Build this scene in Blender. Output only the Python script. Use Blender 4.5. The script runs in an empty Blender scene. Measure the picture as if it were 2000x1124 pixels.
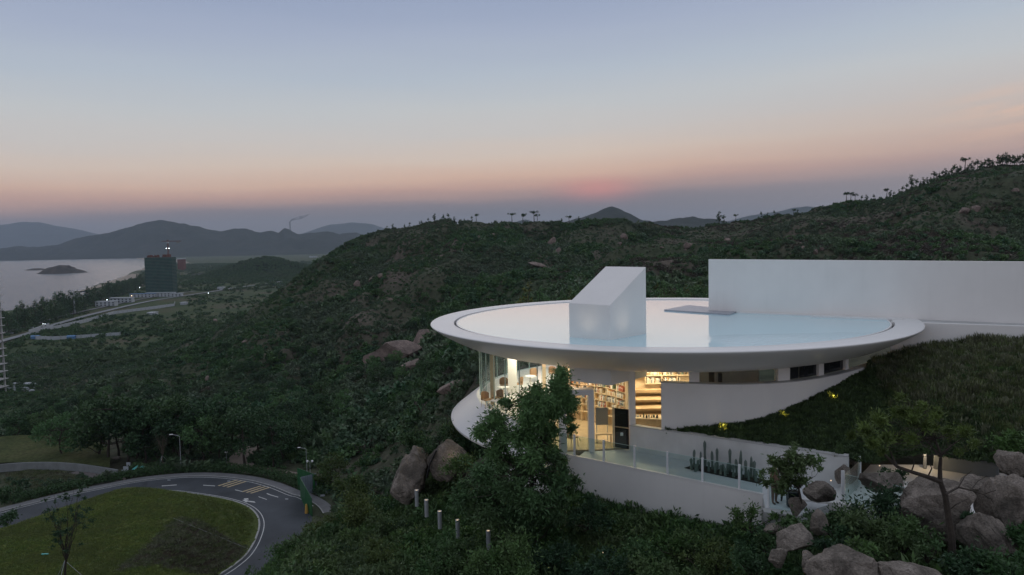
import bpy, math, random
import numpy as np
from mathutils import Vector, Matrix

rng = np.random.default_rng(11)
random.seed(11)
PI = math.pi
SC = bpy.context.scene
COL = SC.collection

# ------------------------------------------------------------------ camera
FOC, PITCH, ROLL = 1392.6, 0.064405, 0.020842
_cp, _sp, _cr, _sr = math.cos(PITCH), math.sin(PITCH), math.cos(ROLL), math.sin(ROLL)
cam_d = bpy.data.cameras.new('camera')
cam_d.sensor_width = 36.0
cam_d.lens = FOC / 2000 * 36
cam_d.clip_start = 0.5
cam_d.clip_end = 90000
cam = bpy.data.objects.new('camera', cam_d)
COL.objects.link(cam)
_R = Vector((_cr, _sp * -_sr, _cp * -_sr))          # image right
_U = Vector((_sr, _sp * _cr, _cp * _cr))            # image up
_D = Vector((0, _cp, -_sp))
cam.matrix_world = Matrix(((_R.x, _U.x, -_D.x, 0), (_R.y, _U.y, -_D.y, 0), (_R.z, _U.z, -_D.z, 0), (0, 0, 0, 1)))
SC.camera = cam

# ------------------------------------------------------------------ colour management, sky, sun
SC.view_settings.view_transform = 'Standard'
SC.view_settings.look = 'None'
SC.view_settings.gamma = 1.0
SC.view_settings.exposure = 0.0
SC.view_settings.use_curve_mapping = False
SC.render.engine = 'CYCLES'
SC.cycles.use_denoising = True
SC.cycles.max_bounces = 8
SC.cycles.transparent_max_bounces = 16
SC.cycles.volume_bounces = 2
SC.cycles.caustics_reflective = False
SC.cycles.caustics_refractive = False
SC.cycles.sample_clamp_indirect = 4.0


def lin(r, g, b):
    f = lambda c: (c / 12.92) if c <= 0.04045 else ((c + 0.055) / 1.055) ** 2.4
    return (f(r / 255), f(g / 255), f(b / 255), 1.0)


class NT:
    """small helper to wire node trees"""
    def __init__(s, tree):
        s.t = tree
        s.t.nodes.clear()

    def n(s, typ, **kw):
        nd = s.t.nodes.new(typ)
        for k, v in kw.items():
            if k.startswith('i_'):
                key = k[2:]
                key = int(key) if key.isdigit() else key.replace('_', ' ')
                nd.inputs[key].default_value = v
            else:
                setattr(nd, k, v)
        return nd

    def l(s, a, b):
        s.t.links.new(a, b)

    def math(s, op, a, b=None, clamp=False):
        nd = s.n('ShaderNodeMath', operation=op, use_clamp=clamp)
        for i, v in enumerate((a, b)):
            if v is None:
                continue
            if isinstance(v, (int, float)):
                nd.inputs[i].default_value = v
            else:
                s.l(v, nd.inputs[i])
        return nd.outputs[0]

    def ramp(s, fac, stops, interp='LINEAR'):
        nd = s.n('ShaderNodeValToRGB')
        nd.color_ramp.interpolation = interp
        e = nd.color_ramp.elements
        while len(e) > 1:
            e.remove(e[-1])
        e[0].position, e[0].color = stops[0]
        for p, c in stops[1:]:
            el = e.new(p)
            el.color = c
        if fac is not None:
            s.l(fac, nd.inputs[0])
        return nd.outputs[0]

    def mix(s, fac, a, b, mode='MIX'):
        nd = s.n('ShaderNodeMix', data_type='RGBA', blend_type=mode)
        for sock, v in ((nd.inputs[0], fac), (nd.inputs[6], a), (nd.inputs[7], b)):
            if isinstance(v, (int, float)):
                sock.default_value = v
            elif isinstance(v, tuple):
                sock.default_value = v if len(v) == 4 else (*v, 1)
            else:
                s.l(v, sock)
        return nd.outputs[2]


world = bpy.data.worlds.new('World')
SC.world = world
world.use_nodes = True
w = NT(world.node_tree)
tc = w.n('ShaderNodeTexCoord')
sep = w.n('ShaderNodeSeparateXYZ')
w.l(tc.outputs['Generated'], sep.inputs[0])
elev = w.math('MULTIPLY', w.math('ARCSINE', sep.outputs[2]), 180 / PI)
azim = w.math('MULTIPLY', w.math('ARCTAN2', sep.outputs[0], sep.outputs[1]), 180 / PI)
azc = w.math('MAXIMUM', w.math('MINIMUM', azim, 45), -45)
# the smoky band near the horizon climbs a little towards the right; a slow noise breaks its edge
cmb = w.n('ShaderNodeCombineXYZ')
w.l(w.math('MULTIPLY', azim, 0.05), cmb.inputs[0])
w.l(w.math('MULTIPLY', elev, 0.55), cmb.inputs[1])
nz = w.n('ShaderNodeTexNoise', i_Scale=1.0, i_Detail=3.0, i_Roughness=0.5)
w.l(cmb.outputs[0], nz.inputs['Vector'])
wob = w.math('MULTIPLY', w.math('SUBTRACT', nz.outputs[0], 0.5), 1.3)
ee = w.math('ADD', w.math('SUBTRACT', elev, w.math('MULTIPLY', azc, 0.030)), wob)
pos = w.math('DIVIDE', ee, 30.0, clamp=True)
sky_stops = [(0.0, 112, 114, 122), (1.2, 120, 118, 124), (2.6, 128, 121, 126), (3.15, 144, 129, 131), (3.75, 186, 153, 143), (4.4, 212, 170, 152),
             (5.2, 230, 192, 168), (6.6, 228, 207, 190), (8.4, 213, 207, 202), (10.5, 202, 205, 207),
             (13.0, 186, 196, 208), (16.0, 170, 181, 203), (19.5, 150, 164, 193), (23.0, 148, 161, 188), (30.0, 180, 187, 202)]
skyc = w.ramp(pos, [(e / 30.0, lin(*c)) for e, *c in sky_stops])
# towards the right the low sky is duller and mauve
rgt = w.math('MULTIPLY', w.math('DIVIDE', w.math('SUBTRACT', azim, 6.0), 34.0, clamp=True), w.math('SUBTRACT', 1.0, w.math('DIVIDE', w.math('SUBTRACT', elev, 4.0), 8.0, clamp=True)))
skyc = w.mix(w.math('MULTIPLY', rgt, 0.75), skyc, lin(176, 160, 160))
# the reddish glow where the sun has just gone down into the haze
da = w.math('DIVIDE', w.math('SUBTRACT', azim, 7.0), 3.0)
de = w.math('DIVIDE', w.math('SUBTRACT', elev, 4.0), 0.85)
g = w.math('POWER', 2.718, w.math('MULTIPLY', w.math('ADD', w.math('MULTIPLY', da, da), w.math('MULTIPLY', de, de)), -1.0))
skyc = w.mix(w.math('MULTIPLY', g, 0.62), skyc, lin(236, 150, 138))
# thin evening cirrus low on the right
cm2 = w.n('ShaderNodeCombineXYZ')
w.l(w.math('MULTIPLY', w.math('ADD', azim, w.math('MULTIPLY', elev, 1.2)), 0.16), cm2.inputs[0])
w.l(w.math('MULTIPLY', w.math('SUBTRACT', elev, w.math('MULTIPLY', azim, 0.14)), 1.5), cm2.inputs[1])
nz2 = w.n('ShaderNodeTexNoise', i_Scale=1.0, i_Detail=5.0, i_Roughness=0.55)
w.l(cm2.outputs[0], nz2.inputs['Vector'])
cir = w.math('MULTIPLY', w.math('SUBTRACT', nz2.outputs[0], 0.40), 3.0, clamp=True)
mz = w.math('MULTIPLY', w.math('DIVIDE', w.math('SUBTRACT', azim, 28.5), 6.0, clamp=True),
            w.math('SUBTRACT', 1.0, w.math('DIVIDE', w.math('ABSOLUTE', w.math('SUBTRACT', elev, 7.6)), 2.6), clamp=True))
skyc = w.mix(w.math('MULTIPLY', w.math('MULTIPLY', cir, mz), 0.7), skyc, lin(244, 200, 172))
# unseen low sky opposite the sunset, brightened to light the walls facing it
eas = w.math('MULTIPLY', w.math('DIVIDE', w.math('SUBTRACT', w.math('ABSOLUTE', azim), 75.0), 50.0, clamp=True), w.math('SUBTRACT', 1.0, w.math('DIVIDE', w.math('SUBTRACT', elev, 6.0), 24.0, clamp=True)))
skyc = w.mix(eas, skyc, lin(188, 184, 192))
# below the horizon the unseen land and sea
gmask = w.math('MULTIPLY', w.math('ADD', elev, 1.5), -0.3, clamp=True)
skyc = w.mix(gmask, skyc, lin(58, 66, 70))
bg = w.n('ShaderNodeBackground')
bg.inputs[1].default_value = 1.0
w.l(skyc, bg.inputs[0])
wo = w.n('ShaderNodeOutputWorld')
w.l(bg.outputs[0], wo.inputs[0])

sun_d = bpy.data.lights.new('sun', 'SUN')
sun_d.energy = 0.50
sun_d.angle = math.radians(76)
sun_d.color = (1.0, 0.84, 0.74)
sun = bpy.data.objects.new('sun', sun_d)
COL.objects.link(sun)
_sd = Vector((math.sin(math.radians(7)) * math.cos(math.radians(14)), math.cos(math.radians(7)) * math.cos(math.radians(14)), math.sin(math.radians(14))))
sun.rotation_euler = _sd.to_track_quat('Z', 'Y').to_euler()


# ------------------------------------------------------------------ rays of the survey: where a sighted point lies at a given depth or level
def ray(px, py):
    xx = (px - 1000) / FOC
    uu = -(py - 562) / FOC
    x = xx * _cr + uu * _sr
    u = -xx * _sr + uu * _cr
    y = _cp + u * _sp
    z = -_sp + u * _cp
    return Vector((x / y, 1.0, z / y))


def PY(px, py, Y):
    return ray(px, py) * Y


def PZ(px, py, z):
    r = ray(px, py)
    return r * (z / r.z)


def PF(px, py, face):
    """point of the ray on a vertical plan line through two points"""
    (ax, ay), (bx, by) = face
    r = ray(px, py)
    dx, dy = bx - ax, by - ay
    t = (ax * dy - ay * dx) / (r.x * dy - r.y * dx)
    return r * t


# ------------------------------------------------------------------ object helpers
def link(o, parent=None):
    COL.objects.link(o)
    if parent is not None:
        o.parent = parent
    return o


def tag(o, label=None, cat=None, group=None, kind=None):
    if label:
        o['label'] = label
    if cat:
        o['category'] = cat
    if group:
        o['group'] = group
    if kind:
        o['kind'] = kind
    return o


def thing(name, label, cat, loc=(0, 0, 0), rz=0.0, group=None):
    o = bpy.data.objects.new(name, None)
    o.empty_display_size = 0.1
    o.location = loc
    o.rotation_euler = (0, 0, rz)
    link(o)
    return tag(o, label, cat, group)


class MB:
    def __init__(s):
        s.v, s.f = [], []

    def add(s, vs, fs):
        b = len(s.v)
        s.v += [tuple(v) for v in vs]
        s.f += [tuple(i + b for i in f) for f in fs]
        return s

    def box(s, x0, x1, y0, y1, z0, z1):
        return s.add([(x0, y0, z0), (x1, y0, z0), (x1, y1, z0), (x0, y1, z0), (x0, y0, z1), (x1, y0, z1), (x1, y1, z1), (x0, y1, z1)],
                     [(0, 3, 2, 1), (4, 5, 6, 7), (0, 1, 5, 4), (1, 2, 6, 5), (2, 3, 7, 6), (3, 0, 4, 7)])

    def obox(s, a, b, t, z0, z1, z0b=None, z1b=None):
        """box along the plan line a-b, thickness t to the left of the line (may be a pair: right, left)"""
        a, b = Vector(a[:2]), Vector(b[:2])
        d = (b - a).normalized()
        nrm = Vector((-d.y, d.x))
        lo, hi = (0, t) if not isinstance(t, tuple) else t
        z0b = z0 if z0b is None else z0b
        z1b = z1 if z1b is None else z1b
        q = [a + nrm * lo, b + nrm * lo, b + nrm * hi, a + nrm * hi]
        zb = [z0, z0b, z0b, z0]
        zt = [z1, z1b, z1b, z1]
        return s.add([(p.x, p.y, z) for p, z in zip(q, zb)] + [(p.x, p.y, z) for p, z in zip(q, zt)],
                     [(0, 3, 2, 1), (4, 5, 6, 7), (0, 1, 5, 4), (1, 2, 6, 5), (2, 3, 7, 6), (3, 0, 4, 7)])

    def prism(s, poly, z0, z1):
        n = len(poly)
        z0s = z0 if isinstance(z0, (list, tuple)) else [z0] * n
        z1s = z1 if isinstance(z1, (list, tuple)) else [z1] * n
        vs = [(p[0], p[1], z) for p, z in zip(poly, z0s)] + [(p[0], p[1], z) for p, z in zip(poly, z1s)]
        fs = [tuple(reversed(range(n))), tuple(range(n, 2 * n))] + [(i, (i + 1) % n, n + (i + 1) % n, n + i) for i in range(n)]
        return s.add(vs, fs)

    def tube(s, pts, rad, n=6, cap=True):
        pts = [Vector(p) for p in pts]
        if not isinstance(rad, (list, tuple)):
            rad = [rad] * len(pts)
        b = len(s.v)
        ref = Vector((0.31, 0.17, 0.93))
        for i, p in enumerate(pts):
            d = (pts[min(i + 1, len(pts) - 1)] - pts[max(i - 1, 0)]).normalized()
            r = ref if abs(d.dot(ref)) < 0.95 else Vector((1, 0, 0))
            e1 = d.cross(r).normalized()
            e2 = d.cross(e1)
            for k in range(n):
                a = 2 * PI * k / n
                q = p + (e1 * math.cos(a) + e2 * math.sin(a)) * rad[i]
                s.v.append(tuple(q))
        for i in range(len(pts) - 1):
            for k in range(n):
                s.f.append((b + i * n + k, b + i * n + (k + 1) % n, b + (i + 1) * n + (k + 1) % n, b + (i + 1) * n + k))
        if cap:
            s.f.append(tuple(b + k for k in reversed(range(n))))
            m = b + (len(pts) - 1) * n
            s.f.append(tuple(m + k for k in range(n)))
        return s

    def lathe(s, prof, cx=0, cy=0, a0=0.0, a1=2 * PI, n=96, closed=False):
        full = abs(a1 - a0 - 2 * PI) < 1e-6
        m = len(prof)
        b = len(s.v)
        steps = n if full else n + 1
        for i in range(steps):
            a = a0 + (a1 - a0) * i / n
            c, sn = math.cos(a), math.sin(a)
            for r, z in prof:
                s.v.append((cx + r * c, cy + r * sn, z))
        for i in range(n):
            j = (i + 1) % steps if full else i + 1
            for k in range(m if closed else m - 1):
                k2 = (k + 1) % m
                s.f.append((b + i * m + k, b + j * m + k, b + j * m + k2, b + i * m + k2))
        if closed and not full:
            s.f.append(tuple(b + k for k in reversed(range(m))))
            s.f.append(tuple(b + (steps - 1) * m + k for k in range(m)))
        return s

    def sweep(s, path, prof):
        """closed profile (offset to the left of the path, z) swept along plan points (x, y[, z])"""
        P = [Vector(p) if len(p) == 3 else Vector((p[0], p[1], 0)) for p in path]
        m = len(prof)
        b = len(s.v)
        for i, p in enumerate(P):
            d = P[min(i + 1, len(P) - 1)] - P[max(i - 1, 0)]
            d.z = 0
            d.normalize()
            nx, ny = -d.y, d.x
            for o, z in prof:
                s.v.append((p.x + nx * o, p.y + ny * o, p.z + z))
        for i in range(len(P) - 1):
            for k in range(m):
                k2 = (k + 1) % m
                s.f.append((b + i * m + k, b + (i + 1) * m + k, b + (i + 1) * m + k2, b + i * m + k2))
        s.f.append(tuple(b + k for k in range(m)))
        s.f.append(tuple(b + (len(P) - 1) * m + k for k in reversed(range(m))))
        return s

    def mesh(s, name, mat, smooth=False):
        me = bpy.data.meshes.new(name)
        me.from_pydata(s.v, [], s.f)
        me.update()
        if mat:
            me.materials.append(mat)
        import bmesh
        bm = bmesh.new()
        bm.from_mesh(me)
        bmesh.ops.recalc_face_normals(bm, faces=bm.faces)
        bm.to_mesh(me)
        bm.free()
        if smooth:
            me.shade_smooth()
            me.set_sharp_from_angle(angle=math.radians(38))
        return me

    def build(s, name, mat, parent=None, smooth=False, bevel=0.0):
        o = bpy.data.objects.new(name, s.mesh(name, mat, smooth))
        link(o, parent)
        if bevel:
            md = o.modifiers.new('bevel', 'BEVEL')
            md.width = bevel
            md.segments = 2
            md.limit_method = 'ANGLE'
        return o


def np_mesh(name, V, Fq, mat, smooth=False):
    V = np.asarray(V, np.float32)
    Fq = np.asarray(Fq, np.int32)
    me = bpy.data.meshes.new(name)
    me.vertices.add(len(V))
    me.vertices.foreach_set('co', V.ravel())
    k = Fq.shape[1]
    me.loops.add(Fq.size)
    me.loops.foreach_set('vertex_index', Fq.ravel())
    me.polygons.add(len(Fq))
    me.polygons.foreach_set('loop_start', np.arange(0, Fq.size, k, dtype=np.int32))
    me.update(calc_edges=True)
    if mat:
        me.materials.append(mat)
    if smooth:
        me.shade_smooth()
    return me


def copy_tree(o, parent=None):
    c = o.copy()
    link(c, parent)
    for ch in list(o.children):
        copy_tree(ch, c)
    return c


# ------------------------------------------------------------------ materials
def mat(name):
    m = bpy.data.materials.new(name)
    m.use_nodes = True
    nt = NT(m.node_tree)
    out = nt.n('ShaderNodeOutputMaterial')
    return m, nt, out


def surf(name, base, var=0.12, scale=3.0, rough=0.6, bump=0.0, bscale=None, metallic=0.0, spec=0.4, stain=0.0):
    """plain surface with cloudy variation, fine grain and a little relief"""
    m, nt, out = mat(name)
    geo = nt.n('ShaderNodeTexCoord')
    n1 = nt.n('ShaderNodeTexNoise', i_Scale=scale, i_Detail=6.0, i_Roughness=0.6)
    nt.l(geo.outputs['Object'], n1.inputs['Vector'])
    lo = tuple(c * (1 - var) for c in base) + (1,)
    hi = tuple(min(c * (1 + var), 1) for c in base) + (1,)
    c = nt.ramp(n1.outputs[0], [(0.3, lo), (0.7, hi)])
    if stain:
        mp = nt.n('ShaderNodeMapping')
        mp.inputs['Scale'].default_value = (1.2, 1.2, 0.08)
        nt.l(geo.outputs['Object'], mp.inputs[0])
        n3 = nt.n('ShaderNodeTexNoise', i_Scale=2.0, i_Detail=5.0, i_Roughness=0.65)
        nt.l(mp.outputs[0], n3.inputs['Vector'])
        f = nt.math('MULTIPLY', nt.math('SUBTRACT', n3.outputs[0], 0.52), 3.0 * stain, clamp=True)
        c = nt.mix(f, c, (0.38, 0.37, 0.34, 1))
    p = nt.n('ShaderNodeBsdfPrincipled')
    p.inputs['Roughness'].default_value = rough
    p.inputs['Metallic'].default_value = metallic
    p.inputs['Specular IOR Level'].default_value = spec
    nt.l(c, p.inputs['Base Color'])
    if bump:
        n2 = nt.n('ShaderNodeTexNoise', i_Scale=bscale or scale * 8, i_Detail=5.0)
        nt.l(geo.outputs['Object'], n2.inputs['Vector'])
        b = nt.n('ShaderNodeBump', i_Strength=bump, i_Distance=0.03)
        nt.l(n2.outputs[0], b.inputs['Height'])
        nt.l(b.outputs[0], p.inputs['Normal'])
    nt.l(p.outputs[0], out.inputs[0])
    return m


def emis(name, col, strength):
    m, nt, out = mat(name)
    e = nt.n('ShaderNodeEmission')
    e.inputs[0].default_value = (*col, 1)
    e.inputs[1].default_value = strength
    nt.l(e.outputs[0], out.inputs[0])
    return m


def glass_mat(name, tint=(0.90, 0.96, 0.95), refl=1.0):
    m, nt, out = mat(name)
    t = nt.n('ShaderNodeBsdfTransparent')
    t.inputs[0].default_value = (*tint, 1)
    gl = nt.n('ShaderNodeBsdfGlossy')
    gl.inputs['Roughness'].default_value = 0.02
    lw_ = nt.n('ShaderNodeLayerWeight', i_Blend=0.5)
    f5 = nt.math('ADD', nt.math('MULTIPLY', nt.math('POWER', lw_.outputs['Facing'], 5.0), 0.9), 0.035)
    mx = nt.n('ShaderNodeMixShader')
    nt.l(nt.math('MULTIPLY', f5, refl, clamp=True), mx.inputs[0])
    nt.l(t.outputs[0], mx.inputs[1])
    nt.l(gl.outputs[0], mx.inputs[2])
    nt.l(mx.outputs[0], out.inputs[0])
    return m


def foliage_mat(name, cols, patch=None, pscale=0.05, trans=0.15):
    """leaf colours vary per plant and by slow patches over the ground"""
    m, nt, out = mat(name)
    oi = nt.n('ShaderNodeObjectInfo')
    stops = [(i / max(1, len(cols) - 1), (*c, 1)) for i, c in enumerate(cols)]
    c = nt.ramp(oi.outputs['Random'], stops)
    geo = nt.n('ShaderNodeNewGeometry')
    n1 = nt.n('ShaderNodeTexNoise', i_Scale=2.6, i_Detail=2.0)
    nt.l(geo.outputs['Position'], n1.inputs['Vector'])
    c = nt.mix(0.55, c, nt.ramp(n1.outputs[0], [(0.3, (0.35, 0.35, 0.35, 1)), (0.7, (1.7, 1.7, 1.5, 1))]), 'MULTIPLY')
    if patch:
        n2 = nt.n('ShaderNodeTexNoise', i_Scale=pscale, i_Detail=4.0, i_Roughness=0.6)
        nt.l(geo.outputs['Position'], n2.inputs['Vector'])
        f = nt.ramp(n2.outputs[0], [(0.44, (0, 0, 0, 1)), (0.60, (1, 1, 1, 1))])
        c = nt.mix(nt.math('MULTIPLY', f, 0.6), c, (*patch, 1))
    d = nt.n('ShaderNodeBsdfPrincipled')
    d.inputs['Roughness'].default_value = 0.55
    d.inputs['Specular IOR Level'].default_value = 0.25
    nt.l(c, d.inputs['Base Color'])
    tr = nt.n('ShaderNodeBsdfTranslucent')
    nt.l(c, tr.inputs[0])
    mx = nt.n('ShaderNodeMixShader')
    mx.inputs[0].default_value = trans
    nt.l(d.outputs[0], mx.inputs[1])
    nt.l(tr.outputs[0], mx.inputs[2])
    nt.l(mx.outputs[0], out.inputs[0])
    return m


M = {}
M['white'] = surf('white_render', (0.79, 0.77, 0.74), 0.03, 0.6, 0.55, 0.04, 30, stain=0.04)
M['white_wall'] = surf('white_wall_render', (0.79, 0.77, 0.74), 0.05, 0.35, 0.6, 0.05, 24, stain=0.10)
M['roof_white'] = surf('white_coated_roof', (0.745, 0.735, 0.715), 0.02, 0.5, 0.35, 0.0)
M['soffit'] = surf('white_soffit', (0.72, 0.71, 0.69), 0.02, 0.5, 0.5)
M['concrete'] = surf('fair_concrete', (0.46, 0.46, 0.45), 0.10, 0.8, 0.7, 0.12, 30, stain=0.25)
M['pale_concrete'] = surf('pale_concrete', (0.62, 0.62, 0.60), 0.08, 1.1, 0.65, 0.1, 30, stain=0.15)
M['pale_floor'] = surf('pale_floor', (0.70, 0.68, 0.64), 0.06, 1.5, 0.35)
M['paving'] = surf('terrace_paving', (0.62, 0.645, 0.66), 0.08, 1.4, 0.45, 0.06, 40)
M['dark_gap'] = surf('dark_channel', (0.03, 0.035, 0.045), 0.1, 2, 0.6)
M['slate'] = surf('grey_stone_slab', (0.36, 0.36, 0.39), 0.1, 3, 0.45, 0.1, 30)
M['metal_white'] = surf('white_metal', (0.78, 0.79, 0.80), 0.03, 2, 0.35)
M['metal_grey'] = surf('grey_metal', (0.40, 0.42, 0.44), 0.1, 3, 0.4, metallic=0.4)
M['steel'] = surf('brushed_steel', (0.62, 0.60, 0.56), 0.08, 6, 0.3, metallic=0.9)
M['black'] = surf('black_panel', (0.012, 0.012, 0.014), 0.1, 3, 0.25)
M['wood'] = surf('warm_wood', (0.50, 0.36, 0.22), 0.18, 2.5, 0.45, 0.05, 30)
M['shelf'] = surf('pale_wood_shelf', (0.68, 0.55, 0.39), 0.10, 3, 0.5)
M['wood_floor'] = surf('wood_floor', (0.50, 0.39, 0.26), 0.16, 2.0, 0.3, 0.03, 30)
M['chair'] = surf('tan_chair', (0.42, 0.27, 0.16), 0.08, 4, 0.6)
M['mat_dark'] = surf('door_mat_fibre', (0.05, 0.045, 0.04), 0.2, 6, 0.9, 0.3, 90)
M['soil'] = surf('dark_soil', (0.035, 0.03, 0.025), 0.3, 2, 0.95, 0.5, 12)
M['asphalt'] = surf('asphalt', (0.050, 0.057, 0.066), 0.34, 0.16, 0.8, 0.2, 20)
M['highway'] = surf('worn_concrete_road', (0.20, 0.21, 0.22), 0.15, 0.1, 0.8)
M['kerb'] = surf('kerb_stone', (0.34, 0.34, 0.33), 0.12, 1.5, 0.8, 0.1)
M['pavement'] = surf('pavement_slabs', (0.15, 0.15, 0.155), 0.15, 0.8, 0.8, 0.15)
M['paint'] = surf('road_paint_white', (0.55, 0.55, 0.54), 0.25, 3, 0.7)
M['paint_y'] = surf('road_paint_yellow', (0.50, 0.40, 0.24), 0.25, 3, 0.7)
M['dirt'] = surf('bare_earth', (0.20, 0.165, 0.135), 0.2, 0.5, 0.9, 0.3)
M['brick_path'] = surf('brick_paving', (0.15, 0.13, 0.125), 0.2, 1.2, 0.85, 0.2)
M['wall_grey'] = surf('grey_wall', (0.20, 0.215, 0.215), 0.15, 0.8, 0.8, 0.15, stain=0.2)
M['green_sheet'] = surf('green_hoarding', (0.018, 0.105, 0.035), 0.2, 2, 0.5)
M['grey_sheet'] = surf('grey_hoarding', (0.20, 0.235, 0.27), 0.15, 2, 0.45)
M['tarp'] = surf('turquoise_tarpaulin', (0.12, 0.47, 0.42), 0.15, 2, 0.5)
M['yellow'] = surf('yellow_plastic', (0.62, 0.36, 0.08), 0.1, 3, 0.5)
M['bark'] = surf('bark', (0.050, 0.040, 0.032), 0.35, 6, 0.9, 0.6, 30)
M['bark_pale'] = surf('pale_bark', (0.15, 0.12, 0.095), 0.3, 6, 0.9, 0.5, 30)
M['cactus'] = surf('cactus_skin', (0.13, 0.165, 0.14), 0.25, 8, 0.7, 0.4, 60)
M['net'] = surf('green_safety_net', (0.028, 0.075, 0.062), 0.3, 0.12, 0.8)
M['slab_far'] = surf('raw_concrete_floor', (0.22, 0.22, 0.21), 0.15, 0.2, 0.9)
M['formwork'] = surf('red_formwork', (0.16, 0.065, 0.05), 0.3, 0.3, 0.9)
M['far_white'] = surf('far_white_cabin', (0.42, 0.45, 0.48), 0.08, 0.3, 0.6)
M['far_blue'] = surf('far_blue_sheet', (0.10, 0.22, 0.40), 0.1, 0.3, 0.6)
M['window_dark'] = surf('dark_pane', (0.02, 0.023, 0.027), 0.1, 1, 0.12, spec=0.6)
M['skin'] = surf('skin', (0.42, 0.26, 0.19), 0.05, 6, 0.55)
M['hair'] = surf('hair', (0.012, 0.010, 0.009), 0.2, 20, 0.5)
M['cloth_brown'] = surf('brown_cloth', (0.16, 0.10, 0.07), 0.15, 12, 0.85)
M['cloth_navy'] = surf('navy_cloth', (0.018, 0.020, 0.030), 0.15, 12, 0.85)
M['paper'] = surf('white_card', (0.75, 0.74, 0.72), 0.03, 5, 0.7)
M['grey_screen'] = surf('grey_board', (0.25, 0.26, 0.28), 0.04, 2, 0.5)
M['glass'] = glass_mat('clear_glass', (0.91, 0.96, 0.955), 1.0)
M['glass_rail'] = glass_mat('railing_glass', (0.87, 0.94, 0.935), 1.2)
M['glass_edge'] = surf('glass_edge', (0.45, 0.60, 0.57), 0.05, 3, 0.2)
M['led'] = emis('warm_led', (1.0, 0.66, 0.32), 3.0)
M['bulb'] = emis('warm_bulb', (1.0, 0.76, 0.50), 1.0)
M['far_lamp'] = emis('cool_floodlight', (0.85, 0.95, 1.0), 6.0)
M['far_lamp_warm'] = emis('warm_floodlight', (1.0, 0.72, 0.42), 5.0)
M['petal'] = surf('yellow_green_leaf', (0.42, 0.42, 0.05), 0.2, 9, 0.6)


def rock_mat(name, a, b, c, sc=1.2):
    m, nt, out = mat(name)
    tcn = nt.n('ShaderNodeNewGeometry')
    n1 = nt.n('ShaderNodeTexNoise', i_Scale=sc, i_Detail=9.0, i_Roughness=0.68)
    n2 = nt.n('ShaderNodeTexNoise', i_Scale=sc * 14, i_Detail=5.0, i_Roughness=0.7)
    n3 = nt.n('ShaderNodeTexNoise', i_Scale=sc * 0.6, i_Detail=6.0, i_Distortion=1.2)
    for n in (n1, n2, n3):
        nt.l(tcn.outputs['Position'], n.inputs['Vector'])
    col = nt.ramp(n1.outputs[0], [(0.30, (*b, 1)), (0.52, (*a, 1)), (0.74, (*c, 1))])
    col = nt.mix(0.7, col, nt.ramp(n2.outputs[0], [(0.34, (0.45, 0.45, 0.45, 1)), (0.66, (1.4, 1.4, 1.4, 1))]), 'MULTIPLY')
    lich = nt.ramp(n3.outputs[0], [(0.55, (0, 0, 0, 1)), (0.63, (1, 1, 1, 1))])
    col = nt.mix(nt.math('MULTIPLY', lich, 0.5), col, (b[0] * 0.6, b[1] * 0.62, b[2] * 0.6, 1))
    p = nt.n('ShaderNodeBsdfPrincipled', i_Roughness=0.9)
    p.inputs['Specular IOR Level'].default_value = 0.2
    nt.l(col, p.inputs['Base Color'])
    h = nt.math('ADD', nt.math('MULTIPLY', n1.outputs[0], 1.0), nt.math('MULTIPLY', n2.outputs[0], 0.35))
    bp = nt.n('ShaderNodeBump', i_Strength=1.0, i_Distance=0.2)
    nt.l(h, bp.inputs['Height'])
    nt.l(bp.outputs[0], p.inputs['Normal'])
    nt.l(p.outputs[0], out.inputs[0])
    return m


M['rock'] = rock_mat('granite', (0.24, 0.207, 0.175), (0.085, 0.075, 0.065), (0.42, 0.365, 0.32))
M['rock_hill'] = rock_mat('weathered_granite', (0.24, 0.185, 0.16), (0.12, 0.095, 0.085), (0.36, 0.28, 0.24), 0.25)

# foliage
M['scrub'] = foliage_mat('hill_scrub_leaf', [(0.042, 0.097, 0.041), (0.063, 0.132, 0.052), (0.084, 0.150, 0.056), (0.051, 0.118, 0.065), (0.105, 0.145, 0.080)],
                         patch=(0.120, 0.141, 0.104), pscale=0.017)
M['dry_scrub'] = foliage_mat('dry_scrub_leaf', [(0.068, 0.058, 0.043), (0.050, 0.058, 0.034), (0.088, 0.073, 0.056), (0.056, 0.051, 0.041)], patch=(0.080, 0.066, 0.060), pscale=0.02)
M['plain'] = foliage_mat('plain_leaf', [(0.040, 0.086, 0.042), (0.061, 0.118, 0.049), (0.074, 0.132, 0.058)], patch=(0.094, 0.132, 0.065), pscale=0.01)
M['bush'] = foliage_mat('bush_leaf', [(0.038, 0.087, 0.033), (0.060, 0.130, 0.042), (0.086, 0.159, 0.045), (0.050, 0.104, 0.051)], patch=(0.099, 0.130, 0.060), pscale=0.25)
M['tree'] = foliage_mat('tree_leaf', [(0.073, 0.155, 0.064), (0.103, 0.190, 0.072)], trans=0.2)
M['dark_tree'] = foliage_mat('dark_tree_leaf', [(0.030, 0.064, 0.034), (0.045, 0.093, 0.043), (0.060, 0.107, 0.043)])
M['pine'] = foliage_mat('pine_needle', [(0.062, 0.094, 0.035), (0.118, 0.133, 0.041)])
M['olive'] = foliage_mat('olive_needle', [(0.075, 0.119, 0.032), (0.095, 0.137, 0.037)])
M['cover'] = foliage_mat('ground_cover_leaf', [(0.048, 0.080, 0.036), (0.073, 0.116, 0.043), (0.059, 0.091, 0.050)], trans=0.1)
M['plume'] = foliage_mat('seed_head_grass', [(0.160, 0.170, 0.114), (0.160, 0.170, 0.115), (0.117, 0.139, 0.061), (0.084, 0.124, 0.045)], trans=0.1)
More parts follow.
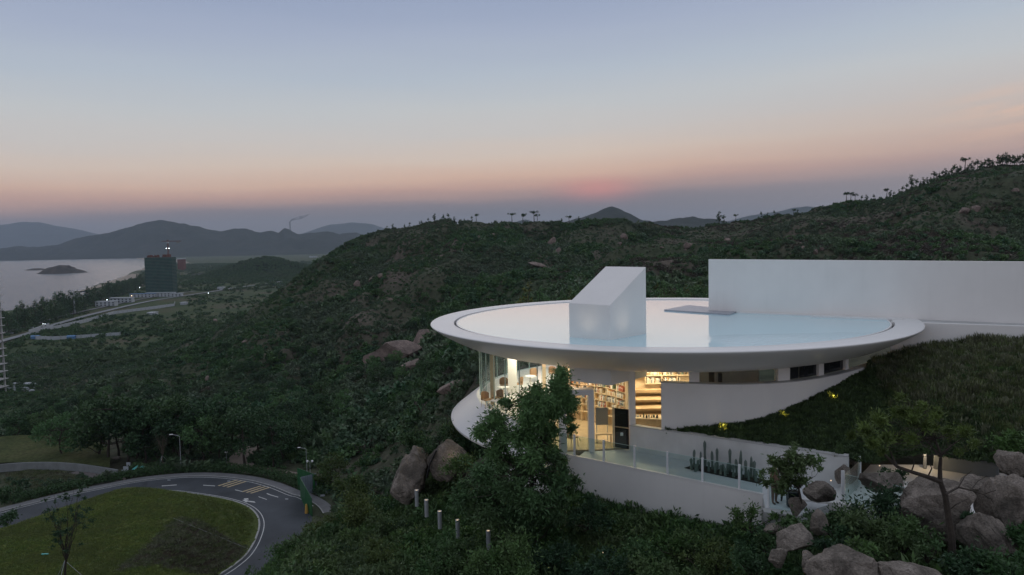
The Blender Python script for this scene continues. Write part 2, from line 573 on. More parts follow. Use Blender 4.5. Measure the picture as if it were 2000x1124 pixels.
M['grass'] = foliage_mat('lawn_blade', [(0.105, 0.164, 0.043), (0.152, 0.205, 0.052), (0.199, 0.220, 0.065)], patch=(0.117, 0.140, 0.048), pscale=0.12)
M['light_bush'] = foliage_mat('light_bush_leaf', [(0.067, 0.103, 0.034), (0.096, 0.130, 0.043)], trans=0.2)


def ground_mat(name, a, b, c, s1, s2):
    m, nt, out = mat(name)
    geo = nt.n('ShaderNodeNewGeometry')
    n1 = nt.n('ShaderNodeTexNoise', i_Scale=s1, i_Detail=7.0, i_Roughness=0.65)
    n2 = nt.n('ShaderNodeTexNoise', i_Scale=s2, i_Detail=6.0, i_Roughness=0.7)
    for n in (n1, n2):
        nt.l(geo.outputs['Position'], n.inputs['Vector'])
    col = nt.ramp(n1.outputs[0], [(0.36, (*a, 1)), (0.52, (*b, 1)), (0.66, (*c, 1))])
    if name == 'hill_ground':                      # flat fields on the coastal plain are green
        sz = nt.n('ShaderNodeSeparateXYZ')
        nt.l(geo.outputs['Position'], sz.inputs[0])
        fz = nt.math('DIVIDE', nt.math('SUBTRACT', -84.0, sz.outputs[2]), 6.0, clamp=True)
        n4 = nt.n('ShaderNodeTexNoise', i_Scale=0.012, i_Detail=5.0)
        nt.l(geo.outputs['Position'], n4.inputs['Vector'])
        col = nt.mix(fz, col, nt.ramp(n4.outputs[0], [(0.38, (0.042, 0.066, 0.030, 1)), (0.52, (0.058, 0.080, 0.034, 1)), (0.64, (0.085, 0.080, 0.052, 1))]))
    col = nt.mix(0.8, col, nt.ramp(n2.outputs[0], [(0.3, (0.4, 0.4, 0.4, 1)), (0.7, (1.5, 1.5, 1.45, 1))]), 'MULTIPLY')
    p = nt.n('ShaderNodeBsdfPrincipled', i_Roughness=0.95)
    p.inputs['Specular IOR Level'].default_value = 0.1
    nt.l(col, p.inputs['Base Color'])
    bp = nt.n('ShaderNodeBump', i_Strength=0.6, i_Distance=0.3)
    nt.l(n2.outputs[0], bp.inputs['Height'])
    nt.l(bp.outputs[0], p.inputs['Normal'])
    nt.l(p.outputs[0], out.inputs[0])
    return m


M['ground'] = ground_mat('hill_ground', (0.046, 0.062, 0.034), (0.066, 0.068, 0.046), (0.105, 0.086, 0.072), 0.02, 0.5)
M['lawn'] = ground_mat('lawn_turf', (0.070, 0.095, 0.030), (0.084, 0.108, 0.034), (0.098, 0.116, 0.040), 0.08, 3.0)
M['bare_bed'] = ground_mat('dry_bed', (0.030, 0.028, 0.018), (0.042, 0.034, 0.024), (0.05, 0.045, 0.028), 0.2, 3.0)
M['rough_lawn'] = ground_mat('rough_lawn', (0.045, 0.060, 0.024), (0.066, 0.078, 0.030), (0.085, 0.088, 0.040), 0.12, 1.5)
M['far_hill'] = ground_mat('far_hill_cover', (0.014, 0.022, 0.015), (0.022, 0.029, 0.019), (0.032, 0.034, 0.026), 0.004, 0.03)
M['sand'] = ground_mat('beach_sand', (0.26, 0.22, 0.18), (0.32, 0.27, 0.22), (0.36, 0.31, 0.26), 0.02, 0.3)


def water_mat(name, base, rough, scale, strength, ior=1.33, dist=0.05, stretch=1.0):
    m, nt, out = mat(name)
    geo = nt.n('ShaderNodeNewGeometry')
    mp = nt.n('ShaderNodeMapping')
    mp.inputs['Scale'].default_value = (1, stretch, 1)
    nt.l(geo.outputs['Position'], mp.inputs[0])
    n1 = nt.n('ShaderNodeTexNoise', i_Scale=scale, i_Detail=4.0, i_Roughness=0.6)
    nt.l(mp.outputs[0], n1.inputs['Vector'])
    p = nt.n('ShaderNodeBsdfPrincipled', i_Roughness=rough, i_IOR=ior)
    p.inputs['Base Color'].default_value = (*base, 1)
    bp = nt.n('ShaderNodeBump', i_Strength=strength, i_Distance=dist)
    nt.l(n1.outputs[0], bp.inputs['Height'])
    nt.l(bp.outputs[0], p.inputs['Normal'])
    nt.l(p.outputs[0], out.inputs[0])
    return m


m_p, nt_p, out_p = mat('pool_water')
_g = nt_p.n('ShaderNodeNewGeometry')
_sx = nt_p.n('ShaderNodeSeparateXYZ')
nt_p.l(_g.outputs['Position'], _sx.inputs[0])
_n1 = nt_p.n('ShaderNodeTexNoise', i_Scale=5.0, i_Detail=3.0)
_n2 = nt_p.n('ShaderNodeTexNoise', i_Scale=5.5, i_Detail=3.0, i_Roughness=0.6)
_n3 = nt_p.n('ShaderNodeTexNoise', i_Scale=0.35, i_Detail=2.0)
for _n in (_n1, _n2, _n3):
    nt_p.l(_g.outputs['Position'], _n.inputs['Vector'])
# a jet keeps the near right part of the water ruffled
_f = nt_p.math('MULTIPLY', nt_p.math('DIVIDE', nt_p.math('SUBTRACT', nt_p.math('ADD', 34.9, nt_p.math('MULTIPLY', nt_p.math('SUBTRACT', _n3.outputs[0], 0.5), 2.0)), _sx.outputs[1]), 1.6, clamp=True),
                nt_p.math('DIVIDE', nt_p.math('SUBTRACT', _sx.outputs[0], 9.0), 1.6, clamp=True))
_h = nt_p.math('ADD', nt_p.math('MULTIPLY', _n1.outputs[0], 0.05), nt_p.math('MULTIPLY', nt_p.math('MULTIPLY', _n2.outputs[0], _f), 3.0))
_b = nt_p.n('ShaderNodeBump', i_Strength=1.0, i_Distance=0.022)
nt_p.l(_h, _b.inputs['Height'])
_p = nt_p.n('ShaderNodeBsdfPrincipled', i_Roughness=0.03, i_IOR=1.6)
_p.inputs['Base Color'].default_value = (0.56, 0.80, 0.86, 1)
nt_p.l(_b.outputs[0], _p.inputs['Normal'])
nt_p.l(_p.outputs[0], out_p.inputs[0])
M['pool'] = m_p
M['sea'] = water_mat('sea_water', (0.085, 0.105, 0.122), 0.16, 0.03, 1.0, 1.33, 5.0, 3.2)


# ------------------------------------------------------------------ noise in numpy
def vnoise(x, y, seed=0):
    xi, yi = np.floor(x).astype(np.int64), np.floor(y).astype(np.int64)
    xf, yf = x - xi, y - yi
    u, v = xf * xf * (3 - 2 * xf), yf * yf * (3 - 2 * yf)

    def h(a, b):
        n = (a * 374761393 + b * 668265263 + seed * 974634777) & 0x7fffffff
        n = ((n ^ (n >> 13)) * 1274126177) & 0x7fffffff
        return ((n ^ (n >> 16)) & 0xffff) / 65535.0
    return (h(xi, yi) * (1 - u) + h(xi + 1, yi) * u) * (1 - v) + (h(xi, yi + 1) * (1 - u) + h(xi + 1, yi + 1) * u) * v


def fbm(x, y, oct=5, seed=0):
    s, a, t = 0, 1.0, 0
    for i in range(oct):
        s = s + a * (vnoise(x, y, seed + i) - 0.5)
        t += a
        x, y, a = x * 2.03, y * 2.03, a * 0.5
    return s / t * 2


# ------------------------------------------------------------------ the terrain: one ground sheet from the near bank to the plain and the hills
RZ = -43.0     # level of the road terrace
Z = lambda Y, z: (Y, None, z)
ROAD = [Z(80, RZ), Z(138, RZ)]
PLAIN = [Z(1000, -93), Z(12000, -94)]
cols = {
    -900: [Z(5, -16), Z(30, -24), Z(60, -40)] + ROAD + [Z(180, -50), Z(300, -92), Z(600, -94), Z(900, -103), Z(12000, -104)],
    -250: [Z(5, -15), Z(30, -22), Z(60, -39)] + ROAD + [Z(180, -50), Z(320, -92), Z(800, -94), Z(960, -103), Z(12000, -104)],
    0: [Z(5, -14), Z(30, -20), Z(60, -37)] + ROAD + [Z(150, -44.5), Z(200, -48), Z(260, -62), Z(400, -92), Z(1080, -94), Z(1190, -96.5), Z(1230, -102), Z(12000, -104)],
    110: [Z(5, -14), Z(30, -19), Z(60, -36)] + ROAD + [Z(150, -44.3), Z(200, -47), Z(260, -57), Z(430, -92), Z(1300, -94), Z(1440, -96.5), Z(1480, -102), Z(12000, -104)],
    200: [Z(5, -14), Z(30, -18), Z(60, -35)] + ROAD + [Z(190, -44.5), Z(270, -55), Z(420, -82), Z(540, -92), Z(1900, -94), Z(2150, -96.5), Z(2250, -102), Z(12000, -104)],
    270: [Z(5, -14), Z(30, -17.5), Z(60, -34)] + ROAD + [Z(180, -43.8), Z(280, -53), Z(440, -72), Z(600, -92), Z(3000, -94), Z(3300, -96.5), Z(3500, -100), Z(12000, -103)],
    300: [Z(5, -14), Z(30, -17), Z(60, -33)] + ROAD + [Z(180, -43.5), Z(290, -52), Z(440, -68), Z(620, -92)] + PLAIN,
    350: [Z(5, -13), Z(30, -16.5), Z(55, -31)] + ROAD + [Z(180, -43.5), Z(290, -51), Z(430, -60), (560, 668), Z(720, -91)] + PLAIN,
    470: [Z(5, -12), Z(26, -13.6), (38, 1135), Z(55, -32)] + ROAD + [Z(180, -44), (300, 700), (400, 640), (500, 598), Z(620, -75), Z(760, -91)] + PLAIN,
    560: [Z(5, -12), Z(28, -13.6), (42, 1072), Z(58, -31)] + ROAD + [Z(180, -43), (290, 690), (400, 605), (520, 556), Z(640, -60), Z(820, -91)] + PLAIN,
    620: [Z(5, -12), Z(30, -14), (45, 1015), Z(62, -30)] + ROAD + [Z(180, -42), (280, 690), (400, 580), (550, 518), Z(720, -60), Z(950, -91)] + PLAIN,
    700: [Z(5, -12), Z(30, -13.8), (46, 985), Z(66, -28), Z(88, -42), Z(138, -42.5), Z(170, -41), (250, 690), (350, 585), (450, 525), (600, 468), Z(760, -40), Z(1000, -91), Z(12000, -94)],
    780: [Z(5, -12), Z(28, -13.5), (40, 965), Z(60, -25), Z(95, -38), Z(140, -37), (200, 730), (300, 630), (450, 515), (600, 447), Z(760, -30), Z(1100, -91), Z(12000, -94)],
    860: [Z(5, -12), Z(28, -13.3), (42, 915), Z(60, -21), Z(95, -28), Z(130, -28), (165, 712), (210, 650), (330, 560), (450, 490), (580, 433), Z(760, -30), Z(1300, -91), Z(12000, -94)],
    930: [Z(5, -12), Z(28, -13.2), Z(42, -13.6), Z(60, -17), Z(90, -22), Z(140, -20), (220, 615), (330, 548), (450, 484), (580, 437), Z(760, -30), Z(1300, -91), Z(12000, -94)],
    1000: [Z(5, -12), Z(28, -13.0), Z(42, -12.8), Z(60, -13), Z(90, -16), Z(140, -15.5), (220, 590), (330, 535), (450, 478), (580, 437), Z(760, -30), Z(1300, -91), Z(12000, -94)],
    1110: [Z(5, -12), Z(24, -13.2), Z(34, -12.9), Z(45, -12), Z(60, -11), Z(90, -12.5), Z(140, -12.5), (220, 556), (330, 520), (450, 470), (580, 439), Z(760, -30), Z(1300, -91), Z(12000, -94)],
    1240: [Z(5, -12), Z(24, -13.0), Z(31, -12.9), Z(45, -11.6), Z(60, -11), Z(90, -11), Z(140, -11), (220, 550), (330, 515), (450, 468), (560, 434), Z(760, -30), Z(1300, -91), Z(12000, -94)],
    1340: [Z(5, -12), Z(24, -12.8), Z(30, -12.8), Z(45, -11.6), Z(60, -11), Z(90, -10.5), Z(140, -10.5), (220, 548), (330, 512), (450, 470), (550, 447), Z(760, -30), Z(1300, -91), Z(12000, -94)],
    1410: [Z(5, -11.5), Z(24, -12.6), Z(29, -12.8), Z(45, -11.6), Z(60, -11), Z(140, -10.5), (220, 535), (330, 508), (450, 466), (540, 441), Z(760, -30), Z(1300, -91), Z(12000, -94)],
    1500: [Z(5, -11), Z(22, -12.0), Z(27, -12.6), Z(45, -11.6), Z(60, -11), Z(140, -10.5), (220, 525), (330, 495), (430, 455), (520, 424), Z(740, -30), Z(1300, -91), Z(12000, -94)],
    1610: [Z(5, -9.5), Z(18, -10.6), Z(24, -11.8), Z(29, -11.9), Z(45, -11.6), Z(60, -11), Z(140, -10), (220, 520), (330, 475), (420, 440), (500, 406), Z(700, 0), Z(1300, -91), Z(12000, -94)],
    1745: [Z(5, -8.5), Z(17, -10.0), Z(23, -11.2), Z(28, -11.6), Z(36, -11.2), Z(60, -9), Z(140, -9.5), (220, 515), (300, 440), (345, 425), (400, 422), (480, 388), Z(700, 10), Z(1300, -91), Z(12000, -94)],
    1850: [Z(5, -8), Z(17, -9.8), Z(23, -10.9), Z(28, -11.5), Z(36, -11), Z(60, -9), Z(140, -9), (210, 508), (280, 420), (330, 372), (375, 376), (460, 350), Z(700, 20), Z(1300, -91), Z(12000, -94)],
    2000: [Z(5, -7.5), Z(17, -9.4), Z(23, -10.4), Z(28, -11.4), Z(36, -10.6), Z(60, -9), Z(140, -8), (210, 505), (280, 400), (330, 346), (380, 350), (450, 327), Z(700, 30), Z(1300, -91), Z(12000, -94)],
    2300: [Z(5, -7), Z(17, -9), Z(28, -9.6), Z(60, -8.5), Z(140, -6), (210, 490), (280, 370), (330, 310), (380, 312), (450, 290), Z(700, 40), Z(1300, -91), Z(12000, -94)],
    2900: [Z(5, -7), Z(17, -8.5), Z(28, -9), Z(60, -8), Z(140, -4), (210, 470), (330, 290), (450, 270), Z(700, 40), Z(1300, -91), Z(12000, -94)],
}
HZ0 = 562 - FOC * math.tan(PITCH)


def u_of(px):
    return ray(px, HZ0 - (px - 1000) * math.tan(ROLL)).x


NU, NL = 381, 330
U = np.linspace(u_of(-900), u_of(2900), NU)
LY = np.linspace(math.log(5.0), math.log(12000.0), NL)
keyU, prof = [], []
for px in sorted(cols):
    ys, zs = [], []
    for Yk, py, *zz in cols[px]:
        ys.append(math.log(Yk))
        zs.append(zz[0] if py is None else ray(px, py).z * Yk)
    keyU.append(u_of(px))
    prof.append(np.interp(LY, ys, zs))
prof = np.array(prof)
H = np.empty((NL, NU))
for i in range(NL):
    H[i] = np.interp(U, keyU, prof[:, i])


def blur(A, sig, axis):
    r = int(sig * 3)
    k = np.exp(-0.5 * (np.arange(-r, r + 1) / sig) ** 2)
    k /= k.sum()
    P = np.pad(A, [(r, r) if a == axis else (0, 0) for a in (0, 1)], mode='edge')
    out = np.zeros_like(A)
    n = A.shape[axis]
    for j, kk in enumerate(k):
        out += kk * (P[j:j + n] if axis == 0 else P[:, j:j + n])
    return out


H = blur(blur(H, 3.0, 1), 1.3, 0)
YY = np.exp(LY)[:, None] * np.ones((1, NU))
XX = YY * U[None, :]
far = np.clip((YY - 145) / 120, 0, 1)
rise = np.clip((H + 90) / 30, 0.05, 1)
H += far * rise * (fbm(XX / 95, YY / 95, 5, 3) * 9.0 + fbm(XX / 24, YY / 24, 3, 9) * 2.6 - np.maximum(0, 0.30 - np.abs(fbm(XX / 60 + 7, YY / 90, 4, 33))) * 40.0)
skyline = [(350, 665), (420, 640), (470, 612), (520, 586), (560, 556), (600, 526), (640, 500), (680, 476), (700, 466), (740, 452), (780, 447), (820, 440), (860, 432), (900, 434), (940, 436), (1000, 435), (1060, 437), (1110, 438), (1150, 434), (1200, 431),
           (1240, 434), (1300, 442), (1340, 448), (1370, 445), (1400, 439), (1440, 435), (1500, 425), (1560, 419), (1610, 404), (1650, 396), (1700, 395), (1740, 389), (1770, 374), (1810, 360), (1850, 348), (1900, 334), (1950, 324), (2000, 323), (2100, 312)]
su = np.array([u_of(p[0]) for p in skyline])
st = np.array([ray(*p).z for p in skyline])
band_ = (YY > 330) & (YY < 680)
ang = np.where(band_, H / YY, -9)
kmax = ang.argmax(0)
cur = ang.max(0)
want = np.interp(U, su, st)
dl = np.where((U > su[0]) & (U < su[-1]), want - cur, 0)
ycr = np.exp(LY)[kmax]
wgt = np.exp(-0.5 * (np.log(YY / ycr[None, :]) / np.where(YY < ycr[None, :], 0.16, 0.22)) ** 2)
H += blur((dl[None, :] * YY * wgt), 1.5, 1)
near = np.clip((75 - YY) / 20, 0, 1)
H += near * fbm(XX / 5, YY / 5, 4, 21) * 0.35


def ground_z(x, y):
    x, y = np.asarray(x, float), np.asarray(y, float)
    fu = np.clip((x / y - U[0]) / (U[1] - U[0]), 0, NU - 1.001)
    fl = np.clip((np.log(y) - LY[0]) / (LY[1] - LY[0]), 0, NL - 1.001)
    iu, il = fu.astype(int), fl.astype(int)
    a, b = fu - iu, fl - il
    return (H[il, iu] * (1 - a) + H[il, iu + 1] * a) * (1 - b) + (H[il + 1, iu] * (1 - a) + H[il + 1, iu + 1] * a) * b


def gz(x, y):
    return float(ground_z(np.array([x]), np.array([y]))[0])


def on_ground(px, py, y0=20, y1=9000):
    """first terrain point met by a ray"""
    r = ray(px, py)
    ys = np.exp(np.linspace(math.log(y0), math.log(y1), 900))
    d = r.z * ys - ground_z(r.x * ys, ys)
    k = np.argmax(d < 0)
    Yh = ys[k] if d[k] < 0 else ys[-1]
    return Vector((r.x * Yh, Yh, gz(r.x * Yh, Yh)))


idx = np.arange(NL * NU).reshape(NL, NU)
Fq = np.stack([idx[:-1, :-1], idx[:-1, 1:], idx[1:, 1:], idx[1:, :-1]], -1).reshape(-1, 4)
ground = link(bpy.data.objects.new('ground', np_mesh('ground', np.stack([XX, YY, H], -1).reshape(-1, 3), Fq, M['ground'], True)))
tag(ground, kind='structure')

# sea
sea = MB().add([(-30000, 300, -97), (9000, 300, -97), (9000, 30000, -97), (-30000, 30000, -97)], [(0, 1, 2, 3)]).build('sea', M['sea'])
tag(sea, kind='structure')
# ------------------------------------------------------------------ the far land: headland, islets, hazy ranges
def ridge(name, crest, Y, front, depth, base, seed, amp, step=14, relief=True):
    """a range of hills: crest sighted at distance Y, slopes to the base level in front and behind"""
    pxs = np.arange(crest[0][0], crest[-1][0] + 1, step, dtype=float)
    cy = np.interp(pxs, [c[0] for c in crest], [c[1] for c in crest])
    ts = np.concatenate([np.linspace(-1, 0, 26), np.linspace(0.12, 1, 8)])
    V = []
    for t in ts:
        for px, y in zip(pxs, cy):
            r = ray(px, y)
            Yt = Y + (t * front if t < 0 else t * depth)
            ztop = r.z * Y
            s = abs(t)
            k = (1 - s) ** 1.25 if t < 0 else (1 - s)
            x = r.x * Yt
            nzv = float(fbm(np.array([x / amp / 9]), np.array([Yt / amp / 9]), 5, seed)[0])
            zz = base + (ztop - base) * k + nzv * amp * (min(1, 2.2 * s + 0.12) * (1 - s) * 3.2 + 0.12) + (float(fbm(np.array([x / amp / 1.6]), np.array([Yt / amp / 1.6]), 3, seed + 9)[0]) * amp * 0.30 * (1 - s))
            V.append((x, Yt, zz if s < 1 else base - 8))
    n, m = len(pxs), len(ts)
    I = np.arange(n * m).reshape(m, n)
    Q = np.stack([I[:-1, :-1], I[:-1, 1:], I[1:, 1:], I[1:, :-1]], -1).reshape(-1, 4)
    o = link(bpy.data.objects.new(name, np_mesh(name, V, Q, M['far_hill'], True)))
    return tag(o, kind='structure')


ridge('headland_hill', [(-60, 492), (0, 487), (30, 481), (60, 484), (110, 480), (150, 464), (180, 459), (210, 456), (250, 444), (285, 434), (310, 431), (340, 434),
                        (380, 440), (405, 447), (430, 453), (455, 448), (480, 449), (505, 455), (530, 451), (545, 455), (555, 447), (566, 449), (580, 457), (610, 454),
                        (640, 452), (665, 458), (690, 464), (760, 474)], 9000, 1150, 2600, -94, 41, 40, 4)
ridge('far_mountain', [(-120, 444), (-40, 438), (0, 440), (45, 433), (75, 435), (110, 440), (150, 449), (200, 460), (240, 478)], 19000, 2600, 2500, -96, 43, 70)
ridge('far_mountain', [(560, 466), (600, 452), (640, 440), (690, 433), (725, 437), (760, 449), (810, 470)], 19500, 2600, 2500, -94, 45, 60)
ridge('distant_hill', [(640, 468), (662, 457), (690, 454), (715, 461), (740, 470), (800, 474)], 9800, 1500, 1600, -94, 47, 40)
ridge('distant_hill', [(985, 445), (1005, 434), (1026, 428), (1045, 434), (1065, 446)], 9000, 1200, 1600, -94, 48, 30, 6)
ridge('peak_hill', [(1040, 448), (1070, 440), (1105, 435), (1130, 427), (1155, 419), (1180, 409), (1196, 405), (1212, 410), (1232, 418), (1252, 428), (1275, 432), (1300, 430),
                    (1325, 426), (1350, 423), (1380, 426), (1405, 430), (1440, 440), (1480, 448)], 5200, 900, 1800, -94, 51, 26, 6)
ridge('far_mountain', [(1380, 440), (1425, 430), (1455, 424), (1485, 419), (1520, 412), (1545, 407), (1575, 404), (1600, 405), (1640, 415), (1700, 430)], 12500, 2000, 2400, -94, 53, 60)


M['islet'] = rock_mat('islet_rock', (0.075, 0.065, 0.055), (0.04, 0.042, 0.034), (0.12, 0.10, 0.085), 0.03)


def islet(name, crest, Y, label):
    m = MB()
    n = len(crest)
    wdt = abs(crest[-1][0] - crest[0][0]) / FOC * Y
    rows = 9
    for j in range(rows):
        s = -1 + 2 * j / (rows - 1)
        for i, (px, py) in enumerate(crest):
            p = PY(px, py, Y)
            h = (p.z + 97.0) * math.sqrt(max(0, 1 - s * s))
            yy = Y + s * wdt * 0.35 * math.sin(PI * (i + 0.5) / n)
            m.v.append((p.x, yy, -97.6 + h * (0.8 + 0.4 * random.random()) + 0.5))
    for j in range(rows - 1):
        for i in range(n - 1):
            a = j * n + i
            m.f.append((a, a + 1, a + n + 1, a + n))
    o = m.build(name, M['islet'], smooth=True)
    return tag(o, label, 'islet')


_Yi = PZ(110, 534, -97).y
islet('rocky_islet', [(72, 534.5), (80, 533), (88, 530), (95, 525), (103, 523), (110, 520), (116, 521), (122, 519.5), (130, 520), (134, 524), (142, 526), (150, 527), (158, 529), (166, 532), (176, 533.5)], _Yi,
      'larger dark rocky islet with a humped top in the bay')
islet('rocky_islet', [(48, 528.5), (56, 527), (66, 525), (76, 524.5), (86, 526), (92, 528)], PZ(70, 528, -97).y, 'smaller low rocky islet behind the humped one in the bay')

# beach along the bay
sh = [(150, 570), (200, 555), (228, 545), (255, 536), (275, 528), (287, 519), (288, 510), (262, 504)]
bm = MB()
pts = [PZ(x, y, -96.3) for x, y in sh]
for i, p in enumerate(pts):
    d = (pts[min(i + 1, len(pts) - 1)] - pts[max(i - 1, 0)]).normalized()
    nrm = Vector((d.y, -d.x, 0))
    wd = [25, 45, 60, 110, 170, 240, 260, 200][i]
    bm.v += [tuple(p), tuple(p + nrm * wd + Vector((0, 0, 2.8)))]
bm.f = [(2 * i, 2 * i + 1, 2 * i + 3, 2 * i + 2) for i in range(len(pts) - 1)]
tag(bm.build('beach', M['sand']), kind='structure')

# power station chimney with its drifting smoke
CHY = 11200
_c = PY(567, 456, CHY)
ch = MB().tube([(_c.x, CHY, -90), (_c.x, CHY, _c.z - 20), (_c.x, CHY, PY(567, 433, CHY).z)], [13, 11, 8], 10).build('chimney', M['slab_far'])
tag(ch, 'tall thin chimney behind the headland ridge trailing smoke', 'chimney')
m_s, nt_s, out_s = mat('thin_smoke')
tr = nt_s.n('ShaderNodeBsdfTransparent')
df = nt_s.n('ShaderNodeBsdfDiffuse')
df.inputs[0].default_value = (0.16, 0.17, 0.18, 1)
mxs = nt_s.n('ShaderNodeMixShader')
gs = nt_s.n('ShaderNodeNewGeometry')
ns = nt_s.n('ShaderNodeTexNoise', i_Scale=0.02, i_Detail=4.0)
nt_s.l(gs.outputs['Position'], ns.inputs['Vector'])
nt_s.l(nt_s.math('MULTIPLY', nt_s.math('SUBTRACT', ns.outputs[0], 0.25), 1.1, clamp=True), mxs.inputs[0])
nt_s.l(tr.outputs[0], mxs.inputs[1])
nt_s.l(df.outputs[0], mxs.inputs[2])
nt_s.l(mxs.outputs[0], out_s.inputs[0])
sp = [PY(a, b, CHY) for a, b in ((567, 433), (570, 430), (577, 428), (586, 425.5), (596, 422.5), (606, 418))]
sm = MB().tube(sp, [8, 14, 20, 24, 16, 3], 10).build('smoke', m_s, smooth=True)
tag(sm, kind='stuff', label='thin grey smoke drifting right from the chimney', cat='smoke')

# ------------------------------------------------------------------ the library building
C0 = Vector((9.06, 43.39, 0))
FL = -10.42


def cyl(px, py, R):
    r = ray(px, py)
    A = r.x ** 2 + 1
    B = -2 * (r.x * C0.x + C0.y)
    c = C0.x ** 2 + C0.y ** 2 - R * R
    D = max(B * B - 4 * A * c, 0)
    return r * ((-B - math.sqrt(D)) / 2 / A)


lib = thing('library_building', 'round white library with a flooded disc roof and lit glass rooms below', 'library', (C0.x, C0.y, FL))


def part(mb, name, material, parent=None, smooth=False, bevel=0.0):
    par = parent or lib
    o = mb.build(name, material, None, smooth, bevel)
    o.parent = par
    mw = Matrix.Identity(4)
    q = par
    while q is not None:
        mw = Matrix.Translation(q.location) @ q.rotation_euler.to_matrix().to_4x4() @ mw if q.parent is None else mw
        q = q.parent
    o.matrix_parent_inverse = mw.inverted()
    return o


def lathe(prof, **k):
    return MB().lathe(prof, C0.x, C0.y, **k)


part(lathe([(12.62, -5.02), (12.62, -4.775), (12.66, -4.757), (13.1, -4.735), (13.6, -4.73), (13.90, -4.742), (13.965, -4.752), (13.99, -4.772), (13.995, -4.80), (13.97, -4.84), (13.9, -4.90),
            (13.5, -5.17), (12.9, -5.50), (12.2, -5.83), (11.6, -6.02), (11.0, -6.17), (10.2, -6.27), (9.2, -6.31)], n=240), 'roof_rim', M['roof_white'], smooth=True)
part(lathe([(9.2, -6.315), (4, -6.33), (0.05, -6.33)], n=96), 'ceiling', M['soffit'])
part(lathe([(12.615, -5.0), (12.44, -5.0)], n=160), 'overflow_channel', M['dark_gap'])
part(lathe([(12.475, -5.05), (12.475, -4.795), (12.40, -4.795), (12.40, -5.05)], n=200), 'pool_edge', M['roof_white'])
pool = lathe([(12.41, -4.805), (8, -4.805), (4, -4.805), (0.02, -4.805)], n=160).build('pool_water', M['pool'])
tag(pool, kind='structure')
pool['label'] = 'still sheet of water covering the round white roof'
part(lathe([(12.42, -5.02), (0.02, -5.02)], n=96), 'pool_floor', M['roof_white'])

# skylight tower: passes down through the roof
qL, qF, qR = Vector((2.80, 35.22)), Vector((4.64, 33.86)), Vector((6.765, 35.93))
qB = qL + qR - qF
sky_t = part(MB().prism([qL, qF, qR, qB], [-7.0] * 4, [-3.10, -3.14, -1.42, -1.40]), 'skylight_tower', M['white'], bevel=0.012)
_e = (qF - qL).normalized()
_n = (qB - qL).normalized()
g0, g1 = qL + _e * 0.22 + _n * 0.10, qF - _e * 0.06 + _n * 0.10
zt = lambda p: -3.12 + (1.70 / 3.0) * ((p - qL).dot(_n))
part(MB().prism([g0, g1, g1 + _n * 0.12, g0 + _n * 0.12], -3.2, [zt(g0) + 0.014, zt(g1) + 0.014, zt(g1 + _n * 0.12) + 0.014, zt(g0 + _n * 0.12) + 0.014]), 'groove', M['dark_gap'], sky_t)

# stepping platform and ledges in the water, against the wall
part(MB().prism([PZ(1297, 605, -4.72), PZ(1424, 613.5, -4.72), PZ(1446, 606, -4.72), PZ(1345, 596, -4.72)], -4.84, -4.72), 'stone_platform', M['slate'], bevel=0.01)

# long white wall cutting across the roof
WA, WB = Vector((12.72, 46.04)), Vector((31.0, 33.52))
ww = MB().obox(WA, WB, 0.32, -6.4, -1.41, None, -1.64).build('freestanding_wall', M['white_wall'], bevel=0.012)
tag(ww, 'long plain white wall rising from the pool roof towards the hillside', 'wall')
wd_ = (WB - WA).normalized()
wn_ = Vector((wd_.y, -wd_.x))
l0, l1 = WA + wd_ * 2.05, WA + wd_ * 6.4
part(MB().obox(l0, l1, (-0.30, -0.006), -4.9, -4.745), 'pool_ledge', M['roof_white'])
l2, l3 = WA + wd_ * 6.4, WA + wd_ * 11.2
part(MB().obox(l2, l3, (-0.85, -0.006), -4.9, -4.72), 'pool_ledge', M['roof_white'])
# lower wall that carries on to the right of the disc
a1, b1 = PZ(1740, 629, -4.76), PZ(2000, 637.5, -4.76)
b1 = a1 + (b1 - a1) * 1.6
lw = MB().obox(a1, b1, 0.30, -8.2, -4.76).build('low_wall', M['white_wall'], bevel=0.01)
tag(lw, 'low white wall emerging behind the roof rim below the long wall', 'wall')
lg = MB().prism([a1 + Vector((0.2, .31, 0)), b1 + Vector((0.2, .31, 0)), Vector((WB.x, WB.y - 0.02, 0)) + Vector((8, -5.4, 0)), Vector((WA.x + wd_.x * 11.5, WA.y + wd_.y * 11.5 - 0.02, 0))], -5.1, -4.79)
part(lg, 'gutter_ledge', M['concrete'])

# lower disc: flared white skirt round the glass rooms
part(lathe([(11.02, -9.3), (11.35, -9.22), (11.8, -9.52), (12.4, -9.98), (12.85, -10.33), (12.93, -10.42), (12.90, -10.54), (12.6, -10.72), (11.6, -11.0), (10.4, -11.2)],
           a0=math.radians(52), a1=math.radians(232), n=150), 'lower_disc', M['roof_white'], smooth=True)
fl_poly = [(C0.x + 11.0 * math.cos(a_), C0.y + 11.0 * math.sin(a_)) for a_ in np.radians(np.linspace(-42, 222, 60))]
fl_poly += [(PY(q, 870, 34.9).x, 34.9) for q in (1107, 1160)] + [(5.55, 35.15), (6.1, 35.3), (8.0, 34.6), (10.0, 33.9), (12.5, 33.8)]
part(MB().prism(fl_poly, FL - 0.25, FL), 'floor', M['wood_floor'])
# raised reading gallery along the left and back of the room
arc = [(C0.x + 11.0 * math.cos(a), C0.y + 11.0 * math.sin(a)) for a in np.radians(np.linspace(62, 222, 48))]
gal = [Vector(p) for p in arc] + [Vector((2.2, 38.6)), Vector((3.6, 43.2)), Vector((8.0, 49.5))]
part(MB().prism(gal, FL + 0.01, -9.25), 'gallery_floor', M['pale_floor'])

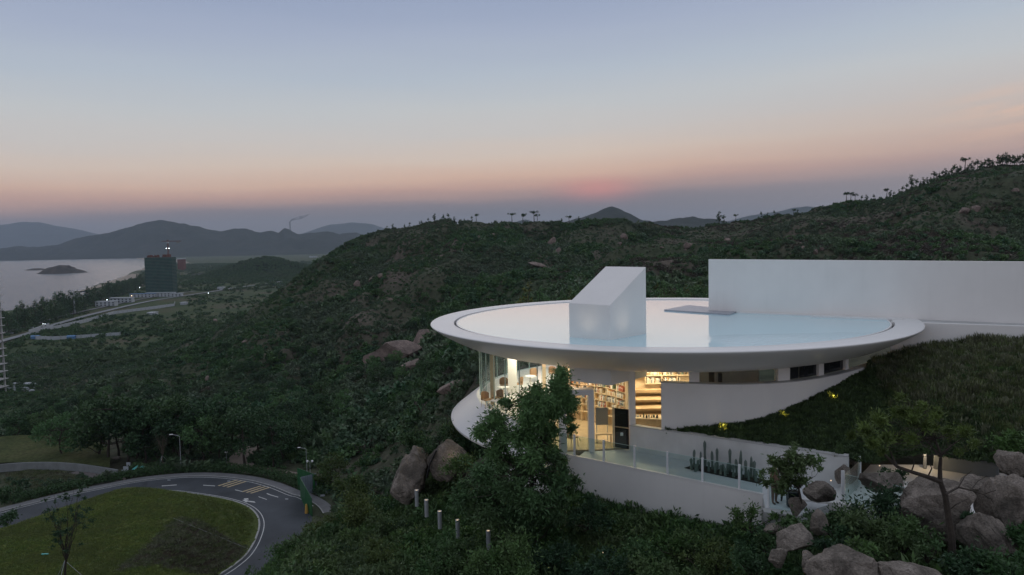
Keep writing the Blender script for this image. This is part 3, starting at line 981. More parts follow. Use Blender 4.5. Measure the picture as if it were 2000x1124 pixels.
# curved glazing: panes all round the left and back
dth = math.radians(6.9)
a = math.radians(225)
while a > math.radians(15):
    part(lathe([(11.10, -9.23), (11.10, -6.22), (11.122, -6.22), (11.122, -9.23)], a0=a - dth + 0.0016, a1=a - 0.0016, n=4, closed=True), 'glass_pane', M['glass'])
    part(lathe([(11.125, -9.23), (11.125, -6.22), (11.165, -6.22), (11.165, -9.23)], a0=a - 0.0014, a1=a + 0.0014, n=1, closed=True), 'glass_fin', M['glass_edge'])
    a -= dth
# columns inside
for px, Y, r, mt in ((962, 40.3, 0.13, 'shelf'), (1001, 43.0, 0.27, 'white'), (1063, 44.5, 0.11, 'shelf'), (1092, 47.5, 0.12, 'white')):
    p = PY(px, 750, Y)
    part(MB().box(p.x - r, p.x + r, Y - r, Y + r, -9.26, -6.30), 'column', M[mt])

# entrance portal
Yp = 34.62
xp = lambda px, y=830, Y=Yp: PY(px, y, Y).x
portal = part(MB().box(xp(1092), xp(1107), Yp, Yp + 0.55, -10.48, -7.62).box(xp(1150), xp(1161), Yp, Yp + 0.55, -10.48, -7.62)
              .box(xp(1092), xp(1161), Yp, Yp + 0.55, -7.615, -7.34), 'portal_frame', M['white'])
for k, (x0, x1) in enumerate(((1107, 1130), (1130, 1150))):
    d = part(MB().box(xp(x0) + 0.01, xp(x1) - 0.01, Yp + 0.24, Yp + 0.262, -10.40, -7.66), 'door', M['glass'])
    hx = xp(1123.5 if k == 0 else 1135.5)
    part(MB().tube([(hx - 0.05, Yp + 0.17, -9.62), (hx - 0.05, Yp + 0.17, -8.0)], 0.022, 8).tube([(hx + 0.05, Yp + 0.33, -9.62), (hx + 0.05, Yp + 0.33, -8.0)], 0.022, 8)
         .tube([(hx - 0.05, Yp + 0.17, -9.3), (hx + 0.05, Yp + 0.33, -9.3)], 0.012, 6).tube([(hx - 0.05, Yp + 0.17, -8.3), (hx + 0.05, Yp + 0.33, -8.3)], 0.012, 6), 'handle', M['steel'], d)
# glass beside and above the portal, then the slim pier
PIER = PZ(1236, 880, -10.5)
part(MB().obox((xp(1162), Yp + 0.3), (PIER.x - 0.17, PIER.y + 0.05), 0.02, -10.40, -6.33), 'glass_pane', M['glass'])
part(MB().obox((xp(1060), Yp + 0.9), (xp(1092), Yp + 0.3), 0.02, -10.40, -6.3), 'glass_pane', M['glass'])
part(MB().box(PIER.x - 0.155, PIER.x + 0.155, PIER.y, PIER.y + 0.42, -10.5, -6.3), 'pier', M['white'], bevel=0.008)

# right facade: low white wall with a slit of windows over it, on one plan curve
fpx = [1291, 1330, 1370, 1410, 1450, 1500, 1560, 1600, 1640, 1668, 1700, 1730]
fY = [33.9, 33.62, 33.38, 33.15, 33.05, 33.1, 33.5, 34.1, 35.0, 35.9, 37.2, 38.6]


def fc(px, off=0.0):
    p0 = [PY(q, 760, np.interp(q, fpx, fY)) for q in (px - 4, px, px + 4)]
    d = (p0[2] - p0[0])
    n = Vector((-d.y, d.x, 0)).normalized()
    return Vector((p0[1].x, p0[1].y, 0)) + n * off


cw = [fc(q) for q in range(1291, 1731, 8)]
part(MB().sweep(cw, [(0.0, -10.3), (0.0, -6.93), (0.30, -6.93), (0.30, -10.3)]), 'parapet_wall', M['white'], bevel=0.01)
part(MB().sweep([fc(q, 0.03) for q in range(1291, 1731, 8)], [(0, -6.928), (0, -6.90), (0.42, -6.90), (0.42, -6.928)]), 'sill', M['concrete'])


def band(px0, px1, off, th, z0, z1, name, material, parent=None):
    n = max(1, int((px1 - px0) / 14))
    return part(MB().sweep([fc(px0 + (px1 - px0) * i / n, off) for i in range(n + 1)], [(0, z0), (0, z1), (th, z1), (th, z0)]), name, material, parent)


for x0, x1 in ((1346, 1366), (1529, 1552), (1612, 1622), (1665, 1671)):
    band(x0, x1, 0.36, 0.30, -6.90, -6.05, 'pier', M['white'])
for x0, x1, mt in ((1366, 1398, 'glass'), (1398.8, 1492, 'glass'), (1493, 1529, 'glass'), (1552, 1576, 'window_dark'), (1577, 1612, 'window_dark'), (1622, 1638, 'window_dark'), (1639, 1665, 'window_dark')):
    wf = band(x0, x1, 0.50, 0.02, -6.895, -6.05, 'window', M[mt])
    if x0 not in (1366, 1552, 1622):
        band(x0 - 0.7, x0 + 0.5, 0.46, 0.05, -6.895, -6.05, 'mullion', M['metal_grey'], wf)
band(1350, 1535, 2.2, 0.1, -9.0, -6.32, 'inner_wall', M['grey_screen'])
band(1386, 1397, 1.5, 0.3, -9.0, -6.4, 'cabinet', M['black'])
band(1410, 1420, 1.2, 0.3, -9.0, -6.62, 'cabinet', M['black'])
# glass of the reading room opening
pg = fc(1346, 0.5)
part(MB().obox((PIER.x + 0.17, PIER.y + 0.06), (pg.x, pg.y), 0.02, -9.2, -6.3), 'glass_pane', M['glass'])

# stepped wooden amphitheatre seen through that opening
for k, (y0, y1, Y, dpt) in enumerate(((762, 767, 38.6, 1.2), (781, 785, 37.9, 1.0), (798, 802, 37.2, 0.9), (816, 820, 36.5, 0.9))):
    z1, z0 = ray(1290, y0).z * Y, ray(1290, y1).z * Y
    p0, p1 = PY(1222, y0, Y), PY(1345, y0, Y)
    part(MB().box(p0.x + 0.5, p1.x + 0.6, Y, Y + dpt, z0, z1), 'tier', M['wood'])
    part(MB().box(p0.x + 0.5, p1.x + 0.6, Y + dpt - 0.05, Y + dpt, z0 - 0.9, z0 - 0.002), 'riser', M['wood'])
    part(MB().box(p0.x + 0.7, p1.x + 0.4, Y + 0.14, Y + 0.17, z0 - 0.022, z0 - 0.003), 'light_strip', M['led'])
part(MB().box(PY(1244, 750, 40.2).x, PY(1262, 750, 40.2).x, 40.2, 40.5, -9, -6.4), 'niche', M['wood'])

# ------------------------------------------------------------------ shelves full of books
book_cols = [(0.62, 0.55, 0.45), (0.70, 0.66, 0.60), (0.36, 0.10, 0.06), (0.09, 0.09, 0.10), (0.15, 0.20, 0.27), (0.40, 0.28, 0.16), (0.24, 0.25, 0.26), (0.55, 0.33, 0.14), (0.14, 0.22, 0.16)]
book_names = ['cream', 'white', 'red', 'black', 'blue', 'brown', 'grey', 'orange', 'green']
book_meshes = {}
for i, c in enumerate(book_cols):
    mm = surf('book_cover_' + book_names[i], c, 0.08, 9, 0.6)
    b = MB().box(-0.5, 0.5, -0.5, 0.5, 0, 1)
    b.add([(-0.42, -0.506, 0.62), (0.42, -0.506, 0.62), (0.42, -0.506, 0.74), (-0.42, -0.506, 0.74)], [(0, 1, 2, 3)])
    book_meshes[i] = b.mesh('book_' + book_names[i], mm)
    book_meshes[i].materials.append(M['paper'])
    book_meshes[i].polygons[6].material_index = 1
nbook = 0


def fill(pa, pb, z, h, where, weights, gap=0.12, red_at=None):
    """a row of upright books from plan point pa to pb on a board at level z"""
    global nbook
    d = (pb - pa)
    L = d.length
    d = d.normalized()
    t = 0.04
    ang = math.atan2(d.y, d.x)
    while t < L - 0.08:
        if random.random() < gap:
            t += random.uniform(0.08, 0.30)
            continue
        for _ in range(random.randint(3, 7)):
            wv = random.uniform(0.05, 0.095)
            if t + wv > L - 0.04 or nbook >= 296:
                break
            c = random.choices(range(9), weights)[0]
            if red_at and red_at[0] < t / L < red_at[1]:
                c = 2
            o = bpy.data.objects.new('book', book_meshes[c])
            p = pa + d * (t + wv / 2)
            o.location = (p.x, p.y, z + 0.004)
            o.scale = (wv * 0.94, 0.2, h * random.uniform(0.72, 0.97))
            o.rotation_euler = (0, random.choice((0, 0, 0, 0, 0.12)), ang)
            link(o)
            tag(o, '%s book on the %s' % (book_names[c], where), 'book', 'books on the %s' % where[where.index('of the') + 7:])
            nbook += 1
            t += wv
        t += 0.01


SA, SB = PY(1104, 745, 41.0), PY(1221, 770, 38.0)
SA.z = SB.z = 0
sd = (SB - SA).normalized()
sn = Vector((-sd.y, sd.x, 0))          # towards the back
case = thing('bookcase', 'tall curved pale wood bookcase glowing beside the entrance', 'bookcase', (SA.x, SA.y, FL))
zl = [-7.52, -7.90, -8.28, -8.66, -9.05, -9.44]


def cpart(mb, name, material, root):
    o = mb.build(name, material)
    o.parent = root
    o.matrix_parent_inverse = Matrix.Translation(root.location).inverted()
    return o


def bend(t):
    return SA.lerp(SB, t) + sn * (0.55 * 4 * t * (1 - t))


bp_ = [bend(i / 12) for i in range(13)]
cpart(MB().sweep(bp_, [(0.30, FL + .01), (0.30, -6.5), (0.34, -6.5), (0.34, FL + .01)]), 'back_panel', M['shelf'], case)
for z in zl + [-7.14, -9.86]:
    sb_ = cpart(MB().sweep(bp_, [(0.0, z - 0.03), (0.0, z), (0.298, z), (0.298, z - 0.03)]), 'shelf', M['shelf'], case)
    cpart(MB().sweep(bp_, [(0.06, z - 0.042), (0.06, z - 0.031), (0.08, z - 0.031), (0.08, z - 0.042)]), 'light_strip', M['led'], sb_)
for t in (0.0, 0.2, 0.4, 0.6, 0.8, 1.0):
    p = bend(t)
    cpart(MB().obox(p - sd * 0.018, p + sd * 0.018, (0.003, 0.296), FL + 0.01, -6.55), 'upright', M['shelf'], case)
cpart(MB().obox(SB + sd * 0.03, SB + sd * 0.26, (-0.02, 0.34), FL + 0.01, -6.5), 'end_panel', M['shelf'], case)
for zi, z in enumerate(zl):
    for k in range(5):
        t0, t1 = k / 5 + 0.006, (k + 1) / 5 - 0.006
        off = sn * 0.11
        fill(bend(t0) + off, bend(t1) + off, z, 0.30, ('top', 'second', 'third', 'fourth', 'fifth', 'lowest')[zi] + ' shelf of the curved bookcase by the entrance', [4, 4, 1, 4, 2, 2, 3, 1, 1], 0.25, (0.25, 0.95) if (zi == 2 and k == 4) or (zi == 0 and k == 4) else None)

# the second bookcase over the amphitheatre
case2 = thing('bookcase', 'long wall bookcase with lit boards over the wooden tiers', 'bookcase', (PY(1241, 740, 38.9).x, 38.9, -9))
Y2 = 38.9
z_a, z_b, z_c = ray(1295, 733).z * Y2, ray(1295, 748.5).z * Y2, ray(1295, 762).z * Y2
xa, xb, xm = PY(1240, 740, Y2).x - 0.2, PY(1350, 740, Y2).x, PY(1261, 740, Y2).x
cpart(MB().box(xa, xb, Y2 + 0.28, Y2 + 0.32, z_c - 0.3, -6.32), 'back_panel', M['shelf'], case2)
for z, x0 in ((z_a, xa), (z_b, xm), (z_c, PY(1300, 740, Y2).x)):
    s_ = cpart(MB().box(x0, xb, Y2, Y2 + 0.278, z - 0.035, z), 'shelf', M['shelf'], case2)
    cpart(MB().box(x0, xb, Y2 + 0.03, Y2 + 0.05, z - 0.05, z - 0.036), 'light_strip', M['led'], s_)
for px, zz in ((1261, z_b), (1293, z_c), (1323, z_c)):
    xx = PY(px, 740, Y2).x
    cpart(MB().box(xx - 0.02, xx + 0.02, Y2 + 0.002, Y2 + 0.276, zz, z_a - 0.036), 'upright', M['shelf'], case2)
for x0, x1, z in ((xa, xm, z_a), (xm, PY(1293, 740, Y2).x, z_a), (PY(1293, 740, Y2).x, PY(1323, 740, Y2).x, z_a), (PY(1323, 740, Y2).x, xb, z_a),
                  (xm, PY(1293, 740, Y2).x, z_b), (PY(1293, 740, Y2).x, PY(1323, 740, Y2).x, z_b), (PY(1323, 740, Y2).x, xb, z_b), (PY(1302, 740, Y2).x, xb, z_c)):
    fill(Vector((x0 + 0.03, Y2 + 0.12, 0)), Vector((x1 - 0.03, Y2 + 0.12, 0)), z, 0.32, ('top' if z == z_a else ('middle' if z == z_b else 'lowest')) + ' board of the long bookcase over the tiers', [5, 3, 0.3, 2, 0.6, 4, 2, 1, 1], 0.12)


# ------------------------------------------------------------------ furniture inside
def chair_mesh_parts(root, mt):
    cpart(MB().box(-0.24, 0.24, -0.22, 0.24, 0.42, 0.48), 'seat', mt, root)
    b = MB()
    n = 9
    for i in range(n):
        t = -1 + 2 * i / (n - 1)
        x = 0.27 * math.sin(t * 1.25)
        y = 0.26 - 0.16 * (1 - math.cos(t * 1.25))
        hh = 0.86 - 0.10 * t * t
        b.v += [(x, y, 0.46), (x, y + 0.06 * (1 - t * t), hh), (x * 1.06, y + 0.035, 0.46), (x * 1.06, y + 0.035 + 0.06 * (1 - t * t), hh)]
    for i in range(n - 1):
        q, r = 4 * i, 4 * (i + 1)
        b.f += [(q, r, r + 1, q + 1), (q + 2, q + 3, r + 3, r + 2), (q + 1, r + 1, r + 3, q + 3), (q, q + 2, r + 2, r)]
    cpart(b, 'backrest', mt, root)
    for sx in (-1, 1):
        for sy in (-1, 1):
            cpart(MB().tube([(sx * 0.2, sy * 0.18, 0.43), (sx * 0.24, sy * 0.22, 0)], [0.018, 0.012], 6), 'leg', M['shelf'], root)


chair0 = thing('chair', 'tan tub chair inside the left glass beside the first post', 'chair', (0, 0, 0), 0, 'tan chairs in the glass room')
chair_mesh_parts(chair0, M['chair'])
chs = [(951, 796, -9.25, 0.6, 'tan tub chair nearest the glass left of the pale post'),
       (972, 792, -9.25, -0.8, 'tan tub chair right of the pale post by the white cup table'),
       (985, 766, -9.25, 0.1, 'tan chair with its back to the hillside behind a white table'),
       (1012, 764, -9.25, -1.2, 'tan chair just right of the wide white column'),
       (1043, 746, -9.25, 0.0, 'tan chair standing alone against the far glass'),
       (1081, 742, -9.25, 0.4, 'tan chair half hidden behind the treetop'),
       (1116, 872, FL, 2.2, 'olive upholstered chair just inside the entrance doors')]
for i, (px, py, z, rz, lb) in enumerate(chs):
    c = chair0 if i == 0 else copy_tree(chair0)
    p = PZ(px, py, z)
    c.location = (p.x, p.y, z)
    c.rotation_euler = (0, 0, rz)
    c['label'] = lb
    if i == 6:
        del c['group']
        c.scale = (1.1, 1.1, 1.1)
tab0 = thing('round_table', 'small white round table by the left glass', 'table', (0, 0, 0), 0, 'white tables in the glass room')
cpart(MB().tube([(0, 0, 0.70), (0, 0, 0.73)], 0.36, 24), 'table_top', M['white'], tab0)
cpart(MB().tube([(0, 0, 0.02), (0, 0, 0.70)], 0.04, 10), 'stem', M['white'], tab0)
cpart(MB().tube([(0, 0, 0.0), (0, 0, 0.02)], 0.24, 20), 'base', M['white'], tab0)
for i, (px, py, lb) in enumerate(((984, 780, 'white round table in front of the chair facing the hillside'), (972, 808, 'white round table lowest by the curved glass'),
                                  (1036, 757, 'white round table in front of the lone far chair'))):
    t = tab0 if i == 0 else copy_tree(tab0)
    p = PZ(px, py, -9.25)
    t.location = (p.x, p.y, -9.25)
    t['label'] = lb
# board, bench and black panel by the door
pb = PZ(1180, 868, FL)
bd = thing('display_board', 'grey display board on legs behind the entrance glass', 'board', (pb.x, pb.y + 0.8, FL))
cpart(MB().box(pb.x - 0.32, pb.x + 0.32, pb.y + 0.78, pb.y + 0.82, -9.62, -8.72), 'panel', M['grey_screen'], bd)
for s_ in (-0.28, 0.28):
    cpart(MB().box(pb.x + s_ - 0.02, pb.x + s_ + 0.02, pb.y + 0.76, pb.y + 0.84, FL, -9.62), 'leg', M['metal_white'], bd)
bn = thing('bench', 'low pale bench under the grey display board', 'bench', (pb.x, pb.y, FL))
cpart(MB().box(pb.x - 0.4, pb.x + 0.45, pb.y + 0.25, pb.y + 0.55, FL + 0.40, FL + 0.46), 'seat', M['shelf'], bn)
for s_ in (-0.34, 0.40):
    cpart(MB().box(pb.x + s_ - 0.03, pb.x + s_ + 0.03, pb.y + 0.27, pb.y + 0.53, FL, FL + 0.40), 'leg', M['shelf'], bn)
k0, k1 = PZ(1201, 874, -10.44), PZ(1228, 878, -10.44)
bk = thing('display_stand', 'tall black panel with a small white card beside the slim pier', 'display stand', (k0.x, k0.y, -10.45))
zt0 = ray(1214, 797).z * k0.y
cpart(MB().obox(k0, k1, 0.05, -10.44, zt0), 'leaf', M['black'], bk)
cpart(MB().obox(k0 + Vector((0, -.02, 0)), k1 + Vector((0, -.02, 0)), 0.012, ray(1214, 834).z * k0.y, ray(1214, 832).z * k0.y), 'rail', M['wood'], bk)
kc = k0.lerp(k1, 0.5)
cpart(MB().box(kc.x - 0.07, kc.x + 0.07, kc.y - 0.05, kc.y - 0.035, ray(1214, 851).z * kc.y, ray(1214, 845).z * kc.y), 'card', M['paper'], bk)
cpart(MB().obox(k0 - Vector((0.10, 0, 0)), k0 - Vector((0.012, 0, 0)), 0.06, -10.44, zt0 + 0.02), 'edge_frame', M['shelf'], bk)
# service counter with small things on it
ctr = thing('service_counter', 'pale counter with small objects on top behind the glass', 'counter', (PIER.x + 1.0, PIER.y + 0.9, FL))
c0, c1 = PY(1238, 824, 35.9), PY(1300, 824, 35.5)
zc = -9.12
cpart(MB().obox(c0, c1, 0.6, zc - 0.05, zc), 'top', M['shelf'], ctr)
cpart(MB().obox(c0 + Vector((0.05, 0.05, 0)), c1 + Vector((-0.05, 0.05, 0)), 0.5, FL, zc - 0.052), 'front', M['wood'], ctr)
for i in range(9):
    t = 0.08 + i * 0.085
    p = c0.lerp(c1, t)
    h = random.uniform(0.10, 0.24)
    r = random.uniform(0.035, 0.06)
    o = MB().lathe([(0.001, 0), (r, 0), (r, h * 0.6), (r * 0.45, h * 0.8), (r * 0.45, h), (0.001, h)], 0, 0, n=10).build('bottle', [M['black'], M['paper'], M['chair'], M['cactus']][i % 4])
    o.location = (p.x, p.y + 0.12 + random.random() * 0.2, zc + 0.001)
    tag(o, ['dark', 'white', 'tan', 'green'][i % 4] + ' bottle in the row on the service counter', 'bottle', 'bottles on the service counter')

# lamps of the lit interior
def area(name, loc, size, power, col, rot=(0, 0, 0)):
    d = bpy.data.lights.new(name, 'AREA')
    d.shape = 'DISK'
    d.size = size
    d.energy = power
    d.color = col
    o = bpy.data.objects.new(name, d)
    o.location = loc
    o.rotation_euler = rot
    return link(o)


WARM = (1.0, 0.76, 0.48)
SOFT = (1.0, 0.86, 0.68)
for x, y, pw, c in ((3.2, 38.2, 44, WARM), (4.6, 38.6, 40, WARM), (2.4, 40.8, 45, WARM), (6.9, 38.0, 50, WARM), (8.4, 37.9, 50, WARM), (9.0, 36.6, 26, WARM), (0.6, 42.0, 55, SOFT), (1.4, 45.5, 60, SOFT), (3.6, 48.6, 60, SOFT), (7.0, 50.5, 50, SOFT),
                    (7.5, 42.5, 40, WARM), (11.0, 36.5, 14, WARM), (4.9, 36.3, 14, WARM)):
    area('ceiling_lamp', (x, y, -6.40), 0.5, pw * 1.8, c)
# ------------------------------------------------------------------ entrance terrace, its walls and railings
DZ = -10.5
E0, E1 = PZ(1106, 889, DZ), PZ(1490, 967.5, DZ)
E2, E3 = PZ(1496, 998, DZ), PZ(1562, 1006, DZ)
RW0 = Vector((PIER.x - 0.155, PIER.y - 0.01, 0))
RW1 = PZ(1655, 957, DZ)
G0, G1, G2, G3 = PZ(1637, 987, DZ), PZ(1700, 1003, DZ), PZ(1740, 965, DZ), PZ(1674, 949, DZ)
terr = MB().prism([Vector((1.2, 35.0, 0)), E0, E1, E2, E3, Vector((13.4, 28.0, 0)), RW1, RW0 + Vector((0, .4, 0)), Vector((5.4, 36.2, 0)), Vector((1.2, 36.2, 0))], DZ - 0.35, DZ)
tag(terr.build('terrace', M['paving']), kind='structure')
# front wall under the terrace edge
fw = MB().obox(E0, E1, (-0.025, 0.28), -14.6, DZ - 0.004)
fwo = thing('terrace_wall', 'smooth white wall below the glass railing of the entrance terrace', 'wall', (E0.x, E0.y, -14.6))
cpart(fw, 'wall', M['white_wall'], fwo)
cpart(MB().obox(E0, E1, (-0.04, 0.13), DZ + 0.002, DZ + 0.05), 'coping', M['roof_white'], fwo)
cpart(MB().lathe([(12.70, -14.0), (12.70, -10.75), (12.42, -10.75), (12.42, -14.0)], C0.x, C0.y, math.radians(222), math.radians(233.5), 10, True), 'curved_wall', M['white_wall'], fwo)
eb = thing('terrace_end_block', 'pale concrete block carrying the last railing post behind the small tree', 'concrete block', (E2.x, E2.y, DZ))
dE = (E3 - E2).normalized()
cpart(MB().prism([E2 + Vector((-0.12, -0.16, 0)), E3 + Vector((0.0, -0.14, 0)), E3 + Vector((0.1, 0.3, 0)), E2 + Vector((-0.06, 0.3, 0))], DZ - 0.62, DZ + 0.012), 'block', M['concrete'], eb)
# garden retaining wall behind the terrace
rwt = thing('garden_wall', 'pale garden wall behind the cacti holding up the planted slope', 'wall', (RW0.x, RW0.y, DZ))
zt_a, zt_b = ray(1236, 832).z * RW0.y, ray(1650, 893).z * RW1.y
cpart(MB().obox(RW0, RW1, 0.26, DZ - 0.4, zt_a, None, zt_b), 'wall', M['pale_concrete'], rwt)
cpart(MB().obox(RW0, RW1, (-0.03, 0.29), zt_a + 0.002, zt_a + 0.05, zt_b + 0.002, zt_b + 0.05), 'coping', M['concrete'], rwt)

rail = thing('glass_railing', 'long glass railing with white posts along the entrance terrace edge', 'railing', (E0.x, E0.y, DZ))
pp = [PZ(x, y, DZ) for x, y in ((1119, 893), (1177, 904.5), (1237, 917), (1301, 930.5), (1370, 944), (1442.5, 958.5))]
pl = PZ(1500, 995, DZ)
eline = (E1 - E0).normalized()
enrm = Vector((-eline.y, eline.x, 0))


def post(p, root, h=1.08, wv=0.085):
    q = p
    return cpart(MB().obox(q - eline * wv / 2, q + eline * wv / 2, (-0.02, 0.05), DZ + 0.052, DZ + h), 'post', M['metal_white'], root)


pp = [E0 + eline * (p - E0).dot(eline) + enrm * 0.04 for p in pp]
for p in pp:
    post(p, rail)
ends = [E0 - eline * 1.4 + enrm * 0.04] + pp + [E1 + enrm * 0.04]
for q0, q1 in zip(ends[:-1], ends[1:]):
    g_ = cpart(MB().obox(q0 + eline * 0.04, q1 - eline * 0.04, (0.006, 0.018), DZ + 0.07, DZ + 1.02), 'glass_panel', M['glass_rail'], rail)
    cpart(MB().obox(q0 + eline * 0.04, q1 - eline * 0.04, (0.004, 0.020), DZ + 1.0205, DZ + 1.034), 'top_edge', M['glass_edge'], g_)
post(pl + Vector((0.03, 0.05, 0)), rail, 1.16, 0.075)
p2 = pl.lerp(E3, 0.95) + Vector((0, 0.06, 0))
cpart(MB().obox(pl + Vector((0.08, 0.07, 0)), p2, 0.012, DZ + 0.03, DZ + 1.05), 'glass_panel', M['glass_rail'], rail)

# the second piece of terrace to the right, past the boulders
dk = thing('terrace_platform', 'small concrete platform with two white posts and glass between boulders', 'platform', (G0.x, G0.y, DZ))
cpart(MB().prism([G0 + Vector((-.06, -.06, 0)), G1, G2, G3 + Vector((-.06, 0, 0))], DZ - 0.5, DZ), 'slab', M['pale_concrete'], dk)
gl_ = (G1 - G0).normalized()
for px, y0, y1 in ((1646, 920, 985), (1678.5, 892, 951)):
    p = PZ(px, y1, DZ)
    h = (ray(px, y0).z * p.y) - DZ
    cpart(MB().box(p.x - 0.055, p.x + 0.055, p.y - 0.03, p.y + 0.05, DZ + 0.002, DZ + h), 'post', M['metal_white'], dk)
pA, pB = PZ(1648, 985, DZ), PZ(1680, 951, DZ)
cpart(MB().obox(pA + Vector((0.05, 0.06, 0)), pB - Vector((0.02, 0.06, 0)), 0.012, DZ + 0.02, DZ + 1.16), 'glass_panel', M['glass_rail'], dk)
gp = cpart(MB().obox(pA + Vector((0.07, 0.02, 0)), pA + gl_ * 2.3 + Vector((0.07, 0.02, 0)), 0.012, DZ + 0.02, DZ + 1.16), 'glass_panel', M['glass_rail'], dk)
cpart(MB().obox(pA + Vector((0.07, 0.02, 0)), pA + gl_ * 2.3 + Vector((0.07, 0.02, 0)), 0.014, DZ + 1.1605, DZ + 1.175), 'top_edge', M['glass_edge'], gp)
# paved place between the boulders, with a low grey wall
pz_ = -10.42
pv = MB().prism([PZ(1562, 975, pz_), PZ(1690, 990, pz_), PZ(1760, 975, pz_), PZ(1880, 1010, pz_), PZ(1960, 1005, pz_), PZ(2080, 960, pz_), PZ(1960, 925, pz_), PZ(1800, 908, pz_), PZ(1700, 908, pz_), PZ(1665, 945, pz_)], pz_ - 0.3, pz_)
tag(pv.build('paved_court', M['roof_white']), kind='structure')
gw0, gw1 = PZ(1822, 916, pz_), PZ(1950, 936, pz_)
gwl = MB().obox(gw0, gw1, 0.45, pz_ - 0.1, ray(1822, 884).z * gw0.y, None, ray(1950, 908).z * gw1.y).build('bench_wall', M['wall_grey'], bevel=0.09)
tag(gwl, 'low grey rounded wall at the back of the paved court right of the lit bollard', 'wall')
fs = MB().prism([PZ(1965, 1080, -10.5), PZ(2030, 1090, -10.5), PZ(2050, 1045, -10.5), PZ(1968, 1038, -10.5)], -10.9, -10.5).build('stepping_slab', M['pale_concrete'])
tag(fs, 'pale slab at the right edge below the lowest boulder', 'slab')

# bed of cacti
bed = [PZ(1337, 915, DZ), PZ(1482, 945.5, DZ), PZ(1492, 938, DZ), PZ(1362, 908, DZ)]
bo = MB().prism(bed, DZ + 0.004, DZ + 0.035).build('planting_bed', M['soil'])
tag(bo, 'narrow dark planting bed with cacti on the terrace', 'planting bed')


def cactus_mesh(seed):
    r = random.Random(seed)
    b = MB()
    ribs, n = 7, 10
    for j in range(n + 1):
        t = j / n
        for k in range(ribs * 2):
            a = PI * k / ribs
            rr = (1.0 if k % 2 == 0 else 0.74) * (0.85 + 0.15 * math.sin(t * 9 + seed)) * (1 if t < 0.85 else math.sqrt(max(0.02, 1 - ((t - 0.85) / 0.15) ** 2)))
            b.v.append((0.06 * rr * math.cos(a) + 0.02 * math.sin(t * 2 + seed), 0.06 * rr * math.sin(a), t))
    m = ribs * 2
    for j in range(n):
        for k in range(m):
            b.f.append((j * m + k, j * m + (k + 1) % m, (j + 1) * m + (k + 1) % m, (j + 1) * m + k))
    b.f.append(tuple(n * m + k for k in range(m)))
    return b.mesh('cactus', M['cactus'])


cms = [cactus_mesh(i) for i in range(4)]
cact = [(1351, 918, 24), (1356, 913, 36), (1363, 919, 22), (1368, 916, 35), (1377, 911, 52), (1384, 921, 20), (1391, 917, 38), (1397, 925, 22), (1401, 918, 44), (1408, 927, 20), (1416, 930, 18),
        (1421, 926, 24), (1426, 921, 46), (1432, 932, 26), (1438, 929, 34), (1445, 927, 50), (1447, 935, 22), (1456, 933, 36), (1462, 938, 22), (1467, 932, 42), (1473, 936, 38), (1478, 941, 22), (1359, 921, 16), (1411, 921, 15)]
for i, (px, py, hp) in enumerate(cact):
    p = PZ(px, py, DZ + 0.03)
    o = bpy.data.objects.new('cactus', cms[i % 4])
    h = hp / FOC * p.y
    o.location = p
    o.scale = (1.0 + 0.3 * random.random(), 1.0 + 0.3 * random.random(), h)
    o.rotation_euler = (random.uniform(-.02, .02), random.uniform(-.03, .03), random.random() * 6)
    link(o)
    sz = 'tall' if hp > 40 else ('short' if hp < 25 else 'medium')
    tag(o, sz + ' grey green column cactus in the terrace bed', 'cactus', 'column cacti in the terrace bed')
dm = MB().prism([PZ(1112, 872, DZ + .01), PZ(1128, 893, DZ + .01), PZ(1147, 878, DZ + .01), PZ(1130, 872, DZ + .01)], DZ + 0.004, DZ + 0.02).build('door_mat', M['mat_dark'])
tag(dm, 'dark door mat in front of the glass entrance', 'door mat')

# ------------------------------------------------------------------ bollards and garden lamps
bol = thing('bollard_light', 'grey post light', 'bollard', (0, 0, 0), 0, 'post lights along the hidden garden path')
cpart(MB().lathe([(0.001, 0), (0.09, 0), (0.09, 0.72), (0.001, 0.72)], n=20), 'post', M['metal_grey'], bol)
cpart(MB().lathe([(0.001, 0.722), (0.068, 0.722), (0.068, 0.74), (0.001, 0.74)], n=20), 'lamp', M['bulb'], bol)
cpart(MB().lathe([(0.072, 0.722), (0.095, 0.722), (0.095, 0.77), (0.072, 0.77)], n=20, closed=True), 'rim', M['metal_grey'], bol)
bl = [(813.5, 957, 32.5, 'post light half hidden at the foot of the left boulder'), (832.5, 976, 31.2, 'tallest post light below the left boulder'),
      (858.5, 998, 30, 'second post light from the boulder going down the slope'), (893.5, 1015, 29, 'third post light with leaves in front of it'),
      (953.5, 1036, 28, 'lowest and rightmost post light of the sloping row')]
BOL = []
for i, (px, py, Y, lb) in enumerate(bl):
    o = bol if i == 0 else copy_tree(bol)
    p = PY(px, py, Y)
    o.location = (p.x, p.y, p.z - 0.78)
    o['label'] = lb
    BOL.append((p.x, p.y))
lb_ = thing('lit_bollard', 'slim lit bollard shining on the paved court', 'bollard', PZ(1806, 915, pz_))
bp0 = PZ(1806, 915, pz_)
bh = ray(1806, 869).z * bp0.y - pz_
cpart(MB().lathe([(0.001, pz_ + 0.002), (0.075, pz_ + 0.002), (0.075, pz_ + bh * 0.74), (0.001, pz_ + bh * 0.74)], bp0.x, bp0.y, n=16), 'post', M['metal_grey'], lb_)
cpart(MB().lathe([(0.001, pz_ + bh * 0.745), (0.045, pz_ + bh * 0.745), (0.045, pz_ + bh * 0.9), (0.001, pz_ + bh * 0.9)], bp0.x, bp0.y, n=16), 'lamp', M['led'], lb_)
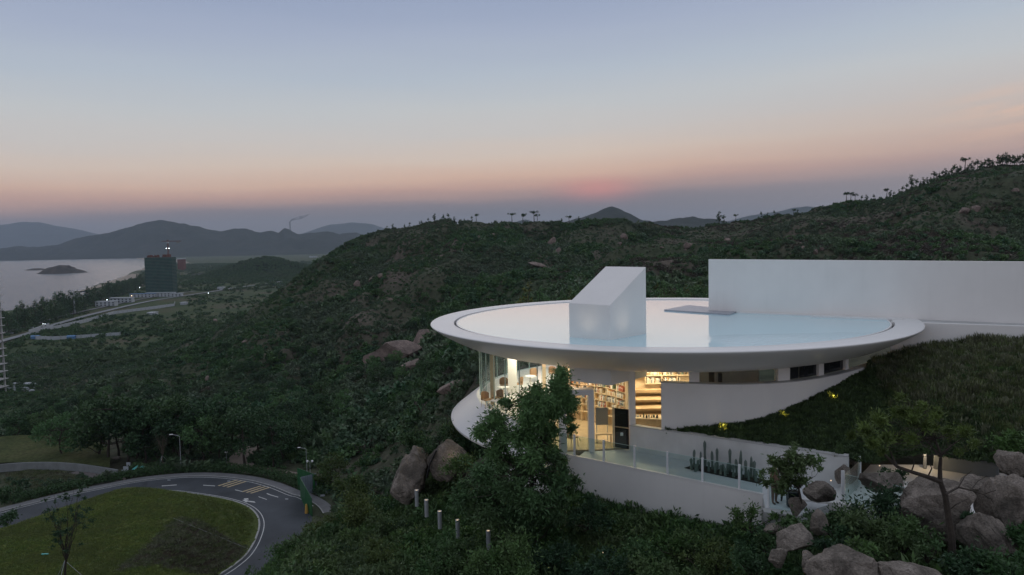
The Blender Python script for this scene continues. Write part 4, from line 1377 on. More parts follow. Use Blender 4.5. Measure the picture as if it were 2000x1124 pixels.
cpart(MB().lathe([(0.001, pz_ + bh * 0.91), (0.08, pz_ + bh * 0.91), (0.08, pz_ + bh), (0.001, pz_ + bh)], bp0.x, bp0.y, n=16), 'cap', M['metal_grey'], lb_)


def glow(name, loc, power, col=WARM, r=0.04):
    d = bpy.data.lights.new(name, 'POINT')
    d.energy = power
    d.color = col
    d.shadow_soft_size = r
    o = bpy.data.objects.new(name, d)
    o.location = loc
    return link(o)


glow('bollard_glow', (bp0.x - 0.1, bp0.y - 0.3, pz_ + bh * 0.8), 16)

# two small uplights standing in the water in front of the skylight tower
def uplight(q, nrm, lb):
    p = Vector((q.x, q.y, -4.79)) + Vector((nrm.x, nrm.y, 0)) * 0.28
    o = MB().lathe([(0.001, 0), (0.03, 0), (0.03, 0.03), (0.001, 0.03)], n=12).build('uplight', M['metal_white'])
    o.location = p
    tag(o, lb, 'lamp')
    d = bpy.data.lights.new('uplight_beam', 'SPOT')
    d.energy = 6.5
    d.color = (1.0, 0.83, 0.62)
    d.spot_size = math.radians(75)
    d.spot_blend = 1.0
    d.shadow_soft_size = 0.25
    s = bpy.data.objects.new('uplight_beam', d)
    s.location = p + Vector((nrm.x, nrm.y, 0)) * 0.75 + Vector((0, 0, 0.35))
    aim = Vector((q.x, q.y, -3.85)) - s.location
    s.rotation_euler = aim.to_track_quat('-Z', 'Y').to_euler()
    link(s)


uplight(qL.lerp(qF, 0.49), -_n, 'small uplight in the water at the left face of the skylight tower')
uplight(qF.lerp(qR, 0.33), _e, 'small uplight in the water at the right face of the skylight tower')

# ------------------------------------------------------------------ road terrace: road, kerbs, markings, lawn
RP = lambda px, py, dz=0.0: PZ(px, py, RZ + 0.02 + dz)


def smooth_path(pts, n=8, closed=False):
    P = [Vector(p) for p in pts]
    out = []
    m = len(P)
    rng_ = range(m if closed else m - 1)
    for i in rng_:
        p0, p1, p2, p3 = (P[(i + k - 1) % m] if closed else P[max(0, min(m - 1, i + k - 1))] for k in range(4))
        for j in range(n):
            t = j / n
            out.append(0.5 * ((2 * p1) + (-p0 + p2) * t + (2 * p0 - 5 * p1 + 4 * p2 - p3) * t * t + (-p0 + 3 * p1 - 3 * p2 + p3) * t ** 3))
    if not closed:
        out.append(P[-1])
    return out


inner_px = [(430, 1124), (455, 1108), (482, 1085), (500, 1056), (508.5, 1024), (499, 1001), (474, 985), (432, 973.5), (381, 965.5), (336, 960.5), (275, 962), (205, 974), (144, 993), (64, 1020), (-20, 1050)]
outer_px = [(640, 1120), (640, 1040), (625, 995), (589, 972), (568, 966), (528, 950), (480, 938), (416, 931.5), (352, 932), (275, 939.5), (205, 952.5), (128, 968.5), (29, 993), (-60, 1018)]
inner = smooth_path([RP(*p) for p in inner_px])
outer = smooth_path([RP(*p) for p in outer_px])
near_pts = [Vector((inner[0].x + 3, 78, RZ + .02)), Vector((inner[0].x + 12, 80, RZ + .02))]
# road sheet as a triangulated strip between the two edges
def strip(A, B, n=120):
    def res(P):
        L = [0]
        for i in range(1, len(P)):
            L.append(L[-1] + (P[i] - P[i - 1]).length)
        return [Vector([np.interp(t * L[-1], L, [p[k] for p in P]) for k in range(3)]) for t in np.linspace(0, 1, n)]
    a, b = res(A), res(B)
    m = MB()
    for p, q in zip(a, b):
        m.v += [tuple(p), tuple(q)]
    m.f = [(2 * i, 2 * i + 1, 2 * i + 3, 2 * i + 2) for i in range(n - 1)]
    return m


rin = [Vector((inner[0].x + 1.5, 80, RZ + .02))] + inner
rout = [Vector((inner[0].x + 13, 80, RZ + .02))] + outer
tag(strip(rin, rout).build('road', M['asphalt']), kind='structure')
# outer pavement with kerb, both following the outer edge
kb = MB().sweep(outer[14:], [(0.0, -0.05), (0.0, 0.13), (-0.16, 0.13), (-0.16, -0.05)])
kbo = kb.build('kerb', M['kerb'])
tag(kbo, kind='structure')
tag(MB().sweep(outer[14:], [(-0.165, -0.05), (-0.165, 0.12), (-1.9, 0.12), (-1.9, -0.05)]).build('pavement', M['pavement']), kind='structure')
tag(MB().sweep(inner, [(0.0, -0.05), (0.0, 0.14), (0.28, 0.14), (0.28, -0.05)]).build('kerb', M['kerb']), kind='structure')
tag(MB().sweep(inner, [(-0.5, 0.004), (-0.5, 0.008), (-0.62, 0.008), (-0.62, 0.004)]).build('lane_line', M['paint']), kind='structure')
tag(MB().sweep(outer[18:], [(0.42, 0.004), (0.42, 0.008), (0.55, 0.008), (0.55, 0.004)]).build('lane_line', M['paint']), kind='structure')


def mark(quads, name, material):
    m = MB()
    for q in quads:
        m.add([RP(x, y, 0.012) for x, y in q], [(0, 1, 2, 3)])
    return tag(m.build(name, material), kind='structure')


for (x0, y0, x1, y1) in ((316, 949.5, 345, 947.5), (397, 948, 420, 949.5), (459, 957, 474, 960.5), (505, 970.5, 521, 976)):
    mark([[(x0, y0 - 0.55), (x1, y1 - 0.55), (x1, y1 + 0.55), (x0, y0 + 0.55)]], 'lane_dash', M['paint'])
mark([[(268, 956.5), (279, 956.3), (290, 942.5), (281, 943.2)]], 'asphalt_patch', M['dark_gap'])
for px, py in ((560, 975), (447, 940), (330, 938)):
    mark([[(px - 3, py - 0.8), (px + 3, py - 0.8), (px + 3, py + 0.8), (px - 3, py + 0.8)]], 'drain_cover', M['metal_grey'])
for bx in (0, 46):
    dy = bx * 0.255
    for k in range(3):
        x0, y0 = 427 + bx + k * 8.5, 949 + dy + k * 1.4
        x1, y1 = x0 + 37, y0 - 11.5
        mark([[(x0 - 2.2, y0), (x1 - 2.2, y1), (x1 + 1.6, y1 + 0.4), (x0 + 1.6, y0 + 0.5)]], 'rumble_bar', M['paint_y'])
mark([[(521, 963.5), (527, 965.5), (527, 967.3), (521, 965)], [(527, 966), (544, 971), (543, 972), (526, 967)]], 'lane_arrow', M['paint'])
mark([[(473, 977), (480, 975.6), (487, 979), (481, 981.5)], [(480, 977.5), (497, 979.8), (499, 982.4), (484, 980.4)], [(476, 974), (484, 973.5), (486, 976), (478, 976.6)]], 'lane_arrow', M['paint'])

# lawn: a gently raised mound inside the loop, dry bed on its near right flank
lawn_edge = [p + Vector((0, 0, 0.1)) for p in inner] + [Vector((-115, 96, RZ)), Vector((-110, 78, RZ)), Vector((-60, 76, RZ)), Vector((-40, 80, RZ))]
lp = [(p.x, p.y) for p in lawn_edge]


def in_poly(x, y, poly):
    x, y = np.asarray(x), np.asarray(y)
    c = np.zeros(x.shape, bool)
    n = len(poly)
    for i in range(n):
        x0, y0 = poly[i]
        x1, y1 = poly[(i + 1) % n]
        if y0 == y1:
            continue
        cond = ((y0 > y) != (y1 > y)) & (x < (x1 - x0) * (y - y0) / (y1 - y0) + x0)
        c ^= cond
    return c


def edge_dist(x, y, poly, skip=0):
    d = np.full(np.shape(x), 1e9)
    for i in range(len(poly) - skip):
        ax, ay = poly[i]
        bx, by = poly[(i + 1) % len(poly)]
        L2 = (bx - ax) ** 2 + (by - ay) ** 2 + 1e-9
        t = np.clip(((x - ax) * (bx - ax) + (y - ay) * (by - ay)) / L2, 0, 1)
        d = np.minimum(d, np.hypot(x - ax - t * (bx - ax), y - ay - t * (by - ay)))
    return d


gx = np.arange(-116, -34, 0.8)
gy = np.arange(76, 128, 0.8)
GX, GY = np.meshgrid(gx, gy)
ins = in_poly(GX, GY, lp)
ED = edge_dist(GX, GY, lp[:len(inner)], 1)


def lawn_z(x, y):
    x, y = np.asarray(x, float), np.asarray(y, float)
    d = edge_dist(x, y, lp[:len(inner)], 1)
    k = np.clip(d / 10, 0, 1)
    zz = RZ + 0.16 + 3.5 * (k * k * (3 - 2 * k))
    # break of slope on the near right
    return zz


LZ = lawn_z(GX, GY)
nid = -np.ones(GX.shape, int)
keep = np.zeros(GX.shape, bool)
cell = ins[:-1, :-1] & ins[1:, :-1] & ins[:-1, 1:] & ins[1:, 1:]
lv, lf = [], []
ii = np.arange(GX.size).reshape(GX.shape)
lq = np.stack([ii[:-1, :-1], ii[:-1, 1:], ii[1:, 1:], ii[1:, :-1]], -1)[cell]
lme = np_mesh('lawn', np.stack([GX, GY, LZ], -1).reshape(-1, 3), lq, M['lawn'], True)
lawn = link(bpy.data.objects.new('lawn', lme))
tag(lawn, kind='structure')
# fill between grid border and kerb
rim = MB().sweep(inner, [(0.27, 0.0), (0.27, 0.15), (1.6, 0.22), (1.6, 0.0)])
tag(rim.build('lawn_border', M['lawn']), kind='structure')


def on_lawn(px, py):
    r = ray(px, py)
    ys = np.linspace(70, 135, 1300)
    d = r.z * ys - lawn_z(r.x * ys, ys)
    k = np.argmax(d < 0)
    return Vector((r.x * ys[k], ys[k], float(lawn_z(r.x * ys[k], ys[k]))))


# dark dry bed sheet laid on the mound
bedpx = [(215, 1122), (268, 1083), (330, 1022), (352, 1012), (400, 1022), (482, 1068), (470, 1090), (440, 1110), (424, 1122)]
bd_pts = [on_lawn(*p) for p in bedpx]
bpoly = [(p.x, p.y) for p in bd_pts]
BX, BY = np.meshgrid(np.arange(-92, -34, 0.22), np.arange(82, 118, 0.22))
inb = in_poly(BX, BY, bpoly)
ii = np.arange(BX.size).reshape(BX.shape)
cellb = inb[:-1, :-1] & inb[1:, :-1] & inb[:-1, 1:] & inb[1:, 1:]
bq = np.stack([ii[:-1, :-1], ii[:-1, 1:], ii[1:, 1:], ii[1:, :-1]], -1)[cellb]
tag(link(bpy.data.objects.new('dry_bed', np_mesh('dry_bed', np.stack([BX, BY, lawn_z(BX, BY) + 0.03], -1).reshape(-1, 3), bq, M['bare_bed'], True))), kind='structure')
eg = MB()
e_pts = [on_lawn(340 + 144 * t, 1014 + 59 * t) for t in np.linspace(0, 1, 14)]
tag(MB().tube([p + Vector((0, 0, 0.06)) for p in e_pts], 0.05, 5).build('edging_strip', M['kerb']), 'thin pale edging strip running down the dry lawn bed', 'edging')

# left of the road: brick apron, dark bed, curved low wall, upper lawn
tag(MB().add([RP(150, 958, -0.012), RP(182, 950, -0.012), RP(240, 938, -0.012), RP(228, 927, -0.012), RP(150, 921, -0.012), RP(128, 926, -0.012)], [(0, 1, 2, 3, 4, 5)]).build('brick_apron', M['brick_path']), kind='structure')
tag(MB().add([RP(28, 985, 0.02), RP(178, 949, 0.02), RP(150, 930, 0.02), RP(120, 921, 0.02), RP(60, 918, 0.02), RP(10, 926, 0.02)], [(0, 1, 2, 3, 4, 5)]).build('dark_bed', M['bare_bed']), kind='structure')
cwp = smooth_path([PZ(x, y, RZ) for x, y in ((-30, 925), (10, 920), (60, 917), (110, 917), (160, 921), (200, 927), (229, 932))], 6)
cwl = MB().sweep(cwp, [(0, -0.2), (0, 1.35), (0.3, 1.35), (0.3, -0.2)]).build('curved_wall', M['wall_grey'])
tag(cwl, 'curved low grey wall between the upper lawn and the brick apron', 'wall')
ulp = [PZ(x, y, RZ + 1.2) for x, y in ((-60, 905), (60, 903), (160, 907), (215, 913), (215, 880), (190, 862), (120, 852), (40, 850), (-60, 858))]
tag(MB().add(ulp, [tuple(range(len(ulp)))]).build('upper_lawn', M['rough_lawn']), kind='structure')

# dirt road beyond the hedge
dp = smooth_path([PZ(x, y, RZ + 0.12) for x, y in ((492, 872), (478, 884), (466, 900), (478, 914), (520, 922), (570, 930), (630, 937), (720, 945), (800, 950))], 8)
wds = np.interp(np.linspace(0, 1, len(dp)), [0, .2, .35, .5, 1], [1.6, 2.2, 2.4, 2.0, 2.4])
m_ = MB()
for i, p in enumerate(dp):
    d = (dp[min(i + 1, len(dp) - 1)] - dp[max(i - 1, 0)]).normalized()
    n_ = Vector((-d.y, d.x, 0)) * wds[i]
    m_.v += [tuple(p + n_), tuple(p - n_)]
m_.f = [(2 * i, 2 * i + 1, 2 * i + 3, 2 * i + 2) for i in range(len(dp) - 1)]
tag(m_.build('dirt_road', M['dirt']), kind='structure')

# street lamps
sl0 = thing('street_lamp', 'slim grey street lamp standing in the hedge at the top of the road loop', 'street lamp', (0, 0, 0), 0, 'street lamps by the road')
cpart(MB().tube([(0, 0, 0), (0, 0, 1.2), (0, 0, 5.9)], [0.11, 0.075, 0.05], 8), 'pole', M['metal_grey'], sl0)
cpart(MB().tube([(0, 0, 5.88), (-0.25, 0, 6.05), (-1.25, 0, 6.25)], [0.045, 0.045, 0.04], 6), 'arm', M['metal_grey'], sl0)
cpart(MB().box(-1.75, -1.15, -0.11, 0.11, 6.22, 6.33), 'lamp_head', M['metal_white'], sl0)
for i, (px, py, hp, lb) in enumerate(((354, 918, 72, 'slim grey street lamp standing in the hedge at the top of the road loop'), (600, 932, 60, 'street lamp with a camera cluster behind the green hoarding'))):
    o = sl0 if i == 0 else copy_tree(sl0)
    p = PZ(px, py, RZ)
    o.location = p
    s = hp / FOC * p.y / 6.3
    o.scale = (s, s, s)
    o['label'] = lb
    if i == 1:
        c2 = thing('camera_pole', 'short pole with two white cameras beside the right street lamp', 'camera', (p.x + 0.6, p.y, RZ))
        cpart(MB().tube([(p.x + 0.6, p.y, RZ), (p.x + 0.6, p.y, RZ + 3.0)], 0.05, 6), 'pole', M['metal_grey'], c2)
        for sx in (-0.45, 0.45):
            cpart(MB().lathe([(0.001, RZ + 2.75), (0.2, RZ + 2.85), (0.2, RZ + 3.1), (0.001, RZ + 3.2)], p.x + 0.6 + sx, p.y, n=12), 'camera', M['metal_white'], c2)

# hoardings by the road
gh = thing('green_hoarding', 'tall green corrugated hoarding folded round the road edge', 'hoarding', PZ(585, 960, RZ))
for (x0, yb0, yt0), (x1, yb1, yt1) in ((((582, 957, 914), (616, 964, 927))), (((587, 972, 932), (597, 996, 950))), (((597, 996, 950), (610, 1010, 974)))):
    pa, pb = PZ(x0, yb0, RZ), PZ(x1, yb1, RZ)
    nseg = 4
    for k in range(nseg):
        qa, qb = pa.lerp(pb, k / nseg), pa.lerp(pb, (k + 0.96) / nseg)
        ta = ray(x0, yt0).z * pa.y * (1 - k / nseg) + ray(x1, yt1).z * pb.y * k / nseg
        tb = ray(x0, yt0).z * pa.y * (1 - (k + .96) / nseg) + ray(x1, yt1).z * pb.y * (k + .96) / nseg
        cpart(MB().obox(qa, qb, 0.06, RZ, ta, None, tb), 'panel', M['green_sheet'], gh)
gyh = thing('grey_hoarding', 'grey metal sheet hoarding standing behind the green one', 'hoarding', PZ(590, 966, RZ))
pa, pb = PZ(589, 966, RZ), PZ(620, 962, RZ)
for k in range(7):
    qa, qb = pa.lerp(pb, k / 7), pa.lerp(pb, (k + 0.95) / 7)
    cpart(MB().obox(qa, qb, 0.06, RZ, ray(589, 932).z * pa.y + k * 0.05, None), 'panel', M['grey_sheet'], gyh)
for nm, px, py, sx, sy, h, mt, lb in (('tarpaulin', 632, 957, 1.5, 0.9, 0.4, 'tarp', 'turquoise tarpaulin over a heap beside the grey hoarding'),
                                      ('tarpaulin', 273, 916, 1.2, 0.8, 0.7, 'tarp', 'turquoise tarpaulin in the bushes at the end of the curved wall')):
    p = PZ(px, py, RZ)
    b = MB()
    for j in range(7):
        for i in range(9):
            u, v = i / 4 - 1, j / 3 - 1
            b.v.append((p.x + u * sx, p.y + v * sy, RZ + 0.05 + h * max(0, 1 - u * u) * max(0, 1 - v * v) + 0.12 * random.random()))
    b.f = [(j * 9 + i, j * 9 + i + 1, j * 9 + i + 10, j * 9 + i + 9) for j in range(6) for i in range(8)]
    tag(b.build(nm, M[mt], smooth=True), lb, 'tarpaulin')
for px, py, s, lb in ((622, 966, 0.5, 'grey sack at the foot of the grey hoarding'), (630, 970, 0.45, 'pale sack in front of the turquoise tarpaulin'), (640, 963, 0.4, 'small grey sack right of the turquoise tarpaulin')):
    p = PZ(px, py, RZ)
    o = MB().lathe([(0.001, 0), (s * .9, 0.05), (s, 0.25 * s), (s * .8, 0.6 * s), (0.001, 0.7 * s)], n=12).build('sack', M['grey_screen'], smooth=True)
    o.location = p
    tag(o, lb, 'sack')
yb = PZ(599, 1003, RZ)
yo = MB().lathe([(0.001, 0), (0.28, 0), (0.3, 0.2), (0.2, 1.2), (0.14, 1.5), (0.001, 1.55)], n=12).build('traffic_barrel', M['yellow'], smooth=True)
yo.location = yb
tag(yo, 'yellow barrel at the near end of the green hoarding', 'barrel')
# small signs by the bend
for px, py, wv, hv, lb in ((246, 915, 1.0, 0.7, 'lower left white sign board beside the brick apron'), (243, 921, 1.0, 0.6, 'lowest white sign board beside the brick apron'), (251, 907, 0.8, 0.7, 'upper white sign board behind the brick apron')):
    p = PZ(px, py + 6, RZ)
    s = thing('sign', lb, 'sign', p)
    zc_ = ray(px, py).z * p.y
    cpart(MB().box(p.x - wv / 2, p.x + wv / 2, p.y, p.y + 0.05, zc_ - hv / 2, zc_ + hv / 2), 'board', M['far_white'], s)
    cpart(MB().box(p.x - 0.04, p.x + 0.04, p.y + 0.052, p.y + 0.1, RZ, zc_ + hv / 2), 'post', M['metal_grey'], s)
# path lamp near the dirt road
pq = PZ(443, 907, RZ)
pld = thing('path_lamp', 'small lamp post with a round white head at the dirt road', 'lamp', pq)
cpart(MB().tube([pq, pq + Vector((0, 0, 2.3))], 0.05, 6), 'post', M['metal_grey'], pld)
cpart(MB().lathe([(0.001, RZ + 2.3), (0.3, RZ + 2.35), (0.3, RZ + 2.5), (0.001, RZ + 2.6)], pq.x, pq.y, n=12), 'lamp_head', M['metal_white'], pld)
pq = on_lawn(88, 1085)
fl = MB().box(pq.x - 0.45, pq.x + 0.45, pq.y - .1, pq.y + .1, pq.z + 0.05, pq.z + 0.2).build('lawn_box', M['tarp'])
tag(fl, 'small pale blue box lying on the near lawn', 'box')

# ------------------------------------------------------------------ the plain: road, towers, cabins, fences
PL = -93.0
G = lambda px, py, dz=0.0: PZ(px, py, PL + dz)


def flat_strip(name, pts, wid, material, dz=0.6):
    P = smooth_path([G(x, y, dz) for x, y in pts], 6)
    m = MB()
    for i, p in enumerate(P):
        d = (P[min(i + 1, len(P) - 1)] - P[max(i - 1, 0)]).normalized()
        n_ = Vector((-d.y, d.x, 0)) * wid / 2
        zz = max(p.z, gz(p.x, p.y) + 0.5)
        m.v += [(p.x + n_.x, p.y + n_.y, zz), (p.x - n_.x, p.y - n_.y, zz)]
    m.f = [(2 * i, 2 * i + 1, 2 * i + 3, 2 * i + 2) for i in range(len(P) - 1)]
    return tag(m.build(name, material), kind='structure')


flat_strip('highway', [(-40, 682), (0, 667), (60, 650), (120, 630), (200, 609), (300, 587), (400, 572), (470, 561), (530, 553), (560, 548)], 10, M['highway'])
flat_strip('highway', [(-40, 664), (0, 651), (60, 636), (120, 618), (200, 600), (290, 582), (380, 569)], 7, M['pavement'])
flat_strip('service_road', [(190, 588), (240, 572), (268, 560), (300, 549)], 9, M['dirt'])

tw_b = G(319, 577)
TW = thing('unfinished_tower', 'tall unfinished tower wrapped in green safety netting by the beach', 'building', tw_b)
wx0, wx1 = G(290, 577).x, G(336, 577).x
tz = ray(317, 497).z * tw_b.y
dpt = 20
nfl = 26
fh = (tz - 6 - PL) / nfl
core = cpart(MB().box(wx0 + 2, wx1 - 2, tw_b.y + 2, tw_b.y + dpt - 2, PL, tz - 6), 'core', M['slab_far'], TW)
for k in range(nfl):
    z0 = PL + k * fh
    cpart(MB().box(wx0 + 0.2 * (k % 2), wx1 - 0.2 * (k % 3), tw_b.y + 0.15 * (k % 2), tw_b.y + dpt, z0, z0 + fh - 0.55), 'net_band', M['net'], TW)
    cpart(MB().box(wx0 + 0.8, wx1 - 0.8, tw_b.y + 0.8, tw_b.y + dpt - 0.8, z0 + fh - 0.55, z0 + fh), 'floor_slab', M['slab_far'], TW)
fm = MB()
for k in range(26):
    x = random.uniform(wx0 + 1, wx1 - 3)
    fm.box(x, x + random.uniform(0.5, 3), tw_b.y + 1 + random.random() * 6, tw_b.y + 9, tz - 6, tz - random.uniform(0, 4))
cpart(fm, 'formwork', M['formwork'], TW)
# tower crane behind it
cb = PY(329, 500, tw_b.y + dpt + 6)
CR = thing('tower_crane', 'red tower crane with floodlights above the netted tower', 'crane', (cb.x, cb.y, PL))
zj = ray(329, 472.5).z * cb.y
sc_ = cb.y / FOC
mm_ = MB()
for sx in (-1, 1):
    for sy in (-1, 1):
        mm_.tube([(cb.x + sx, cb.y + sy, PL), (cb.x + sx, cb.y + sy, zj + 4)], 0.28, 4)
for k in range(int((zj - PL) / 3)):
    z0 = PL + 3 * k
    mm_.tube([(cb.x - 1, cb.y - 1, z0), (cb.x + 1, cb.y - 1, z0 + 3)], 0.16, 4, False)
cpart(mm_, 'mast', M['formwork'], CR)
jb = MB()
x0, x1 = cb.x - 12 * sc_, cb.x + 26 * sc_
for zz, yy in ((zj, -0.8), (zj, 0.8), (zj + 1.6, 0)):
    jb.tube([(x0, cb.y + yy, zz), (x1, cb.y + yy, zz)], 0.22, 4)
nk = 16
for k in range(nk):
    xx = x0 + (x1 - x0) * k / nk
    jb.tube([(xx, cb.y, zj + 1.6), (xx + (x1 - x0) / nk / 2, cb.y - .8, zj), (xx + (x1 - x0) / nk, cb.y, zj + 1.6)], 0.15, 4, False)
cpart(jb, 'jib', M['formwork'], CR)
cpart(MB().box(x1 - 9, x1 - 4, cb.y - 1.2, cb.y + 1.2, zj - 3.4, zj - 0.2), 'counterweight', M['slab_far'], CR)
cpart(MB().box(cb.x - 1.6, cb.x + 1.6, cb.y - 1.6, cb.y + 1.6, zj - 3.2, zj - 0.3), 'cab', M['far_white'], CR)
for dx in (-2.6, 3.0):
    zl_ = ray(329, 485.5).z * cb.y
    cpart(MB().lathe([(0.001, zl_ - 1.0), (1.0, zl_), (0.001, zl_ + 1.0)], cb.x + dx, cb.y - 2, n=8), 'floodlight', M['far_lamp'], CR)

# concrete frame at the left edge
LB0 = G(-2, 777)
fb = thing('concrete_frame_building', 'bare concrete frame of an unfinished block at the left edge', 'building', LB0)
xr = G(13, 777).x - 10.5
ztop = ray(2, 470).z * LB0.y
nf = 20
hs = (ztop - PL) / nf
for k in range(nf + 1):
    cpart(MB().box(xr - 26, xr + 1.6, LB0.y - 1, LB0.y + 15, PL + k * hs - 0.35, PL + k * hs), 'floor_slab', M['concrete'], fb)
for cx_ in (0.3, -5.5, -11.5, -17.5):
    for cy_ in (0.2, 6.5, 13):
        cpart(MB().box(xr + cx_ - 0.45, xr + cx_ + 0.45, LB0.y + cy_ - 0.45, LB0.y + cy_ + 0.45, PL - 0.8, ztop), 'column', M['concrete'], fb)
for k in range(nf):
    cpart(MB().box(xr - 20, xr - 6.5, LB0.y + 3, LB0.y + 3.3, PL + k * hs + 0.01, PL + (k + 0.62) * hs), 'infill_wall', M['wall_grey'], fb)
rb = MB()
for k in range(70):
    p = G(14 + random.random() * 60, 752 + random.random() * 14)
    s = random.uniform(0.4, 1.6)
    rb.box(p.x - s, p.x + s, p.y - s, p.y + s, PL, PL + random.uniform(0.3, 1.6))
tag(rb.build('rubble', M['far_white']), 'pale rubble and site sheds spread at the foot of the concrete frame', 'rubble', kind='stuff')


def cabin(px0, px1, pyb, hpx, depth, lb, roof='far_white'):
    a, b = G(px0, pyb), G(px1, pyb)
    Yc = a.y
    h = hpx / FOC * Yc
    o = thing('site_cabin', lb, 'cabin', (a.x, Yc, PL))
    cpart(MB().box(a.x, b.x, Yc, Yc + depth, PL, PL + h), 'wall', M['far_white'], o)
    cpart(MB().box(a.x - 0.6, b.x + 0.6, Yc - 0.6, Yc + depth + 0.6, PL + h + 0.01, PL + h + 0.7), 'roof', M[roof], o)
    n = max(2, int((px1 - px0) / 6))
    for r in range(2):
        for k in range(n):
            x = a.x + (b.x - a.x) * (k + 0.5) / n
            z = PL + h * (0.12 + 0.46 * r)
            cpart(MB().box(x - 1.2, x + 1.2, Yc - 0.12, Yc - 0.01, z, z + h * 0.25), 'window', M['window_dark'], o)
    return o


cabin(186, 220, 599, 9, 9, 'long white two storey site cabin nearest the casuarina trees')
cabin(214, 252, 592, 9, 9, 'middle white site cabin with floodlights on its eaves')
cabin(253, 296, 582, 7, 8, 'long white site cabin with a blue roof edge left of the tower', 'far_blue')
cabin(285, 333, 581, 8, 8, 'white site cabin directly in front of the netted tower')
cabin(334, 352, 580, 6, 8, 'small white cabin right of the netted tower')
for px, py, kind in ((209, 586, 0), (246, 584, 0), (257, 578, 1), (274, 576, 0), (297, 576, 0), (329, 572, 0), (273, 562, 0), (407, 573, 0), (84, 633, 0), (88, 633, 0)):
    p = PY(px, py, G(px, max(py + 5, 560)).y)
    r_ = 0.4 if px < 100 else 0.8
    o = MB().lathe([(0.001, -r_), (r_, 0), (0.001, r_)], n=8).build('floodlight', M['far_lamp_warm' if kind else 'far_lamp'])
    o.location = p
    tag(o, ('warm' if kind else 'cool white') + ' floodlight shining on the building site and coast road', 'floodlight', 'site floodlights on the plain')
# pinkish slab behind tower, mast, far sheds
pk = G(353, 529)
o = thing('pink_block', 'pinkish low block behind the netted tower', 'building', pk)
cpart(MB().box(pk.x - 12, pk.x + 14, pk.y, pk.y + 20, PL, ray(350, 507).z * pk.y), 'wall', M['formwork'], o)
cpart(MB().box(pk.x - 13, pk.x + 15, pk.y - 1, pk.y + 21, ray(350, 507).z * pk.y + .02, ray(350, 505).z * pk.y), 'roof', M['far_white'], o)
p = G(146, 613)
ms = MB().tube([(p.x, p.y, PL), (p.x, p.y, ray(146, 567).z * p.y)], [1.1, 0.55], 8).build('mast', M['far_white'])
tag(ms, 'tall pale mast rising among the casuarina trees', 'mast')
for px, py, wpx, hpx, lb in ((455, 490, 22, 4, 'long pale building at the foot of the headland'), (484, 497, 16, 2, 'thin lit roof on the plain before the headland'), (604, 501, 15, 2.5, 'bright roof on the plain near the hill flank'),
                             (424, 562, 12, 4, 'small white shed beside the highway'), (352, 592, 9, 4, 'small white hut by the end of the panel fence'), (287, 612, 14, 4, 'low white shed in the green field')):
    Yb = G(px, py + hpx).y if py > 505 else PZ(px, py + hpx, -94).y
    p = PY(px, py + hpx, Yb)
    q = PY(px + wpx, py + hpx, Yb)
    hh = hpx / FOC * Yb
    o = thing('far_shed', lb, 'building', p)
    cpart(MB().box(p.x, q.x, Yb, Yb + 12, PL - 1, PL + hh), 'wall', M['far_white'], o)
    cpart(MB().box(p.x - .4, q.x + .4, Yb - .4, Yb + 12.4, PL + hh + .02, PL + hh + 0.8), 'roof', M['far_white'], o)


def panel_fence(lb, pts, h, wpan, mt='far_white'):
    P = [G(x, y) for x, y in pts]
    o = thing('panel_fence', lb, 'fence', P[0])
    for a_, b_ in zip(P[:-1], P[1:]):
        n = max(1, int((b_ - a_).length / wpan))
        for k in range(n):
            qa, qb = a_.lerp(b_, k / n), a_.lerp(b_, (k + 0.86) / n)
            g0_ = max(PL, gz(qa.x, qa.y))
            cpart(MB().obox(qa, qb, 0.3, g0_ - 0.5, g0_ + h), 'panel', M[mt], o)
            cpart(MB().obox(qb + (qb - qa) * 0.02, qb + (qb - qa) * 0.14, 0.3, g0_ - 0.5, g0_ + h + 0.5), 'post', M['metal_grey'], o)
    return o


panel_fence('long white panel fence climbing diagonally across the plain', [(97, 646), (170, 629), (222, 614), (341, 598), (342, 593)], 4.0, 9)
panel_fence('short white fence with blue sheds at the edge of the field', [(60, 662), (100, 664), (160, 661), (236, 656)], 3.4, 8)
p = G(58, 657)
o = thing('gate_wall', 'pale gate wall with two openings at the start of the panel fence', 'wall', p)
q = G(97, 643)
for t0, t1 in ((0, 0.55), (0.66, 0.74), (0.85, 1.0)):
    cpart(MB().obox(p.lerp(q, t0), p.lerp(q, t1), 0.6, PL, PL + 6), 'wall_section', M['far_white'], o)
cpart(MB().obox(p, q, 0.6, PL + 6.01, PL + 7), 'lintel', M['far_white'], o)
for px, py, lb in ((70, 662, 'blue shed nearest the gate wall'), (140, 662, 'blue shed at the middle of the short white fence')):
    p = G(px, py)
    o = MB().box(p.x - 4, p.x + 4, p.y - 2, p.y + 2, PL, PL + 2.6).add([(p.x - 4.4, p.y - 2.4, PL + 2.6), (p.x + 4.4, p.y - 2.4, PL + 2.6), (p.x + 4.4, p.y + 2.4, PL + 2.6), (p.x - 4.4, p.y + 2.4, PL + 2.6), (p.x - 4.4, p.y, PL + 3.8), (p.x + 4.4, p.y, PL + 3.8)],
                                                                           [(0, 1, 5, 4), (2, 3, 4, 5), (0, 4, 3), (1, 2, 5)]).build('blue_shed', M['far_blue'])
    tag(o, lb, 'shed')
